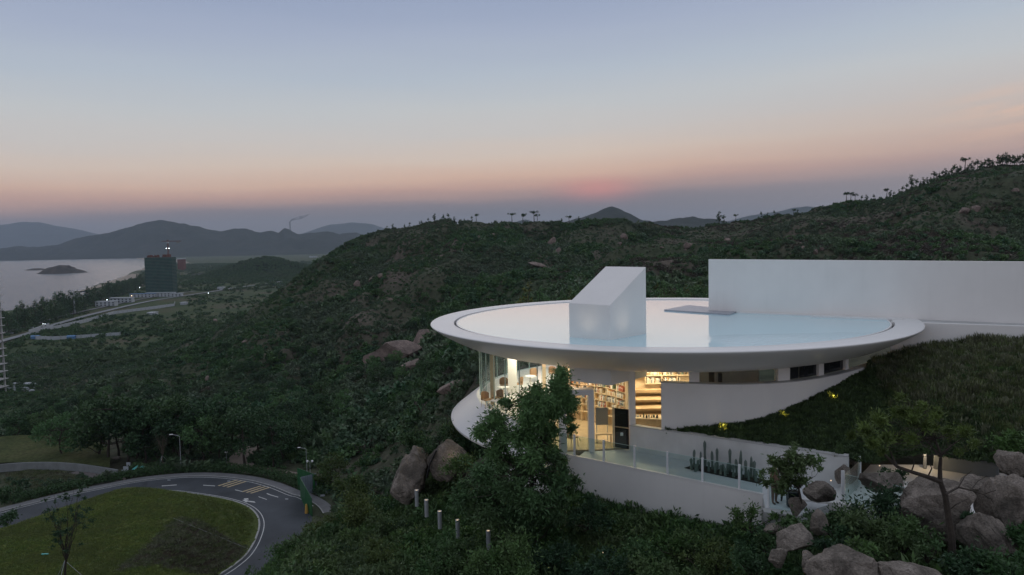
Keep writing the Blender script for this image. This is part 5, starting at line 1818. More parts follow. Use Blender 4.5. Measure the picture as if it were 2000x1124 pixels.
for px, py, c, lb in ((62, 641, 'far_white', 'white car on the coast highway beside the gate wall'), (88, 634, 'far_blue', 'blue car with headlights on the coast highway'), (22, 652, 'far_white', 'white car on the highway near the concrete frame'), (452, 563, 'far_white', 'white car far along the highway under the hill')):
    p = G(px, py, 0.7)
    o = thing('car', lb, 'car', p)
    cpart(MB().box(p.x - 2.1, p.x + 2.1, p.y - .9, p.y + .9, p.z + 0.3, p.z + 0.95), 'body', M[c], o)
    cpart(MB().prism([(p.x - 1.3, p.y - .8), (p.x + 1.1, p.y - .8), (p.x + 1.1, p.y + .8), (p.x - 1.3, p.y + .8)], p.z + 0.955, p.z + 1.5), 'cabin', M['window_dark'], o)
# ------------------------------------------------------------------ foliage: every leaf is a small folded face
def leaf_faces(C, S, W, up=0.3, rad=None, cen=None, rg=rng, droop=0.0):
    n = len(C)
    t = rg.normal(size=(n, 3))
    t[:, 2] += up
    if rad is not None:
        t = t * 0.7 + rad * 1.1
    t[:, 2] -= droop
    t /= np.linalg.norm(t, axis=1, keepdims=True) + 1e-9
    q = rg.normal(size=(n, 3))
    s = np.cross(t, q)
    s /= np.linalg.norm(s, axis=1, keepdims=True) + 1e-9
    nrm = np.cross(t, s)
    L, Wd = S[:, None], W[:, None]
    v0 = C - t * L * 0.5
    v1 = C + s * Wd * 0.5 + nrm * Wd * 0.15
    v2 = C + t * L * 0.5
    v3 = C - s * Wd * 0.5 + nrm * Wd * 0.15
    V = np.stack([v0, v1, v2, v3], 1).reshape(-1, 3)
    F = np.arange(4 * n).reshape(n, 4)
    return V, F


def clump_points(cen, rad, n, rg, squash=0.8, shell=0.55):
    d = rg.normal(size=(n, 3))
    d /= np.linalg.norm(d, axis=1, keepdims=True)
    r = rad * (np.abs(rg.normal(size=n)) * 0.62 + 0.08) if shell < 0.3 else rad * (shell + (1 - shell) * rg.random(n)) ** 0.8 * (0.8 + 0.35 * rg.random(n))
    P = d * r[:, None]
    P[:, 2] *= squash
    return P + np.asarray(cen), d


def foliage_mesh(name, clumps, per, ll, lw, material, seed=0, squash=0.8, up=0.2, droop=0.0, shell=0.45):
    rg = np.random.default_rng(seed)
    Vs, Fs, b = [], [], 0
    for cen, rad in clumps:
        n = max(6, int(per * rad * rad)) if per > 0 else int(-per)
        P, d = clump_points(cen, rad, n, rg, squash, shell)
        V, F = leaf_faces(P, ll * (0.6 + 0.8 * rg.random(n)), lw * (0.6 + 0.8 * rg.random(n)), up, d, None, rg, droop)
        Vs.append(V)
        Fs.append(F + b)
        b += len(V)
    return np_mesh(name, np.concatenate(Vs), np.concatenate(Fs), material)


def bush_clumps(rg, r, h, n):
    out = []
    for _ in range(n):
        a = rg.random() * 2 * PI
        q = r * math.sqrt(rg.random()) * 0.75
        out.append(((q * math.cos(a), q * math.sin(a), h * (0.25 + 0.5 * rg.random() * (1 - q / r * 0.6))), r * (0.30 + 0.25 * rg.random())))
    return out


def proto_obj(name, me):
    return bpy.data.objects.new(name, me)      # not linked: only a source for the scattered ground cover


def scatter(name, P, S, yaw, idx, protos, label=None, cat=None, tilt=0.0):
    """one 'stuff' object: protos instanced on points"""
    c = bpy.data.collections.new(name + '_kinds')
    for p in protos:
        c.objects.link(p)
    me = bpy.data.meshes.new(name)
    me.vertices.add(len(P))
    me.vertices.foreach_set('co', np.asarray(P, np.float32).ravel())
    for an, arr in (('scl', S), ('yaw', yaw)):
        at = me.attributes.new(an, 'FLOAT', 'POINT')
        at.data.foreach_set('value', np.asarray(arr, np.float32))
    at = me.attributes.new('pick', 'INT', 'POINT')
    at.data.foreach_set('value', np.asarray(idx, np.int32))
    o = link(bpy.data.objects.new(name, me))
    ng = bpy.data.node_groups.new(name + '_nodes', 'GeometryNodeTree')
    ng.interface.new_socket('Geometry', in_out='INPUT', socket_type='NodeSocketGeometry')
    ng.interface.new_socket('Geometry', in_out='OUTPUT', socket_type='NodeSocketGeometry')
    N, L = ng.nodes, ng.links
    gi, go = N.new('NodeGroupInput'), N.new('NodeGroupOutput')
    ip = N.new('GeometryNodeInstanceOnPoints')
    ci = N.new('GeometryNodeCollectionInfo')
    ci.inputs['Collection'].default_value = c
    ci.inputs['Separate Children'].default_value = True
    ci.inputs['Reset Children'].default_value = True

    def attr(nm, typ):
        a = N.new('GeometryNodeInputNamedAttribute')
        a.data_type = typ
        a.inputs[0].default_value = nm
        return a.outputs[0]
    cx = N.new('ShaderNodeCombineXYZ')
    L.new(attr('yaw', 'FLOAT'), cx.inputs[2])
    L.new(gi.outputs[0], ip.inputs['Points'])
    L.new(ci.outputs[0], ip.inputs['Instance'])
    ip.inputs['Pick Instance'].default_value = True
    L.new(attr('pick', 'INT'), ip.inputs['Instance Index'])
    L.new(cx.outputs[0], ip.inputs['Rotation'])
    L.new(attr('scl', 'FLOAT'), ip.inputs['Scale'])
    L.new(ip.outputs[0], go.inputs[0])
    md = o.modifiers.new('scatter', 'NODES')
    md.node_group = ng
    return tag(o, label, cat, kind='stuff')


# ------------------------------------------------------------------ where plants may not stand
road_poly = [(p.x, p.y) for p in rin] + [(p.x, p.y) for p in reversed(rout)]
dirt_line = [(p.x, p.y) for p in dp]
deck_poly = [(p.x, p.y) for p in (E0, E1, E2, E3, G0, G1, G2, RW1, RW0)]
court_poly = [(p.x, p.y) for p in [PZ(1562, 975, pz_), PZ(1690, 990, pz_), PZ(1760, 975, pz_), PZ(1880, 1010, pz_), PZ(1960, 1005, pz_), PZ(2080, 960, pz_), PZ(1960, 925, pz_), PZ(1800, 908, pz_), PZ(1700, 908, pz_), PZ(1665, 945, pz_)]]
hw = smooth_path([G(x, y) for x, y in [(-40, 682), (0, 667), (60, 650), (120, 630), (200, 609), (300, 587), (400, 572), (470, 561), (530, 553), (560, 548)]], 4)
hw2 = smooth_path([G(x, y) for x, y in [(-40, 664), (0, 651), (60, 636), (120, 618), (200, 600), (290, 582), (380, 569)]], 4)
fen = [(p.x, p.y) for p in [G(97, 646), G(170, 629), G(222, 614), G(341, 598)]]
fen2 = [(p.x, p.y) for p in [G(60, 662), G(100, 664), G(160, 661), G(236, 656)]]
hw, hw2 = [(p.x, p.y) for p in hw], [(p.x, p.y) for p in hw2]


def allowed(x, y, near=False):
    ok = np.hypot(x - C0.x, y - C0.y) > 13.2
    if near:
        ok &= ~in_poly(x, y, deck_poly) & ~in_poly(x, y, court_poly)
        ok &= ~((edge_dist(x, y, [(E0.x, E0.y), (E1.x, E1.y)], 1) < 0.5))
    else:
        ok &= ~in_poly(x, y, road_poly) & ~in_poly(x, y, lp)
        m = (y < 150)
        ok &= ~(m & (edge_dist(x, y, dirt_line, 1) < 2.6))
        ok &= ~(m & (y > 80) & (edge_dist(x, y, [(p.x, p.y) for p in outer], 1) < 2.6))
        ok &= ~((y > 400) & ((edge_dist(x, y, hw, 1) < 14) | (edge_dist(x, y, hw2, 1) < 11) | (edge_dist(x, y, fen, 1) < 4) | (edge_dist(x, y, fen2, 1) < 4)))
        ok &= ~((x > WA.x - 1) & (y > 30) & (y < 58))
    return ok


def world_uniform(n, px0, px1, y0, y1, rg):
    """points spread evenly over the ground seen between two bearings and two distances"""
    y = np.sqrt(y0 ** 2 + (y1 ** 2 - y0 ** 2) * rg.random(n))
    u = u_of(px0) + (u_of(px1) - u_of(px0)) * rg.random(n)
    return u * y, y


rg = np.random.default_rng(5)

# hill scrub
hill_protos = []
for i in range(6):
    cl = bush_clumps(np.random.default_rng(100 + i), 1.0, 1.1 if i < 4 else 2.0, 7)
    hill_protos.append(proto_obj('scrub_kind', foliage_mesh('scrub_kind', cl, 110, 0.40, 0.20, M['scrub'], 200 + i)))
for i in range(3):
    cl = bush_clumps(np.random.default_rng(150 + i), 1.0, 0.9, 6)
    hill_protos.append(proto_obj('scrub_kind', foliage_mesh('scrub_kind', cl, 90, 0.36, 0.14, M['dry_scrub'], 250 + i)))
x, y = world_uniform(118000, -60, 2060, 75, 640, rg)
px_ = 1000 + FOC * x / y
k = allowed(x, y)
z = ground_z(x, y)
patch = fbm(x / 55, y / 55, 4, 77)
k &= (patch > -0.12) | (rg.random(len(x)) < 0.55)            # bare stony patches
k &= ~((y < 135) & (px_ < 470) & (rg.random(len(x)) < 0.0))
k &= ~((y < 78) & (x > -5))
k &= ~((px_ < 232) & (y > 133) & (y < 172) & (z > -46))      # upper lawn
hidden = (px_ > 1400) & (y > 60) & (y < 170)
k &= ~hidden
x, y, z = x[k], y[k], z[k]
s = np.exp(rg.normal(0.05, 0.38, len(x))) * 1.05
s *= np.where((fbm(x / 70, y / 70, 3, 5) > 0.12), 1.5, 1.0)
s = np.minimum(s, np.where(y < 110, 1.3, 3.0)) * np.where(patch[k] < -0.12, 0.62, 1.0)
big = rg.random(len(x)) < 0.12
idx_ = np.where(big, rg.integers(4, 6, len(x)), rg.integers(0, 4, len(x)))
spur = np.abs(fbm(x / 60 + 7, y / 90, 4, 33))                  # the same folds that shape the ground: lush in the gullies, dry on the spurs
spur = np.where(y > 150, spur, 0.25)
s *= np.interp(spur, [0.0, 0.14, 0.35, 0.6], [1.75, 1.15, 0.85, 0.65])
dry = rg.random(len(x)) < np.interp(spur + 0.25 * fbm(x / 30, y / 30, 3, 51), [0.22, 0.5], [0.03, 0.75]) * np.clip((x / y + 0.30) / 0.40, 0.22, 1.0)
idx_ = np.where(dry, rg.integers(6, 9, len(x)), idx_)
scatter('hill_scrub', np.stack([x, y, z - 0.15 * s], -1), s, rg.random(len(x)) * 6.28, idx_, hill_protos, 'dense dark scrub covering the hillsides', 'scrub')

# plain and far flank
pl_protos = []
for i in range(4):
    cl = bush_clumps(np.random.default_rng(300 + i), 1.0, 1.0, 7)
    pl_protos.append(proto_obj('thicket_kind', foliage_mesh('thicket_kind', cl, 90, 0.42, 0.24, M['plain'], 310 + i)))
x, y = world_uniform(30000, -60, 760, 380, 4200, rg)
x2, y2 = world_uniform(9000, -60, 760, 380, 1000, rg)
x, y = np.concatenate([x, x2]), np.concatenate([y, y2])
px_ = 1000 + FOC * x / y
z = ground_z(x, y)
k = allowed(x, y) & (z > -95.2) & (z < -60)
k &= (fbm(x / 160, y / 160, 4, 15) > -0.05) | (rg.random(len(x)) < 0.25)
tb = ((x > wx0 - 6) & (x < wx1 + 30) & (np.abs(y - tw_b.y - 15) < 50))
k &= ~tb
k &= ~((px_ > 170) & (px_ < 360) & (y > 1030) & (y < 1420))
x, y, z = x[k], y[k], z[k]
s = np.exp(rg.normal(0.9, 0.42, len(x))) * np.where(y > 1500, 1.9, 1.0)
s = np.minimum(s, 9)
scatter('plain_thicket', np.stack([x, y, z], -1), s, rg.random(len(x)) * 6.28, rg.integers(0, 4, len(x)), pl_protos, 'dark thickets scattered over the flat coastal land', 'thicket')

# wooded knoll beyond the highway
kn = ridge('wooded_knoll', [(345, 572), (375, 548), (410, 532), (450, 518), (490, 506), (520, 501), (545, 504), (575, 514), (605, 520), (640, 519), (700, 512)], 2200, 320, 500, -94, 61, 9, 6)
kv = np.array([v.co[:] for v in kn.data.vertices]).reshape(34, -1, 3)[:28]
fi = rg.integers(0, kv.shape[0] - 1, 5200)
fj = rg.integers(0, kv.shape[1] - 1, 5200)
a_, b_ = rg.random(5200)[:, None], rg.random(5200)[:, None]
kp = (kv[fi, fj] * (1 - a_) + kv[fi + 1, fj] * a_) * (1 - b_) + (kv[fi, fj + 1] * (1 - a_) + kv[fi + 1, fj + 1] * a_) * b_
kp = kp[kp[:, 2] > -95]
scatter('knoll_wood', kp, 3.2 + 3 * rg.random(len(kp)), rg.random(len(kp)) * 6.28, rg.integers(0, 4, len(kp)), [proto_obj('wood_kind', p.data) for p in pl_protos], 'dark wood covering the knoll beyond the highway', 'wood')

# foreground undergrowth on the bank
bush_protos = []
for i in range(6):
    cl = bush_clumps(np.random.default_rng(400 + i), 0.62, 0.62, 9)
    bush_protos.append(proto_obj('undergrowth_kind', foliage_mesh('undergrowth_kind', cl, 700, 0.15, 0.05, M['bush'], 410 + i, up=0.3)))
for i in range(2):
    cl = bush_clumps(np.random.default_rng(430 + i), 0.5, 0.5, 7)
    bush_protos.append(proto_obj('undergrowth_kind', foliage_mesh('undergrowth_kind', cl, 700, 0.30, 0.03, M['bush'], 440 + i, up=0.9)))
x, y = world_uniform(21000, 395, 2120, 16, 82, rg)
px_ = 1000 + FOC * x / y
k = allowed(x, y, True) & ~((y > 60) & (px_ > 900)) & ~in_poly(x, y, road_poly) & ~in_poly(x, y, lp)
_uw = x / y
_tw = (E0.x - _uw * E0.y) / (_uw * (E1.y - E0.y) - (E1.x - E0.x))
_yw = E0.y + np.clip(_tw, 0, 1) * (E1.y - E0.y)
k &= ~((px_ > 1085) & (y > _yw - 0.45))
for bx_, by_ in BOL:
    k &= ~((np.hypot(x - bx_, (y - by_ + 0.7) * 0.8) < 0.5))
x, y = x[k], y[k]
nw = 900                                                       # a denser fringe along the foot of the terrace wall
tw_, dw_ = rg.uniform(-0.08, 1.0, nw), 0.45 + 1.5 * rg.random(nw) ** 1.3
x = np.concatenate([x, E0.x + tw_ * (E1.x - E0.x) + eline.y * dw_])
y = np.concatenate([y, E0.y + tw_ * (E1.y - E0.y) - eline.x * dw_])
z = ground_z(x, y)
s = np.exp(rg.normal(-0.1, 0.3, len(x)))
s = np.where(y > 50, s * 1.5, s)
scatter('undergrowth', np.stack([x, y, z - 0.1], -1), s, rg.random(len(x)) * 6.28, rg.integers(0, 8, len(x)), bush_protos, 'dense leafy undergrowth over the foreground bank', 'undergrowth')

# ------------------------------------------------------------------ planted slope right of the building
PS0 = 1294.0
ps_px = np.arange(PS0, 2260, 12.0)


def slope_ends(px):
    rw_y = np.interp(px, [1236, 1480, 1650, 1700, 1800, 1900, 2000, 2260], [838, 869, 897, 905, 885, 900, 905, 905])
    if px < 1655:
        b0 = PF(px, rw_y, ((RW0.x + 0.15, RW0.y + 0.27), (RW1.x + 0.15, RW1.y + 0.27)))
        b0.z = np.interp(px, [1236, 1650], [zt_a, zt_b]) - 0.10
    else:
        b0 = PY(px, rw_y, np.interp(px, [1655, 1750, 1850, 2000, 2260], [RW1.y + 0.3, 29.2, 29.0, 26.5, 23.0]))
    if px <= 1690:
        yy = np.interp(px, [1236, 1310, 1380, 1450, 1500, 1560, 1600, 1640, 1668, 1690], [840, 838, 829, 819, 806, 783, 763, 743, 726, 716])
        t = fc(max(px, 1291), 0.04)
        Yt = t.y if px >= 1291 else 33.9
        e0 = PY(px, yy + 9, Yt)
    else:
        yy = np.interp(px, [1690, 1720, 1750, 1800, 1900, 2000, 2260], [716, 706, 697, 687, 678, 673, 668])
        e0 = PF(px, yy, ((a1.x, a1.y + 0.02), (b1.x, b1.y + 0.02))) if px > 1745 else PY(px, yy, np.interp(px, [1690, 1745], [36.8, PF(1745, 697, ((a1.x, a1.y), (b1.x, b1.y))).y]))
    return b0, e0


NV = 18
pv_ = []
for px in ps_px:
    b0, e0 = slope_ends(px)
    for j in range(NV + 1):
        t = j / NV
        p = b0.lerp(e0, t)
        bl_ = 0.35 * math.sin(PI * t) * min(1, max(0, (px - 1680) / 120))
        nzv = float(fbm(np.array([p.x / 2.2]), np.array([p.y / 2.2]), 3, 8)[0])
        pv_.append((p.x, p.y, p.z + bl_ + nzv * 0.16 * math.sin(PI * t)))
pv_ = np.array(pv_).reshape(len(ps_px), NV + 1, 3)
I = np.arange(pv_.shape[0] * pv_.shape[1]).reshape(pv_.shape[:2])
Q = np.stack([I[:-1, :-1], I[1:, :-1], I[1:, 1:], I[:-1, 1:]], -1).reshape(-1, 4)
tag(link(bpy.data.objects.new('planted_slope', np_mesh('planted_slope', pv_.reshape(-1, 3), Q, M['soil'], True))), kind='structure')


def slope_point(fi, fj):
    i, j = int(fi), int(fj)
    a, b = fi - i, fj - j
    return (pv_[i, j] * (1 - a) + pv_[i + 1, j] * a) * (1 - b) + (pv_[i, j + 1] * (1 - a) + pv_[i + 1, j + 1] * a) * b


area_w = []
for i in range(pv_.shape[0] - 1):
    for j in range(NV):
        e1, e2 = pv_[i + 1, j] - pv_[i, j], pv_[i, j + 1] - pv_[i, j]
        area_w.append(np.linalg.norm(np.cross(e1, e2)))
area_w = np.array(area_w)
cum = np.cumsum(area_w) / area_w.sum()
cov_protos, plume_protos = [], []
for i in range(5):
    cl = [((r_ * math.cos(a_), r_ * math.sin(a_), 0.08), 0.13) for r_, a_ in zip(np.random.default_rng(i).random(4) * 0.14, np.random.default_rng(i + 9).random(4) * 6.28)]
    cov_protos.append(proto_obj('cover_kind', foliage_mesh('cover_kind', cl, -26, 0.17, 0.045, M['cover'], 500 + i, up=0.9)))
for i in range(4):
    rgp = np.random.default_rng(520 + i)
    n = 46
    base = rgp.normal(size=(n, 2)) * 0.10
    hgt = 0.30 + 0.40 * rgp.random(n)
    lean = rgp.normal(size=(n, 2)) * 0.14
    V, F = [], []
    for q in range(n):
        b0 = np.array([base[q, 0], base[q, 1], 0])
        tp = b0 + np.array([lean[q, 0], lean[q, 1], hgt[q]])
        sd_ = np.array([lean[q, 1], -lean[q, 0], 0]) + 1e-3
        sd_ = sd_ / np.linalg.norm(sd_) * 0.007
        m_ = b0 * 0.3 + tp * 0.7
        V += [b0 - sd_, b0 + sd_, m_ + sd_ * 1.0, m_ - sd_ * 1.0]
        F.append((4 * len(F), 4 * len(F) + 1, 4 * len(F) + 2, 4 * len(F) + 3))
        o_ = len(V)
        V += [m_ - sd_ * 1.6, (m_ + tp) / 2 - sd_ * 2.6, tp, (m_ + tp) / 2 + sd_ * 2.6]
        F.append((o_, o_ + 1, o_ + 2, o_ + 3))
    F = np.arange(len(V)).reshape(-1, 4)
    plume_protos.append(proto_obj('plume_kind', np_mesh('plume_kind', np.array(V), F, M['plume'])))


def slope_scatter(n, cond, rgs):
    out = []
    cells = np.searchsorted(cum, rgs.random(n))
    for c in cells:
        i, j = divmod(int(c), NV)
        fi_, fj_ = i + rgs.random(), j + rgs.random()
        p = slope_point(min(fi_, pv_.shape[0] - 1.001), min(fj_, NV - 0.001))
        q = cond(PS0 + 12 * fi_, fj_ / NV, p, rgs)
        if q:
            out.append((*p, q))
    return np.array(out)


upper = lambda px, t: np.interp(px, [1600, 1690, 1740, 1800, 2000], [1.6, 1.4, 0.50, 0.34, 0.25])
cv = slope_scatter(15000, lambda px, t, p, r: (0.70 + 0.6 * r.random()) * (0.72 if (t > 0.85 and px < 1700) else 1) if (px > 1304 and t < upper(px, t) + 0.15 * r.normal()) else 0, rg)
scatter('ground_cover', cv[:, :3], cv[:, 3], rg.random(len(cv)) * 6.28, rg.integers(0, 5, len(cv)), cov_protos, 'low dark green ground cover on the planted slope', 'ground cover')
pm = slope_scatter(6500, lambda px, t, p, r: (0.45 + 0.5 * r.random() + 0.7 * max(0, float(fbm(np.array([p[0] / 1.6]), np.array([p[1] / 1.6]), 3, 12)[0]))) if (t > upper(px, t) + 0.15 * r.normal()) else 0, rg)
scatter('seed_grass', pm[:, :3] - np.array([0, 0, 0.03]), pm[:, 3], rg.random(len(pm)) * 6.28, rg.integers(0, 4, len(pm)), plume_protos, 'brownish seeding grass on the upper slope beside the roof', 'grass')

ss = slope_scatter(2800, lambda px, t, p, r: (0.28 + 0.42 * r.random()) if (t > upper(px, t) * 0.9 and fbm(np.array([p[0] / 2.5 + 4]), np.array([p[1] / 2.5]), 3, 19)[0] > -0.30) else 0, rg)
scatter('slope_shrubs', ss[:, :3], ss[:, 3], rg.random(len(ss)) * 6.28, rg.integers(0, 3, len(ss)), [proto_obj('slope_kind', p.data) for p in bush_protos[:3]], 'small green bushes among the seeding grass', 'shrubs')

# lawn blades
gl_protos = []
for i in range(3):
    rgp = np.random.default_rng(540 + i)
    P_ = np.concatenate([rgp.normal(size=(60, 2)) * 0.35, np.full((60, 1), 0.08)], 1)
    V, F = leaf_faces(P_, 0.22 + 0.1 * rgp.random(60), 0.05 + 0.03 * rgp.random(60), 1.6, None, None, rgp)
    gl_protos.append(proto_obj('turf_kind', np_mesh('turf_kind', V, F, M['grass'])))
n = 16000
x, y = rg.uniform(-114, -36, n), rg.uniform(78, 127, n)
k = in_poly(x, y, lp) & ~in_poly(x, y, bpoly) & (edge_dist(x, y, lp[:len(inner)], 1) > 1.3)
x, y = x[k], y[k]
scatter('lawn_grass', np.stack([x, y, lawn_z(x, y)], -1), 0.7 + 0.4 * rg.random(len(x)), rg.random(len(x)) * 6.28, rg.integers(0, 3, len(x)), gl_protos, 'mown green lawn inside the road loop', 'grass')
dry_p = [proto_obj('dry_kind', p.data.copy()) for p in gl_protos]
for p in dry_p:
    p.data.materials[0] = M['plume']
x, y = rg.uniform(-90, -36, 7000), rg.uniform(84, 118, 7000)
k = in_poly(x, y, bpoly)
x, y = x[k], y[k]
db = [RP(28, 985), RP(178, 949), RP(150, 930), RP(120, 921), RP(60, 918), RP(10, 926)]
x2, y2 = rg.uniform(-115, -70, 5000), rg.uniform(108, 142, 5000)
k2 = in_poly(x2, y2, [(p.x, p.y) for p in db])
P_ = np.concatenate([np.stack([x, y, lawn_z(x, y)], -1), np.stack([x2[k2], y2[k2], np.full(k2.sum(), RZ)], -1)])
scatter('dry_grass', P_, 0.7 + 0.4 * rg.random(len(P_)), rg.random(len(P_)) * 6.28, rg.integers(0, 3, len(P_)), dry_p, 'sparse dry grass on the dark beds', 'grass')


# ------------------------------------------------------------------ trees
def limb(p0, p1, rg_, wob=0.08, n=5):
    p0, p1 = Vector(p0), Vector(p1)
    L = (p1 - p0).length
    out = []
    for i in range(n + 1):
        t = i / n
        p = p0.lerp(p1, t)
        if 0 < i < n:
            p += Vector(rg_.normal(size=3)) * L * wob * 0.5
        out.append(p)
    return out


def tree_parts(root, clumps, trunk_pts, trunk_r, per, ll, lw, leaf, bark, seed, squash=0.8, droop=0.0, up=0.2, shell=0.4, branch=True, twig=0.45):
    rg_ = np.random.default_rng(seed)
    tb_ = MB()
    n = len(trunk_pts)
    tb_.tube(trunk_pts, [trunk_r * (1 - 0.75 * i / (n - 1)) for i in range(n)], 8)
    if branch:
        for cen, rad in clumps:
            c = Vector(cen)
            best = min(range(n), key=lambda i: (Vector(trunk_pts[i]) - c).length + 0.8 * max(0, Vector(trunk_pts[i]).z - c.z + 0.3 * rad))
            s_ = Vector(trunk_pts[best])
            pts_ = limb(s_, c, rg_, 0.14)
            tb_.tube(pts_, [trunk_r * twig * (1 - 0.8 * i / (len(pts_) - 1)) * (1 - 0.4 * best / n) for i in range(len(pts_))], 5)
    tr_ = link(bpy.data.objects.new('trunk', tb_.mesh('trunk', bark, True)), root)
    cr_ = link(bpy.data.objects.new('crown', foliage_mesh('crown', clumps, per, ll, lw, leaf, seed, squash, up, droop, shell)), root)
    return tr_, cr_


# broad valley trees (unit height 1)
def broad(seed, leaf, spread=0.42, low=0.35, nc=16, per=900):
    rg_ = np.random.default_rng(seed)
    root = thing('broadleaf_tree', 'x', 'tree')
    cl = []
    for i in range(nc):
        a = rg_.random() * 6.28
        h = low + (0.92 - low) * rg_.random()
        w_ = spread * (1 - abs((h - 0.6) / 0.55) ** 2 * 0.7) * math.sqrt(rg_.random())
        cl.append(((w_ * math.cos(a), w_ * math.sin(a), h), 0.11 + 0.07 * rg_.random()))
    tp_ = limb((0, 0, 0), (0.03, 0, 0.8), rg_, 0.05)
    tree_parts(root, cl, tp_, 0.022, per * 6, 0.055, 0.028, leaf, M['bark'], seed)
    return root


def put(root, first, loc, h, rz, label, group=None, cat='tree'):
    o = root if first else copy_tree(root)
    o.location = loc
    o.scale = (h, h, h)
    o.rotation_euler = (0, 0, rz)
    o['label'] = label
    o['category'] = cat
    if group:
        o['group'] = group
    return o


b_roots = [broad(1, M['dark_tree']), broad(2, M['dark_tree'], 0.36, 0.3), broad(3, M['tree'], 0.40, 0.28), broad(4, M['light_bush'], 0.45, 0.2)]
used = set()
vt = [  # px, base y, height px, kind, label
    (212, 905, 118, 0, 'tall dark tree at the left of the thicket behind the road loop'), (250, 905, 100, 1, 'dark tree behind the white sign boards'),
    (285, 903, 88, 0, 'dark tree left of the bare brush tree'), (352, 900, 95, 1, 'dark tree right behind the first street lamp'),
    (395, 905, 82, 2, 'green tree with stakes right of the first street lamp'), (430, 900, 78, 0, 'dark round tree left of the dirt road'),
    (478, 908, 100, 0, 'tree with a clear forked trunk standing before the dirt road'), (534, 912, 84, 1, 'tree with a stayed trunk right of the dirt road bend'),
    (118, 898, 85, 2, 'spreading tree with bare lower limbs on the upper lawn'), (320, 868, 70, 2, 'green tree high behind the bare brush tree'),
    (375, 862, 75, 1, 'dark tree in the back row over the street lamp'), (245, 862, 72, 2, 'green tree in the back row over the sign boards'),
    (440, 868, 72, 2, 'green tree in the back row left of the dirt road'), (560, 880, 50, 2, 'low green tree in the scrub right of the dirt road'),
    (648, 957, 62, 3, 'small yellow green tree standing beside the turquoise tarpaulin'), (160, 852, 60, 0, 'dark tree behind the upper lawn'), (60, 840, 52, 2, 'green tree at the far edge of the upper lawn')]
for i, (px, by, hp, kd, lb) in enumerate(vt):
    p = PZ(px, by, RZ)
    p.z = min(RZ + 0.1, gz(p.x, p.y))
    put(b_roots[kd], kd not in used, p, 1.18 * hp / FOC * p.y, rg.random() * 6.28, lb)
    used.add(kd)
hill_n = 0
rgt_ = np.random.default_rng(321)
kind_lb = {0: 'dark round crowned tree', 1: 'narrow dark tree', 2: 'fresh green tree'}
while hill_n < 230:
    px = rgt_.uniform(30, 900)
    py = rgt_.uniform(600, 862) if px < 740 else rgt_.uniform(560, 760)
    if rgt_.random() > np.interp(py, [600, 700, 790, 862], [0.35, 0.5, 0.85, 1.0]):
        continue
    g_ = on_ground(px, py, 100, 900)
    if g_.y > 520 or g_.y < 128 or not allowed(np.array([g_.x]), np.array([g_.y]))[0]:
        continue
    if px < 235 and 133 < g_.y < 172:
        continue
    hill_n += 1
    kd = int(rgt_.choice([0, 1, 2], p=[0.42, 0.3, 0.28]))
    where_ = 'at the slope foot behind the road' if g_.y < 190 else ('on the lower left slope' if px < 520 else 'on the slope left of the round roof')
    put(b_roots[kd], kd not in used, g_ - Vector((0, 0, 0.3)), (rgt_.uniform(6, 7.5), rgt_.uniform(4.6, 5.8), rgt_.uniform(3.2, 4.4))[hill_n % 3] * (1.0 if g_.y < 260 else 0.85), rgt_.random() * 6.28, ('tall ', 'middling ', 'small ')[hill_n % 3] + kind_lb[kd] + ' in scrub ' + where_, 'trees scattered in the hillside scrub')
    used.add(kd)
for i, kd in enumerate(sorted(set(range(4)) - used)):
    bpy.data.objects.remove(b_roots[kd])

for i, (px, by, hp, kd) in enumerate(((196, 898, 108, 1), (232, 890, 96, 0), (268, 896, 104, 1), (302, 884, 92, 0), (338, 893, 104, 0), (372, 886, 98, 1), (412, 890, 96, 0), (452, 880, 92, 1), (505, 884, 78, 0), (552, 902, 66, 1), (585, 890, 60, 0), (140, 862, 70, 1), (90, 846, 60, 0), (36, 850, 62, 1))):
    p = PZ(px, by, RZ)
    p.z = min(RZ + 0.1, gz(p.x, p.y))
    put(b_roots[kd], False, p, 1.2 * hp / FOC * p.y, rg.random() * 6.28, ('broad' if kd == 0 else 'narrow') + ' dark tree closing the thicket behind the road loop', 'dark trees behind the road loop')

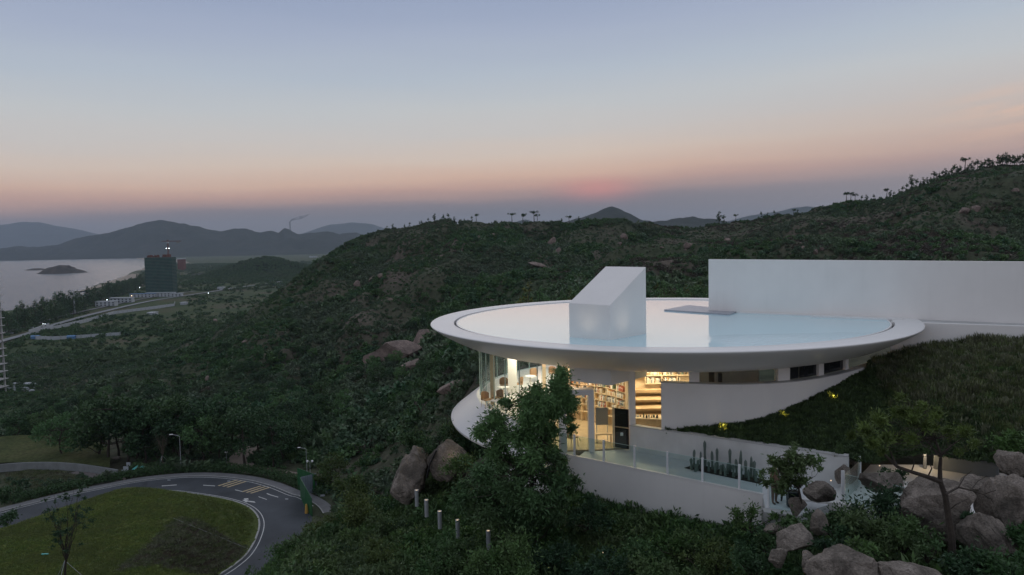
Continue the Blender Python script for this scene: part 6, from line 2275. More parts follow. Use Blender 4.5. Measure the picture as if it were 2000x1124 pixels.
# bare brush tree with stakes, staked sapling stays
def twig_tree(name, label, base, h, seed, nb, spread, leafy=0, rbase=0.07):
    rg_ = np.random.default_rng(seed)
    root = thing(name, label, 'tree', base)
    m = MB()
    m.tube(limb((0, 0, 0), (0.02 * h, 0, 0.45 * h), rg_, 0.03), [rbase, rbase * .95, rbase * .9, rbase * .85, rbase * .8, rbase * .75], 7)
    cl = []
    for i in range(nb):
        z0 = h * rg_.uniform(0.22, 0.45)
        a = rg_.random() * 6.28
        tip = Vector((math.cos(a) * spread * h * rg_.uniform(0.3, 1), math.sin(a) * spread * h * rg_.uniform(0.3, 1), h * rg_.uniform(0.6, 1.0)))
        pts_ = limb((0.01 * h, 0, z0), tip, rg_, 0.05)
        m.tube(pts_, [rbase * 0.4 * (1 - 0.85 * j / 5) for j in range(6)], 4)
        for q in range(3):
            s_ = pts_[2 + q]
            e_ = s_ + (tip - s_) * 0.5 + Vector(rg_.normal(size=3)) * h * 0.06
            m.tube([s_, e_], [rbase * 0.14, rbase * 0.04], 3)
            cl.append((tuple(e_), 0.35))
        cl.append((tuple(tip), 0.3))
    link(bpy.data.objects.new('trunk', m.mesh('trunk', M['bark_pale' if not leafy else 'bark'], True)), root)
    if leafy:
        link(bpy.data.objects.new('crown', foliage_mesh('crown', cl, -leafy, 0.32, 0.14, M['dark_tree'], seed, shell=0.1)), root)
    for k in range(3):
        a = 0.6 + k * 2.1
        cpart_l = MB().tube([(math.cos(a) * h * 0.2, math.sin(a) * h * 0.2, 0), (0, 0, h * 0.28)], 0.03, 5)
        link(bpy.data.objects.new('stake', cpart_l.mesh('stake', M['metal_grey'])), root)
    return root


p = PZ(318, 912, RZ)
twig_tree('bare_tree', 'leafless brush shaped tree with fanning twigs held by stakes', p, 82 / FOC * p.y, 3, 26, 0.26)
p = on_lawn(130, 1150)
twig_tree('young_tree', 'thin young tree with sparse leaves and stakes on the near lawn', p, 205 / FOC * p.y, 8, 16, 0.22, 26, 0.14)

# casuarina belt by the sea (unit height)
def conif(seed, leaf, nc=16, wide=0.2, low=0.1, per=700, trunk=0.018, name='casuarina_tree'):
    rg_ = np.random.default_rng(seed)
    root = thing(name, 'x', 'tree')
    cl = []
    for i in range(nc):
        h = low + (0.97 - low) * (i + rg_.random()) / nc
        w_ = wide * (1.05 - h) * (0.5 + 0.7 * rg_.random())
        a = rg_.random() * 6.28
        cl.append(((w_ * math.cos(a), w_ * math.sin(a), h), 0.05 + wide * 0.5 * (1.05 - h) * (0.6 + 0.6 * rg_.random())))
    tree_parts(root, cl, limb((0, 0, 0), (0.02, 0, 0.9), rg_, 0.03), trunk, per * 5, 0.06, 0.03, leaf, M['bark'], seed, squash=1.0, up=0.5)
    return root


cas = [conif(11, M['dark_tree']), conif(12, M['dark_tree'], 14, 0.26), conif(13, M['dark_tree'], 13, 0.34, 0.08)]
cu = set()
cl_ = []
for t in np.linspace(0, 1, 30):
    cl_.append((117 + 108 * t, 622 - 40 * t + rg.uniform(-3, 3), 46 - 16 * t + rg.uniform(-9, 9), int(rg.integers(0, 2)), 'dark spiky casuarina in the belt behind the beach', 'casuarina belt behind the beach'))
for t in np.linspace(0, 1, 18):
    cl_.append((225 + 62 * t, 582 - 26 * t + rg.uniform(-3, 2), 26 - 4 * t + rg.uniform(-4, 5), int(rg.integers(0, 3)), 'small casuarina near the netted tower end of the belt', 'casuarina belt behind the beach'))
for t in np.linspace(0, 1, 16):
    cl_.append((10 + 98 * t, 652 - 28 * t + rg.uniform(-4, 3), 42 + rg.uniform(-10, 14), 2, 'round dark tree between the coast highway and the sea', 'round trees along the coast highway'))
for i, (px, by, hp, kd, lb, gr) in enumerate(cl_):
    p = G(px, by)
    lb = ('tall ' if hp > 40 else ('low ' if hp < 30 else '')) + lb
    put(cas[kd], kd not in cu, p, hp / FOC * p.y, rg.random() * 6.28, lb, gr)
    cu.add(kd)

# skyline pines
def umbrella(seed, thin=0.045):
    rg_ = np.random.default_rng(seed)
    root = thing('pine_tree', 'x', 'tree')
    cl = [((rg_.normal() * 0.13, rg_.normal() * 0.13, 0.80 + 0.15 * rg_.random()), 0.10 + 0.05 * rg_.random()) for _ in range(9)]
    tree_parts(root, cl, limb((0, 0, 0), (0.04, 0, 0.88), rg_, 0.04), thin, 3600, 0.07, 0.03, M['dark_tree'], M['bark'], seed, squash=0.8)
    return root


def ragged(seed):
    rg_ = np.random.default_rng(seed)
    root = thing('pine_tree', 'x', 'tree')
    cl = []
    for i in range(12):
        h = 0.28 + 0.66 * rg_.random()
        a = rg_.random() * 6.28
        w_ = 0.30 * (1.15 - h) * rg_.random()
        cl.append(((w_ * math.cos(a), w_ * math.sin(a), h), 0.07 + 0.08 * rg_.random()))
    tree_parts(root, cl, limb((0, 0, 0), (0.05, 0.02, 0.9), rg_, 0.05), 0.026, 3600, 0.07, 0.03, M['dark_tree'], M['bark'], seed, squash=0.75)
    return root


pr = [umbrella(21), umbrella(22), ragged(23), ragged(24), ragged(25)]
pu = set()


def ridge_spot(px, ytop, y0, y1):
    """highest ground along a bearing"""
    u = u_of(px)
    ys = np.linspace(y0, y1, 160)
    zz = ground_z(u * ys, ys) / ys
    k_ = int(np.argmax(zz))
    return Vector((u * ys[k_], ys[k_], gz(u * ys[k_], ys[k_])))


sky_trees = [(923, 427, 10, 2), (931, 424, 13, 1), (1001, 421, 17, 0), (1022, 419, 17, 1), (1044, 416, 18, 0), (1050, 422, 13, 1), (1098, 428, 11, 2), (1112, 425, 15, 0), (1131, 427, 11, 3),
             (1404, 420, 22, 3), (1414, 426, 16, 2), (1437, 425, 13, 0), (1487, 419, 12, 2), (1499, 415, 9, 3), (1512, 411, 10, 2), (1550, 410, 11, 1), (1558, 412, 9, 2),
             (1652, 379, 16, 1), (1661, 379, 15, 0), (1669, 382, 13, 1), (1682, 389, 12, 2), (1692, 385, 13, 3), (1706, 387, 12, 2), (1731, 377, 17, 0), (1738, 380, 14, 3),
             (1762, 372, 14, 2), (1778, 350, 24, 3), (1789, 352, 18, 2), (1809, 348, 14, 3), (1822, 336, 20, 2), (1833, 338, 17, 4), (1845, 334, 18, 3), (1862, 326, 22, 2), (1873, 328, 18, 4),
             (1882, 312, 24, 0), (1895, 316, 18, 3), (1907, 313, 19, 2), (1921, 312, 18, 4), (1930, 316, 16, 3), (1945, 310, 20, 2), (1956, 305, 24, 4), (1964, 306, 22, 3), (1974, 309, 18, 2), (1984, 306, 20, 4), (1994, 308, 20, 2),
             (1769, 366, 14, 2), (1796, 354, 13, 4), (1802, 350, 15, 3), (1816, 342, 14, 4), (1828, 338, 14, 3), (1840, 334, 15, 2), (1851, 330, 16, 4), (1857, 328, 14, 2), (1868, 328, 15, 3), (1888, 320, 15, 4), (1901, 316, 16, 2), (1914, 314, 15, 3), (1926, 314, 17, 2), (1936, 313, 15, 4), (1951, 310, 18, 3), (1961, 308, 17, 2), (1969, 308, 18, 4), (1979, 308, 16, 3), (1989, 308, 17, 2), (1999, 309, 16, 4), (1755, 378, 11, 3), (1745, 384, 10, 2),
             (752, 446, 10, 2), (768, 443, 10, 3), (785, 440, 11, 4), (800, 436, 12, 2), (815, 433, 11, 3), (828, 428, 14, 4), (842, 425, 14, 2), (856, 422, 16, 3), (868, 423, 14, 4), (880, 424, 14, 2), (893, 428, 12, 3), (905, 432, 10, 4)]
for i, (px, yt, hp, kd) in enumerate(sky_trees):
    if px < 910:
        px, hp = px + rg.uniform(-7, 7), hp * rg.uniform(0.55, 1.0)
    p = ridge_spot(px, yt, 300, 680)
    top = ray(px, yt).z * p.y
    h = max(top - p.z, 0.6 * hp / FOC * p.y)
    h = min(max(h, 1.25 * hp / FOC * p.y), 1.7 * hp / FOC * p.y)
    g_ = 'pines on the right hand ridge' if px > 1600 else ('pines on the middle ridge' if px > 910 else 'trees crowning the rounded hilltop')
    lb = ('tall ' if hp > 17 else ('short ' if hp < 12 else '')) + {0: 'umbrella pine with a thin bare trunk', 1: 'slim umbrella pine with a small flat top', 2: 'ragged dark pine', 3: 'bushy dark pine', 4: 'broad ragged pine'}[kd] + \
        (' on the climbing right ridge' if px > 1600 else (' standing on the middle ridge line' if px > 910 else ' crowning the rounded hill behind the roof'))
    put(pr[kd], kd not in pu, p - Vector((0, 0, 0.2)), h, rg.random() * 6.28, lb, g_)
    pu.add(kd)

# small trees behind the roof
bt = [conif(31, M['tree'], 10, 0.42, 0.1, 700, 0.02, 'young_pine'), conif(32, M['pine'], 11, 0.36, 0.1, 700, 0.02, 'young_pine')]
for i, px in enumerate(list(np.linspace(1095, 1180, 6)) + list(np.linspace(1268, 1382, 9)) + [1030, 1052]):
    Yb = rg.uniform(95, 150)
    u = u_of(px)
    p = Vector((u * Yb, Yb, gz(u * Yb, Yb) - 0.2))
    top = ray(px, rg.uniform(548, 572)).z * Yb
    put(bt[i % 2], i < 2, p, max(top - p.z, 2.5), rg.random() * 6.28, 'young green pine just behind the far rim of the roof', 'young pines behind the roof')

# ------------------------------------------------------------------ boulders
def boulder(px, py, wpx, hpx, Y, label, seed, rough=0.22, tilt=0.0, material='rock', flat=0.9, name='boulder', group=None, sub=4, cuts=11):
    import bmesh
    rg_ = np.random.default_rng(seed)
    bm_ = bmesh.new()
    bmesh.ops.create_icosphere(bm_, subdivisions=sub, radius=1.0)
    V = np.array([v.co[:] for v in bm_.verts])
    for _ in range(cuts):
        n = rg_.normal(size=3)
        n[1] -= 0.35
        n[2] += 0.25
        n /= np.linalg.norm(n)
        d = rg_.uniform(0.50, 0.82)
        over = V @ n - d
        V -= np.outer(np.maximum(over, 0) * 0.93, n)
    o1, o2 = rg_.random(2) * 50
    nz_ = fbm(V[:, 0] * 1.5 + V[:, 2] * 0.8 + o1, V[:, 1] * 1.5 - V[:, 2] + o2, 4, seed)
    nz2_ = fbm(V[:, 0] * 6 + V[:, 2] * 4 + o1, V[:, 1] * 6 - V[:, 2] * 5 + o2, 3, seed + 4)
    crk = np.maximum(0, 0.10 - np.abs(fbm(V[:, 0] * 1.9 + V[:, 1] + o2, V[:, 2] * 1.9 - V[:, 1] + o1, 4, seed + 8))) * 0.55
    V *= (1 + rough * nz_ + 0.07 * nz2_ - crk)[:, None]
    c, s_ = math.cos(tilt), math.sin(tilt)
    ww_, hh_ = wpx / FOC * Y / 2, hpx / FOC * Y / 2
    V[:, 0] /= np.abs(V[:, 0]).max()
    V[:, 2] /= np.abs(V[:, 2]).max()
    V = V * np.array([ww_, max(ww_, hh_) * flat, hh_])
    V = np.stack([V[:, 0] * c - V[:, 2] * s_, V[:, 1], V[:, 0] * s_ + V[:, 2] * c], 1)
    for v, q in zip(bm_.verts, V):
        v.co = q
    me = bpy.data.meshes.new(name)
    bm_.to_mesh(me)
    bm_.free()
    me.materials.append(M[material])
    me.shade_smooth()
    me.set_sharp_from_angle(angle=math.radians(32))
    o = link(bpy.data.objects.new(name, me))
    o.location = PY(px, py, Y)
    return tag(o, label, 'boulder' if name == 'boulder' else 'rock', group)


BL = [(803, 938, 84, 105, 37.5, 'big rounded boulder at the left of the cleft rock group', 33, 0.12), (818, 902, 44, 74, 38.3, 'upright slab of rock wedged between two boulders', 36, 0.5),
      (868, 908, 84, 100, 37.2, 'split boulder with a warm lit top below the white disc', 5, -0.45), (1668, 893, 40, 32, 29.6, 'round boulder at the right end of the garden wall', 4, 0),
      (1648, 926, 30, 44, 28.5, 'dark boulder left of the platform glass', 6, 0), (1598, 966, 66, 50, 26.5, 'rounded boulder behind the small terrace tree', 7, 0.1),
      (1556, 992, 38, 46, 25.2, 'upright boulder beside the terrace end block', 8, 0.1), (1722, 942, 84, 56, 26.5, 'pale boulder inside the platform glass', 9, 0.05),
      (1838, 1000, 158, 140, 22.6, 'largest brown boulder behind the leaning pine', 10, 0.15), (1968, 985, 90, 140, 22.0, 'tall brown boulder at the right edge', 12, -0.35),
      (1985, 905, 80, 62, 24.0, 'dark boulder highest at the right edge', 13, -0.5), (1930, 1052, 112, 92, 20.6, 'wedge shaped boulder right of the pine trunk', 14, -0.3),
      (1655, 1110, 160, 110, 17.4, 'large grey speckled boulder at the bottom edge', 15, 0.28), (1778, 1128, 170, 76, 16.8, 'broad low boulder at the bottom right of the speckled one', 16, -0.12),
      (1586, 1106, 40, 62, 18.6, 'narrow boulder left of the large speckled one', 17, 0.35), (1553, 1054, 82, 62, 21.3, 'brown boulder below the terrace end block', 18, 0.2),
      (1597, 1022, 40, 54, 22.2, 'leaning slab of rock right of the brown boulder', 19, 0.3), (1520, 1088, 46, 44, 20.4, 'low brown boulder nearest the terrace wall shrubs', 20, 0),
      (1513, 1032, 46, 24, 24.2, 'pale stone below the terrace end block', 21, 0), (1905, 948, 60, 40, 24.0, 'flat stone at the back of the paved court', 22, 0)]
for px, py, wp, hp, Y, lb, sd_, tl in BL:
    boulder(px, py, wp, hp, Y, lb, sd_, tilt=tl, rough=0.13, sub=5)
# stones on the upper lawn
for i, (px, py, wp, hp, lb) in enumerate(((99, 899, 17, 10, 'largest pale stone on the upper lawn'), (76, 874, 15, 10, 'brown stone at the lawn edge left of the spreading tree'), (184, 889, 13, 8, 'pale stone right of the spreading tree'),
                                          (226, 895, 22, 6, 'flat brown stone near the sign boards'), (158, 871, 10, 7, 'small stone high on the upper lawn'), (172, 878, 7, 5, 'smallest stone on the upper lawn'), (243, 935, 8, 6, 'small yellowish stone at the end of the brick apron'))):
    boulder(px, py, wp, hp, PZ(px, py + hp / 2, RZ).y, lb, 40 + i, sub=3, name='stone')
# outcrops on the hillside
oc = [(772, 686, 135, 50, 'long pale granite slab on the slope left of the disc', 0.25), (835, 666, 84, 52, 'pale granite outcrop touching the roof rim on the left', 0.3), (818, 718, 70, 44, 'rounded granite outcrop left of the glass wall', 0.1),
      (895, 758, 90, 40, 'granite slab seen beside the lower disc', 0.2), (730, 546, 22, 16, 'upper pale rock on the left hill shoulder', 0), (697, 555, 14, 16, 'upright pale rock on the left hill shoulder', 0),
      (745, 541, 16, 14, 'grey rock beside the upper pale rock', 0), (1078, 478, 24, 30, 'pinkish cliff on the middle hill face', -0.4), (1090, 495, 26, 22, 'lower end of the pinkish cliff', -0.5), (963, 459, 16, 10, 'pale rock near the hilltop', 0), (985, 475, 20, 10, 'slanting pale rock under the hilltop', 0.3), (932, 462, 12, 8, 'pale stone left of the hilltop rocks', 0),
      (1060, 520, 60, 10, 'long pale rock band in the middle of the slope', -0.3), (1220, 463, 18, 12, 'brown rock face right of the middle slope', -0.4), (1345, 480, 20, 14, 'grey rocks on the right hill face', 0), (1338, 489, 8, 6, 'small grey rock on the right hill face', 0),
      (1420, 470, 16, 10, 'pale rock above the left end of the long wall', 0), (1593, 492, 12, 16, 'upright pale rock above the long wall', 0.5), (1606, 487, 10, 10, 'small pale rock above the long wall', 0), (1570, 485, 10, 10, 'brown rock above the long wall', 0),
      (1885, 412, 24, 18, 'large grey rock on the right hill', 0.3), (1910, 408, 26, 14, 'grey rock slab on the right hill', 0), (1985, 374, 18, 12, 'tan rock high on the right hill', 0), (420, 627, 8, 14, 'upright pale rock on the lower left slope', 0.3), (405, 742, 12, 18, 'leaning pale rock among the lower left bushes', 0.4),
      (480, 668, 20, 10, 'brown rock on the left slope', 0), (460, 690, 24, 12, 'brown rocky patch on the left slope', 0), (640, 590, 10, 6, 'small pale rock on the hill shoulder', 0), (857, 590, 14, 8, 'pale rock left of the roof horizon', 0)]
for i, (px, py, wp, hp, lb, tl) in enumerate(oc):
    g_ = on_ground(px, py + hp * 0.3, 60, 900)
    boulder(px, py, wp, hp, g_.y, lb, 60 + i, tilt=tl, material='rock_hill', sub=3, name='rock_outcrop', flat=0.6)
rgo = np.random.default_rng(99)
for i in range(70):
    px, py = rgo.uniform(640, 1980), 0
    py = rgo.uniform(452, 640) if px < 1000 else rgo.uniform(455, 500 if px > 1384 else 555)
    if px > 1500:
        py = rgo.uniform(400, 500)
    g_ = on_ground(px, py, 90, 900)
    if g_.y > 800:
        continue
    s_ = rgo.uniform(5, 13)
    o_ = boulder(px, py, s_, s_ * rgo.uniform(0.4, 0.8), g_.y, 'small pale rock in the scrub ' + ('on the right hill above the long wall' if px > 1384 else ('on the middle hill face behind the roof' if px > 1000 else 'on the left hill shoulder')), 200 + i % 9, tilt=rgo.uniform(-.4, .4), material='rock_hill', sub=2, name='rock_outcrop', group='small rocks on the hillside', flat=0.7)

# ------------------------------------------------------------------ foreground trees and shrubs
def sight_tree(name, label, Y, base_px, blobs, trunk_px, trunk_r, per, ll, lw, leaf, seed, depth=0.7, **kw):
    """crown clumps placed where they stand at about distance Y"""
    rg_ = np.random.default_rng(seed)
    b = PY(base_px[0], base_px[1], Y)
    root = thing(name, label, kw.pop('cat', 'tree'), b)
    cl = []
    for px, py, rp in blobs:
        r = rp / FOC * Y
        for q in range(3):
            yy = Y + rg_.normal() * depth
            p = PY(px + rg_.normal() * rp * 0.35, py + rg_.normal() * rp * 0.35, yy) - b
            cl.append((tuple(p), r * (0.5 + 0.3 * rg_.random())))
    tp_ = [PY(px, py, Y) - b for px, py in trunk_px]
    tree_parts(root, cl, tp_, trunk_r, per, ll, lw, leaf, M['bark'], seed, **kw)
    return root


sight_tree('willow_leaf_tree', 'tall leafy tree with narrow drooping leaves in front of the glass rooms', 29.6, (1030, 1070),
           [(1096, 726, 18), (1090, 745, 24), (1086, 765, 28), (1112, 790, 24), (1062, 800, 34), (1088, 815, 26), (1022, 800, 32), (990, 790, 16), (978, 832, 30), (945, 838, 20), (938, 858, 14), (985, 868, 28),
            (1030, 850, 38), (1074, 845, 30), (1005, 900, 20), (1050, 893, 32), (1084, 880, 18), (962, 885, 20), (1030, 820, 30), (1048, 770, 22), (1115, 820, 16), (1095, 905, 14)],
           [(1030, 1070), (1034, 1000), (1040, 930), (1048, 860), (1060, 800), (1085, 750)], 0.11, 5200, 0.20, 0.052, M['tree'], 71, depth=0.75, droop=0.45, squash=0.95, shell=0.2)
sight_tree('leafy_tree', 'dark leafy tree under the tall one hiding the end of the terrace wall', 28.6, (1030, 1075),
           [(1010, 940, 46), (1066, 935, 34), (960, 960, 40), (1088, 975, 26), (930, 930, 34), (1045, 985, 46), (995, 1000, 44), (910, 955, 28), (1080, 1010, 26), (1020, 1035, 40), (945, 1000, 38), (1096, 915, 20), (1100, 945, 26), (1098, 985, 22), (1075, 900, 26), (1040, 905, 26), (975, 915, 24)],
           [(1030, 1075), (1025, 1010), (1020, 960), (1015, 930)], 0.09, 3400, 0.18, 0.06, M['bush'], 72, depth=0.8, droop=0.3, shell=0.25)
sight_tree('leafy_shrub', 'round bush standing against the foot of the terrace wall', 28.6, (1148, 1035),
           [(1150, 990, 24), (1128, 1000, 20), (1172, 1000, 20), (1150, 1012, 26), (1120, 1018, 18), (1180, 1015, 18)],
           [(1148, 1035), (1150, 1005), (1150, 985)], 0.05, 2600, 0.14, 0.055, M['dark_tree'], 73, depth=0.4, cat='shrub', shell=0.25)
sight_tree('terrace_tree', 'small light green tree at the railing end with people behind it', 25.0, (1566, 985),
           [(1545, 890, 20), (1520, 910, 22), (1560, 905, 22), (1590, 905, 16), (1502, 930, 16), (1530, 935, 22), (1570, 925, 18), (1605, 915, 9), (1484, 925, 9), (1548, 870, 10), (1510, 900, 14), (1555, 940, 14), (1525, 955, 12), (1580, 895, 12), (1540, 915, 22)],
           [(1566, 985), (1560, 955), (1550, 925), (1545, 895)], 0.045, 3000, 0.17, 0.05, M['bush'], 74, depth=0.35, droop=0.15, shell=0.2)
# leaning pine on the right
pn = sight_tree('leaning_pine', 'gnarled pine leaning left over the boulders with thin olive needles', 19.6, (1860, 1092),
                [(1690, 838, 20), (1722, 812, 20), (1760, 800, 22), (1788, 822, 20), (1740, 850, 22), (1700, 870, 16), (1775, 862, 18), (1815, 840, 20), (1850, 838, 18), (1880, 848, 18), (1905, 862, 12), (1720, 885, 12), (1830, 810, 14), (1800, 790, 12), (1668, 852, 10), (1870, 880, 10), (1760, 778, 12)],
                [(1860, 1092), (1858, 1045), (1852, 1005), (1846, 968), (1836, 940), (1836, 912), (1838, 888), (1826, 858)], 0.11, 8500, 0.17, 0.028, M['olive'], 75, depth=0.6, shell=0.05, up=0.8, twig=0.14)
pb_ = MB()
b_ = PY(1860, 1092, 19.6)
for pts_, r0 in (([(1838, 942), (1812, 932), (1780, 922), (1752, 912), (1738, 898), (1718, 880)], 0.10), ([(1752, 912), (1742, 890), (1730, 860)], 0.05), ([(1838, 890), (1856, 872), (1880, 855)], 0.045), ([(1838, 895), (1815, 868), (1790, 830)], 0.045),
                 ([(1846, 966), (1872, 952), (1896, 958), (1920, 966), (1945, 958)], 0.045), ([(1896, 958), (1910, 940), (1928, 930)], 0.025), ([(1872, 952), (1885, 930), (1898, 920)], 0.025), ([(1850, 1000), (1868, 985), (1890, 975)], 0.03),
                 ([(1780, 922), (1786, 905), (1780, 890)], 0.03), ([(1812, 932), (1820, 915), (1812, 900)], 0.03), ([(1920, 966), (1935, 975), (1942, 985)], 0.02)):
    pp_ = [PY(a, b, 19.6 + 0.25 * math.sin(i * 1.3 + a)) - b_ for i, (a, b) in enumerate(pts_)]
    pb_.tube(pp_, [0.75 * r0 * (1 - 0.65 * i / (len(pp_) - 1)) for i in range(len(pp_))], 6)
link(bpy.data.objects.new('bough', pb_.mesh('bough', M['bark'], True)), pn)
# big shrubs among the boulders and along the bank
shr = [(1720, 990, 70, 23.5, 'dense dark shrub below the platform glass', 'dark_tree'), (1690, 1030, 60, 21.5, 'spreading shrub between the speckled boulder and the platform', 'bush'), (1765, 1035, 60, 20.8, 'shrub at the foot of the largest boulder', 'bush'),
       (1940, 1100, 70, 18.0, 'leafy shrub in the bottom right corner', 'bush'), (1880, 1110, 40, 18.2, 'low shrub at the root of the leaning pine', 'dark_tree'), (1625, 1010, 46, 23.5, 'shrub between the two terrace pieces', 'dark_tree'),
       (1960, 860, 46, 27.0, 'shrub above the right boulders', 'bush'), (1570, 1035, 36, 22.5, 'small shrub over the brown boulder', 'bush'), (1460, 1010, 40, 26.5, 'shrub under the right end of the terrace wall', 'bush'), (1490, 1040, 36, 25.0, 'low shrub left of the pale stone', 'dark_tree'),
       (850, 862, 46, 39.5, 'dark shrub behind the cleft rock group', 'dark_tree'), (805, 862, 38, 40.5, 'dark shrub at the back of the upright slab', 'dark_tree'), (905, 905, 40, 34, 'leafy shrub right of the split boulder', 'bush'), (1000, 1085, 80, 25, 'large light green shrub at the bottom centre', 'bush'),
       (700, 1000, 50, 38, 'grassy shrub left of the rounded boulder', 'light_bush'), (640, 1030, 40, 40, 'light green shrub on the bank edge', 'light_bush'), (690, 950, 36, 42, 'light shrub at the top of the bank', 'light_bush'), (1080, 1090, 56, 26, 'dark shrub at the bottom centre right', 'dark_tree'), (890, 835, 34, 46, 'yellow green shrub beside the lower disc', 'light_bush'),
       (1620, 1062, 34, 20.6, 'dark shrub in the gap right of the brown boulder', 'dark_tree'), (1700, 1078, 36, 18.6, 'leafy shrub over the right shoulder of the speckled boulder', 'bush'), (1812, 1066, 34, 19.6, 'shrub left of the leaning pine root', 'bush'),
       (1905, 1092, 40, 18.4, 'shrub over the foot of the wedge shaped boulder', 'dark_tree'), (1542, 1018, 22, 23.6, 'small tufted shrub on the terrace end block', 'bush'), (1645, 1036, 32, 21.6, 'dense shrub above the speckled boulder', 'dark_tree'), (1985, 1040, 30, 20.0, 'shrub at the right edge between the boulders', 'bush'),
       (1890, 1010, 20, 21.5, 'small shrub in the cleft right of the largest boulder', 'dark_tree'), (1740, 925, 24, 28.0, 'low shrub behind the pale boulder', 'dark_tree'), (1500, 1062, 30, 22.6, 'shrub in the rocks below the pale stone', 'dark_tree'),
       (1235, 1075, 50, 25.5, 'wide green shrub below the terrace wall near the tiny lamp', 'bush'), (1330, 1060, 44, 27, 'green shrub under the middle of the terrace wall', 'bush'), (1400, 1090, 50, 24, 'light green shrub at the bottom below the cacti', 'light_bush'),
       (1180, 1110, 60, 23.5, 'dark shrub at the very bottom under the round bush', 'dark_tree'), (960, 1100, 60, 24.5, 'green shrub at the very bottom below the post lights', 'bush'), (760, 1085, 56, 30, 'olive shrub at the bottom left of the post lights', 'light_bush'),
       (690, 1090, 50, 33, 'dark shrub at the bottom of the bank', 'dark_tree'), (740, 1020, 44, 34, 'leafy shrub left of the tallest post light', 'bush'), (1290, 1110, 56, 23, 'leafy shrub at the bottom edge under the terrace', 'bush'), (1470, 1100, 46, 22, 'dark shrub left of the low brown boulder', 'dark_tree'),
       (8, 965, 26, 112, 'dark bush at the left edge beside the road end', 'dark_tree'), (14, 1010, 24, 104, 'dark bush at the left edge over the lawn', 'dark_tree'), (12, 1036, 12, 100, 'small yellowish bush at the left edge of the lawn', 'light_bush'), (40, 940, 14, 118, 'dark bush in the bed beyond the road end', 'dark_tree'),
       (905, 870, 30, 40, 'dark shrub under the edge of the lower disc', 'dark_tree'), (860, 1080, 60, 27, 'low shrub at the bottom below the post lights', 'bush'), (600, 1085, 60, 36, 'shrub at the bottom of the bank over the road', 'bush')]
for i, (px, py, rp, Y, lb, mt) in enumerate(shr):
    rg_ = np.random.default_rng(700 + i)
    r = rp / FOC * Y
    root = thing('shrub', lb, 'shrub', PY(px, py + rp * 0.6, Y))
    cl = [((rg_.normal() * r * 0.45, rg_.normal() * r * 0.4, r * (0.15 + 0.8 * rg_.random())), r * (0.28 + 0.22 * rg_.random())) for _ in range(11)]
    m = MB()
    for c_, _ in cl:
        m.tube(limb((0, 0, -0.2), c_, rg_, 0.1, 3), [0.03, 0.02, 0.015, 0.01], 4)
    link(bpy.data.objects.new('stem', m.mesh('stem', M['bark'])), root)
    link(bpy.data.objects.new('foliage', foliage_mesh('foliage', cl, 1500 if Y < 60 else 130, 0.15 if Y < 60 else 0.4, 0.055 if Y < 60 else 0.2, M[mt], 720 + i, shell=0.25)), root)

# yellow lit plants on the slope
for i, (px, py) in enumerate(((1409, 841), (1623, 781), (1528, 817))):
    fi_ = (px - PS0) / 12
    cand = [slope_point(fi_, q) for q in np.linspace(0, NV - 0.01, 160)]

    def sy(P_):
        d = P_[1] * _cp - P_[2] * _sp
        u_ = P_[1] * _sp + P_[2] * _cp
        return 562 - FOC * (P_[0] * _sr + u_ * _cr) / d
    q = min(cand, key=lambda P_: abs(sy(P_) - py - 6))
    rg_ = np.random.default_rng(i)
    o = link(bpy.data.objects.new('leafy_plant', foliage_mesh('leafy_plant', [((0, 0, 0.16), 0.13), ((0.1, 0, 0.1), 0.1)], -16 if i < 2 else -8, 0.18, 0.05, M['petal'], i, up=1.0)))
    o.location = (q[0], q[1] - 0.1, q[2] + 0.2)
    o.scale = (1.3, 1.3, 1.3)
    tag(o, ('yellow green plant lit from below near the top of the garden wall', 'yellow green lit plant higher on the slope by the parapet', 'faint yellow plant between the two brighter ones')[i], 'plant')
    g_ = MB().lathe([(0.001, 0), (0.03, 0), (0.035, 0.05), (0.001, 0.05)], n=10).build('garden_spot', M['metal_grey'])
    g_.location = Vector(q) + Vector((0.0, -0.22, 0.02))
    tag(g_, ('small garden spot before the brightest yellow plant', 'small garden spot before the upper yellow plant', 'small garden spot before the faint yellow plant')[i], 'lamp')
    glow('garden_glow', Vector(q) + Vector((0, -0.30, 0.40)), 0.9 if i < 2 else 0.35, (1.0, 0.85, 0.5), 0.03)
for px, py, Y, lb in ((1623, 939, 27.0, 'tiny warm ground lamp at the foot of the garden wall'), (1718, 910, 28.5, 'tiny warm ground lamp behind the pale boulder'), (1178, 1080, 26.5, 'tiny warm ground lamp glowing in the undergrowth'), (868, 915, 36.3, 'small lamp fixed to the split boulder')):
    p = PY(px, py, Y)
    o = MB().lathe([(0.001, 0.02), (0.018, 0.02), (0.024, 0), (0.024, -0.015), (0.001, -0.015)], n=10).build('ground_lamp', M['bulb'])
    o.location = p
    tag(o, lb, 'lamp')
glow('rock_glow', PY(880, 888, 36.0), 2.5)
# drain pipe down the cleft of the split boulder
dpp = [PY(x_, y_, 36.6) for x_, y_ in ((852, 880), (846, 892), (840, 905), (836, 920), (833, 934))]
tag(MB().tube(dpp, 0.05, 6).build('drain_pipe', M['black']), 'dark pipe running down the cleft beside the split boulder', 'pipe')

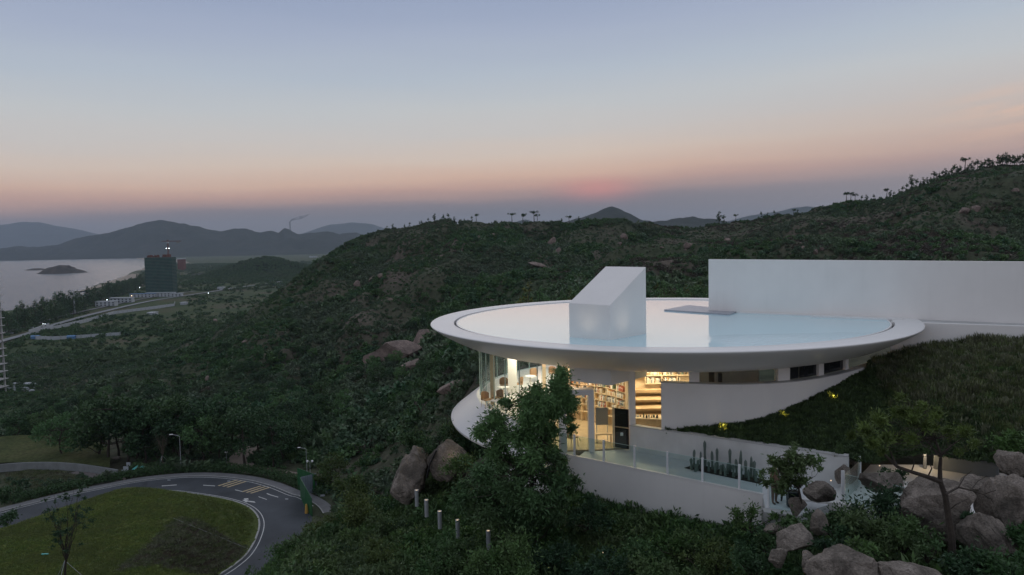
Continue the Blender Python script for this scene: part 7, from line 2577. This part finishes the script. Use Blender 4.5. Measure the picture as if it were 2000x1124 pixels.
# hedge along the outside of the loop
hp_ = [p for p in outer if True]
hp_ = hp_[26:96]
cl = []
rgh = np.random.default_rng(77)
hd = thing('hedge', 'long clipped dark hedge along the outside of the road loop', 'hedge', hp_[0])
for i in range(len(hp_)):
    d = (hp_[min(i + 1, len(hp_) - 1)] - hp_[max(i - 1, 0)]).normalized()
    nrm = Vector((d.y, -d.x, 0))
    for off in (2.6, 3.6, 4.6):
        p = hp_[i] + nrm * off - hp_[0]
        cl.append(((p.x, p.y, 0.55 + 0.25 * rgh.random()), 0.75))
link(bpy.data.objects.new('foliage', foliage_mesh('foliage', cl, 190, 0.30, 0.16, M['dark_tree'], 78)), hd)

# ------------------------------------------------------------------ two people on the terrace behind the small tree
def person(label, loc, rz, h, top, bottom, seed):
    root = thing('person', label, 'person', loc, rz)
    J = {'pel': (0, 0, 0.53), 'wai': (0, 0.005, 0.60), 'che': (0, 0.0, 0.72), 'nec': (0, 0.005, 0.83), 'hb': (0, -0.01, 0.875), 'ht': (0, -0.01, 0.965)}
    V, R, Ed = [], [], []

    def add(p, r, par=None):
        V.append(Vector(p))
        R.append(r)
        if par is not None:
            Ed.append((par, len(V) - 1))
        return len(V) - 1
    pel = add((0, 0, 0.53), 0.085)
    wai = add((0, 0, 0.61), 0.078, pel)
    che = add((0, 0, 0.73), 0.092, wai)
    nb = add((0, 0.004, 0.815), 0.045, che)
    hb = add((0, -0.012, 0.875), 0.050, nb)
    add((0, -0.012, 0.955), 0.050, hb)
    for s_ in (-1, 1):
        sh = add((s_ * 0.10, 0, 0.785), 0.042, che)
        el = add((s_ * 0.135, 0.015, 0.635), 0.030, sh)
        wr = add((s_ * 0.12, -0.06 if s_ > 0 else -0.02, 0.505), 0.020, el)
        pm_ = add((s_ * 0.118, -0.075 if s_ > 0 else -0.03, 0.465), 0.020, wr)
        for f in range(5):
            fx = -0.012 + 0.006 * f
            ff = add((s_ * 0.118 + fx, -0.085 if s_ > 0 else -0.035, 0.435 + 0.006 * abs(f - 2)), 0.0055, pm_)
            add((s_ * 0.118 + fx, -0.080 if s_ > 0 else -0.028, 0.412 + 0.008 * abs(f - 2)), 0.0045, ff)
        hip = add((s_ * 0.05, 0, 0.50), 0.062, pel)
        kn_ = add((s_ * 0.056, -0.01 * s_, 0.275), 0.044, hip)
        an_ = add((s_ * 0.06, 0.012, 0.04), 0.027, kn_)
        add((s_ * 0.066, -0.075, 0.018), 0.024, an_)
    me = bpy.data.meshes.new('body')
    me.from_pydata([v * h for v in V], Ed, [])
    o = link(bpy.data.objects.new('body', me), root)
    sk = o.modifiers.new('skin', 'SKIN')
    for v, r in zip(me.skin_vertices[0].data, R):
        v.radius = (r * h, r * h * 0.85)
    me.skin_vertices[0].data[0].use_root = True
    sk.use_smooth_shade = True
    o.modifiers.new('sub', 'SUBSURF').levels = 1
    o.modifiers['sub'].render_levels = 1
    m, nt, out = mat('clothes_' + str(seed))
    tcn = nt.n('ShaderNodeTexCoord')
    sp_ = nt.n('ShaderNodeSeparateXYZ')
    nt.l(tcn.outputs['Object'], sp_.inputs[0])
    zf = nt.math('DIVIDE', sp_.outputs[2], h, clamp=True)
    ax = nt.math('DIVIDE', nt.math('ABSOLUTE', sp_.outputs[0]), h)
    colr = nt.ramp(zf, [(0.0, (0.02, 0.02, 0.02, 1)), (0.035, (*bottom, 1)), (0.535, (*top, 1)), (0.84, (0.42, 0.26, 0.19, 1))], 'CONSTANT')
    hand = nt.math('MULTIPLY', nt.math('GREATER_THAN', ax, 0.095), nt.math('LESS_THAN', zf, 0.49))
    colr = nt.mix(hand, colr, (0.42, 0.26, 0.19, 1))
    p_ = nt.n('ShaderNodeBsdfPrincipled', i_Roughness=0.8)
    nt.l(colr, p_.inputs['Base Color'])
    nt.l(p_.outputs[0], out.inputs[0])
    me.materials.append(m)
    hr = MB()
    hr.lathe([(0.056 * h * math.cos(a), (0.935 + 0.062 * math.sin(a)) * h) for a in np.linspace(-0.5, 1.55, 9)], 0, 0.008 * h, n=16)
    link(bpy.data.objects.new('hair', hr.mesh('hair', M['hair'], True)), root)
    fcm = MB()
    for s_ in (-1, 1):
        fcm.lathe([(0.0005, -0.004), (0.004, 0), (0.0005, 0.004)], s_ * 0.019 * h, -0.058 * h, n=6)
    for i in range(len(fcm.v)):
        fcm.v[i] = (fcm.v[i][0], fcm.v[i][1], fcm.v[i][2] + 0.918 * h)
    link(bpy.data.objects.new('eyes', fcm.mesh('eyes', M['black'])), root)
    ns_ = MB().add([(-0.009 * h, -0.055 * h, 0.897 * h), (0.009 * h, -0.055 * h, 0.897 * h), (0, -0.073 * h, 0.897 * h), (0, -0.056 * h, 0.917 * h)], [(0, 1, 2), (0, 2, 3), (1, 3, 2)])
    link(bpy.data.objects.new('nose', ns_.mesh('nose', M['skin'])), root)
    return root


person('person in brown standing at the terrace corner behind the small tree', PZ(1513, 984, DZ), 0.6, 1.64, (0.18, 0.11, 0.075), (0.20, 0.13, 0.10), 1)
person('person in dark clothes standing right of the person in brown', PZ(1532, 979, DZ), -0.4, 1.72, (0.016, 0.018, 0.026), (0.014, 0.016, 0.024), 2)
sb = PZ(1549, 990, DZ)
bagm = MB().box(-0.22, 0.22, -0.15, 0.15, 0, 0.62).build('black_bin', M['black'], bevel=0.04)
bagm.location = (sb.x, sb.y, DZ)
tag(bagm, 'black box standing on the terrace beside the dark clothed person', 'box')

# ------------------------------------------------------------------ air: thin haze over land and sea
hz = MB().box(-24000, 24000, -400, 24500, -99.5, 860).build('haze', None)
tag(hz, kind='stuff')
hm = bpy.data.materials.new('haze_air')
hm.use_nodes = True
ht = NT(hm.node_tree)
ho = ht.n('ShaderNodeOutputMaterial')
hv = ht.n('ShaderNodeVolumePrincipled')
hv.inputs['Color'].default_value = (0.62, 0.72, 0.85, 1)
hv.inputs['Density'].default_value = 0.000044
hv.inputs['Anisotropy'].default_value = 0.0
ht.l(hv.outputs[0], ho.inputs['Volume'])
hz.data.materials.append(hm)
hz.display_type = 'WIRE'
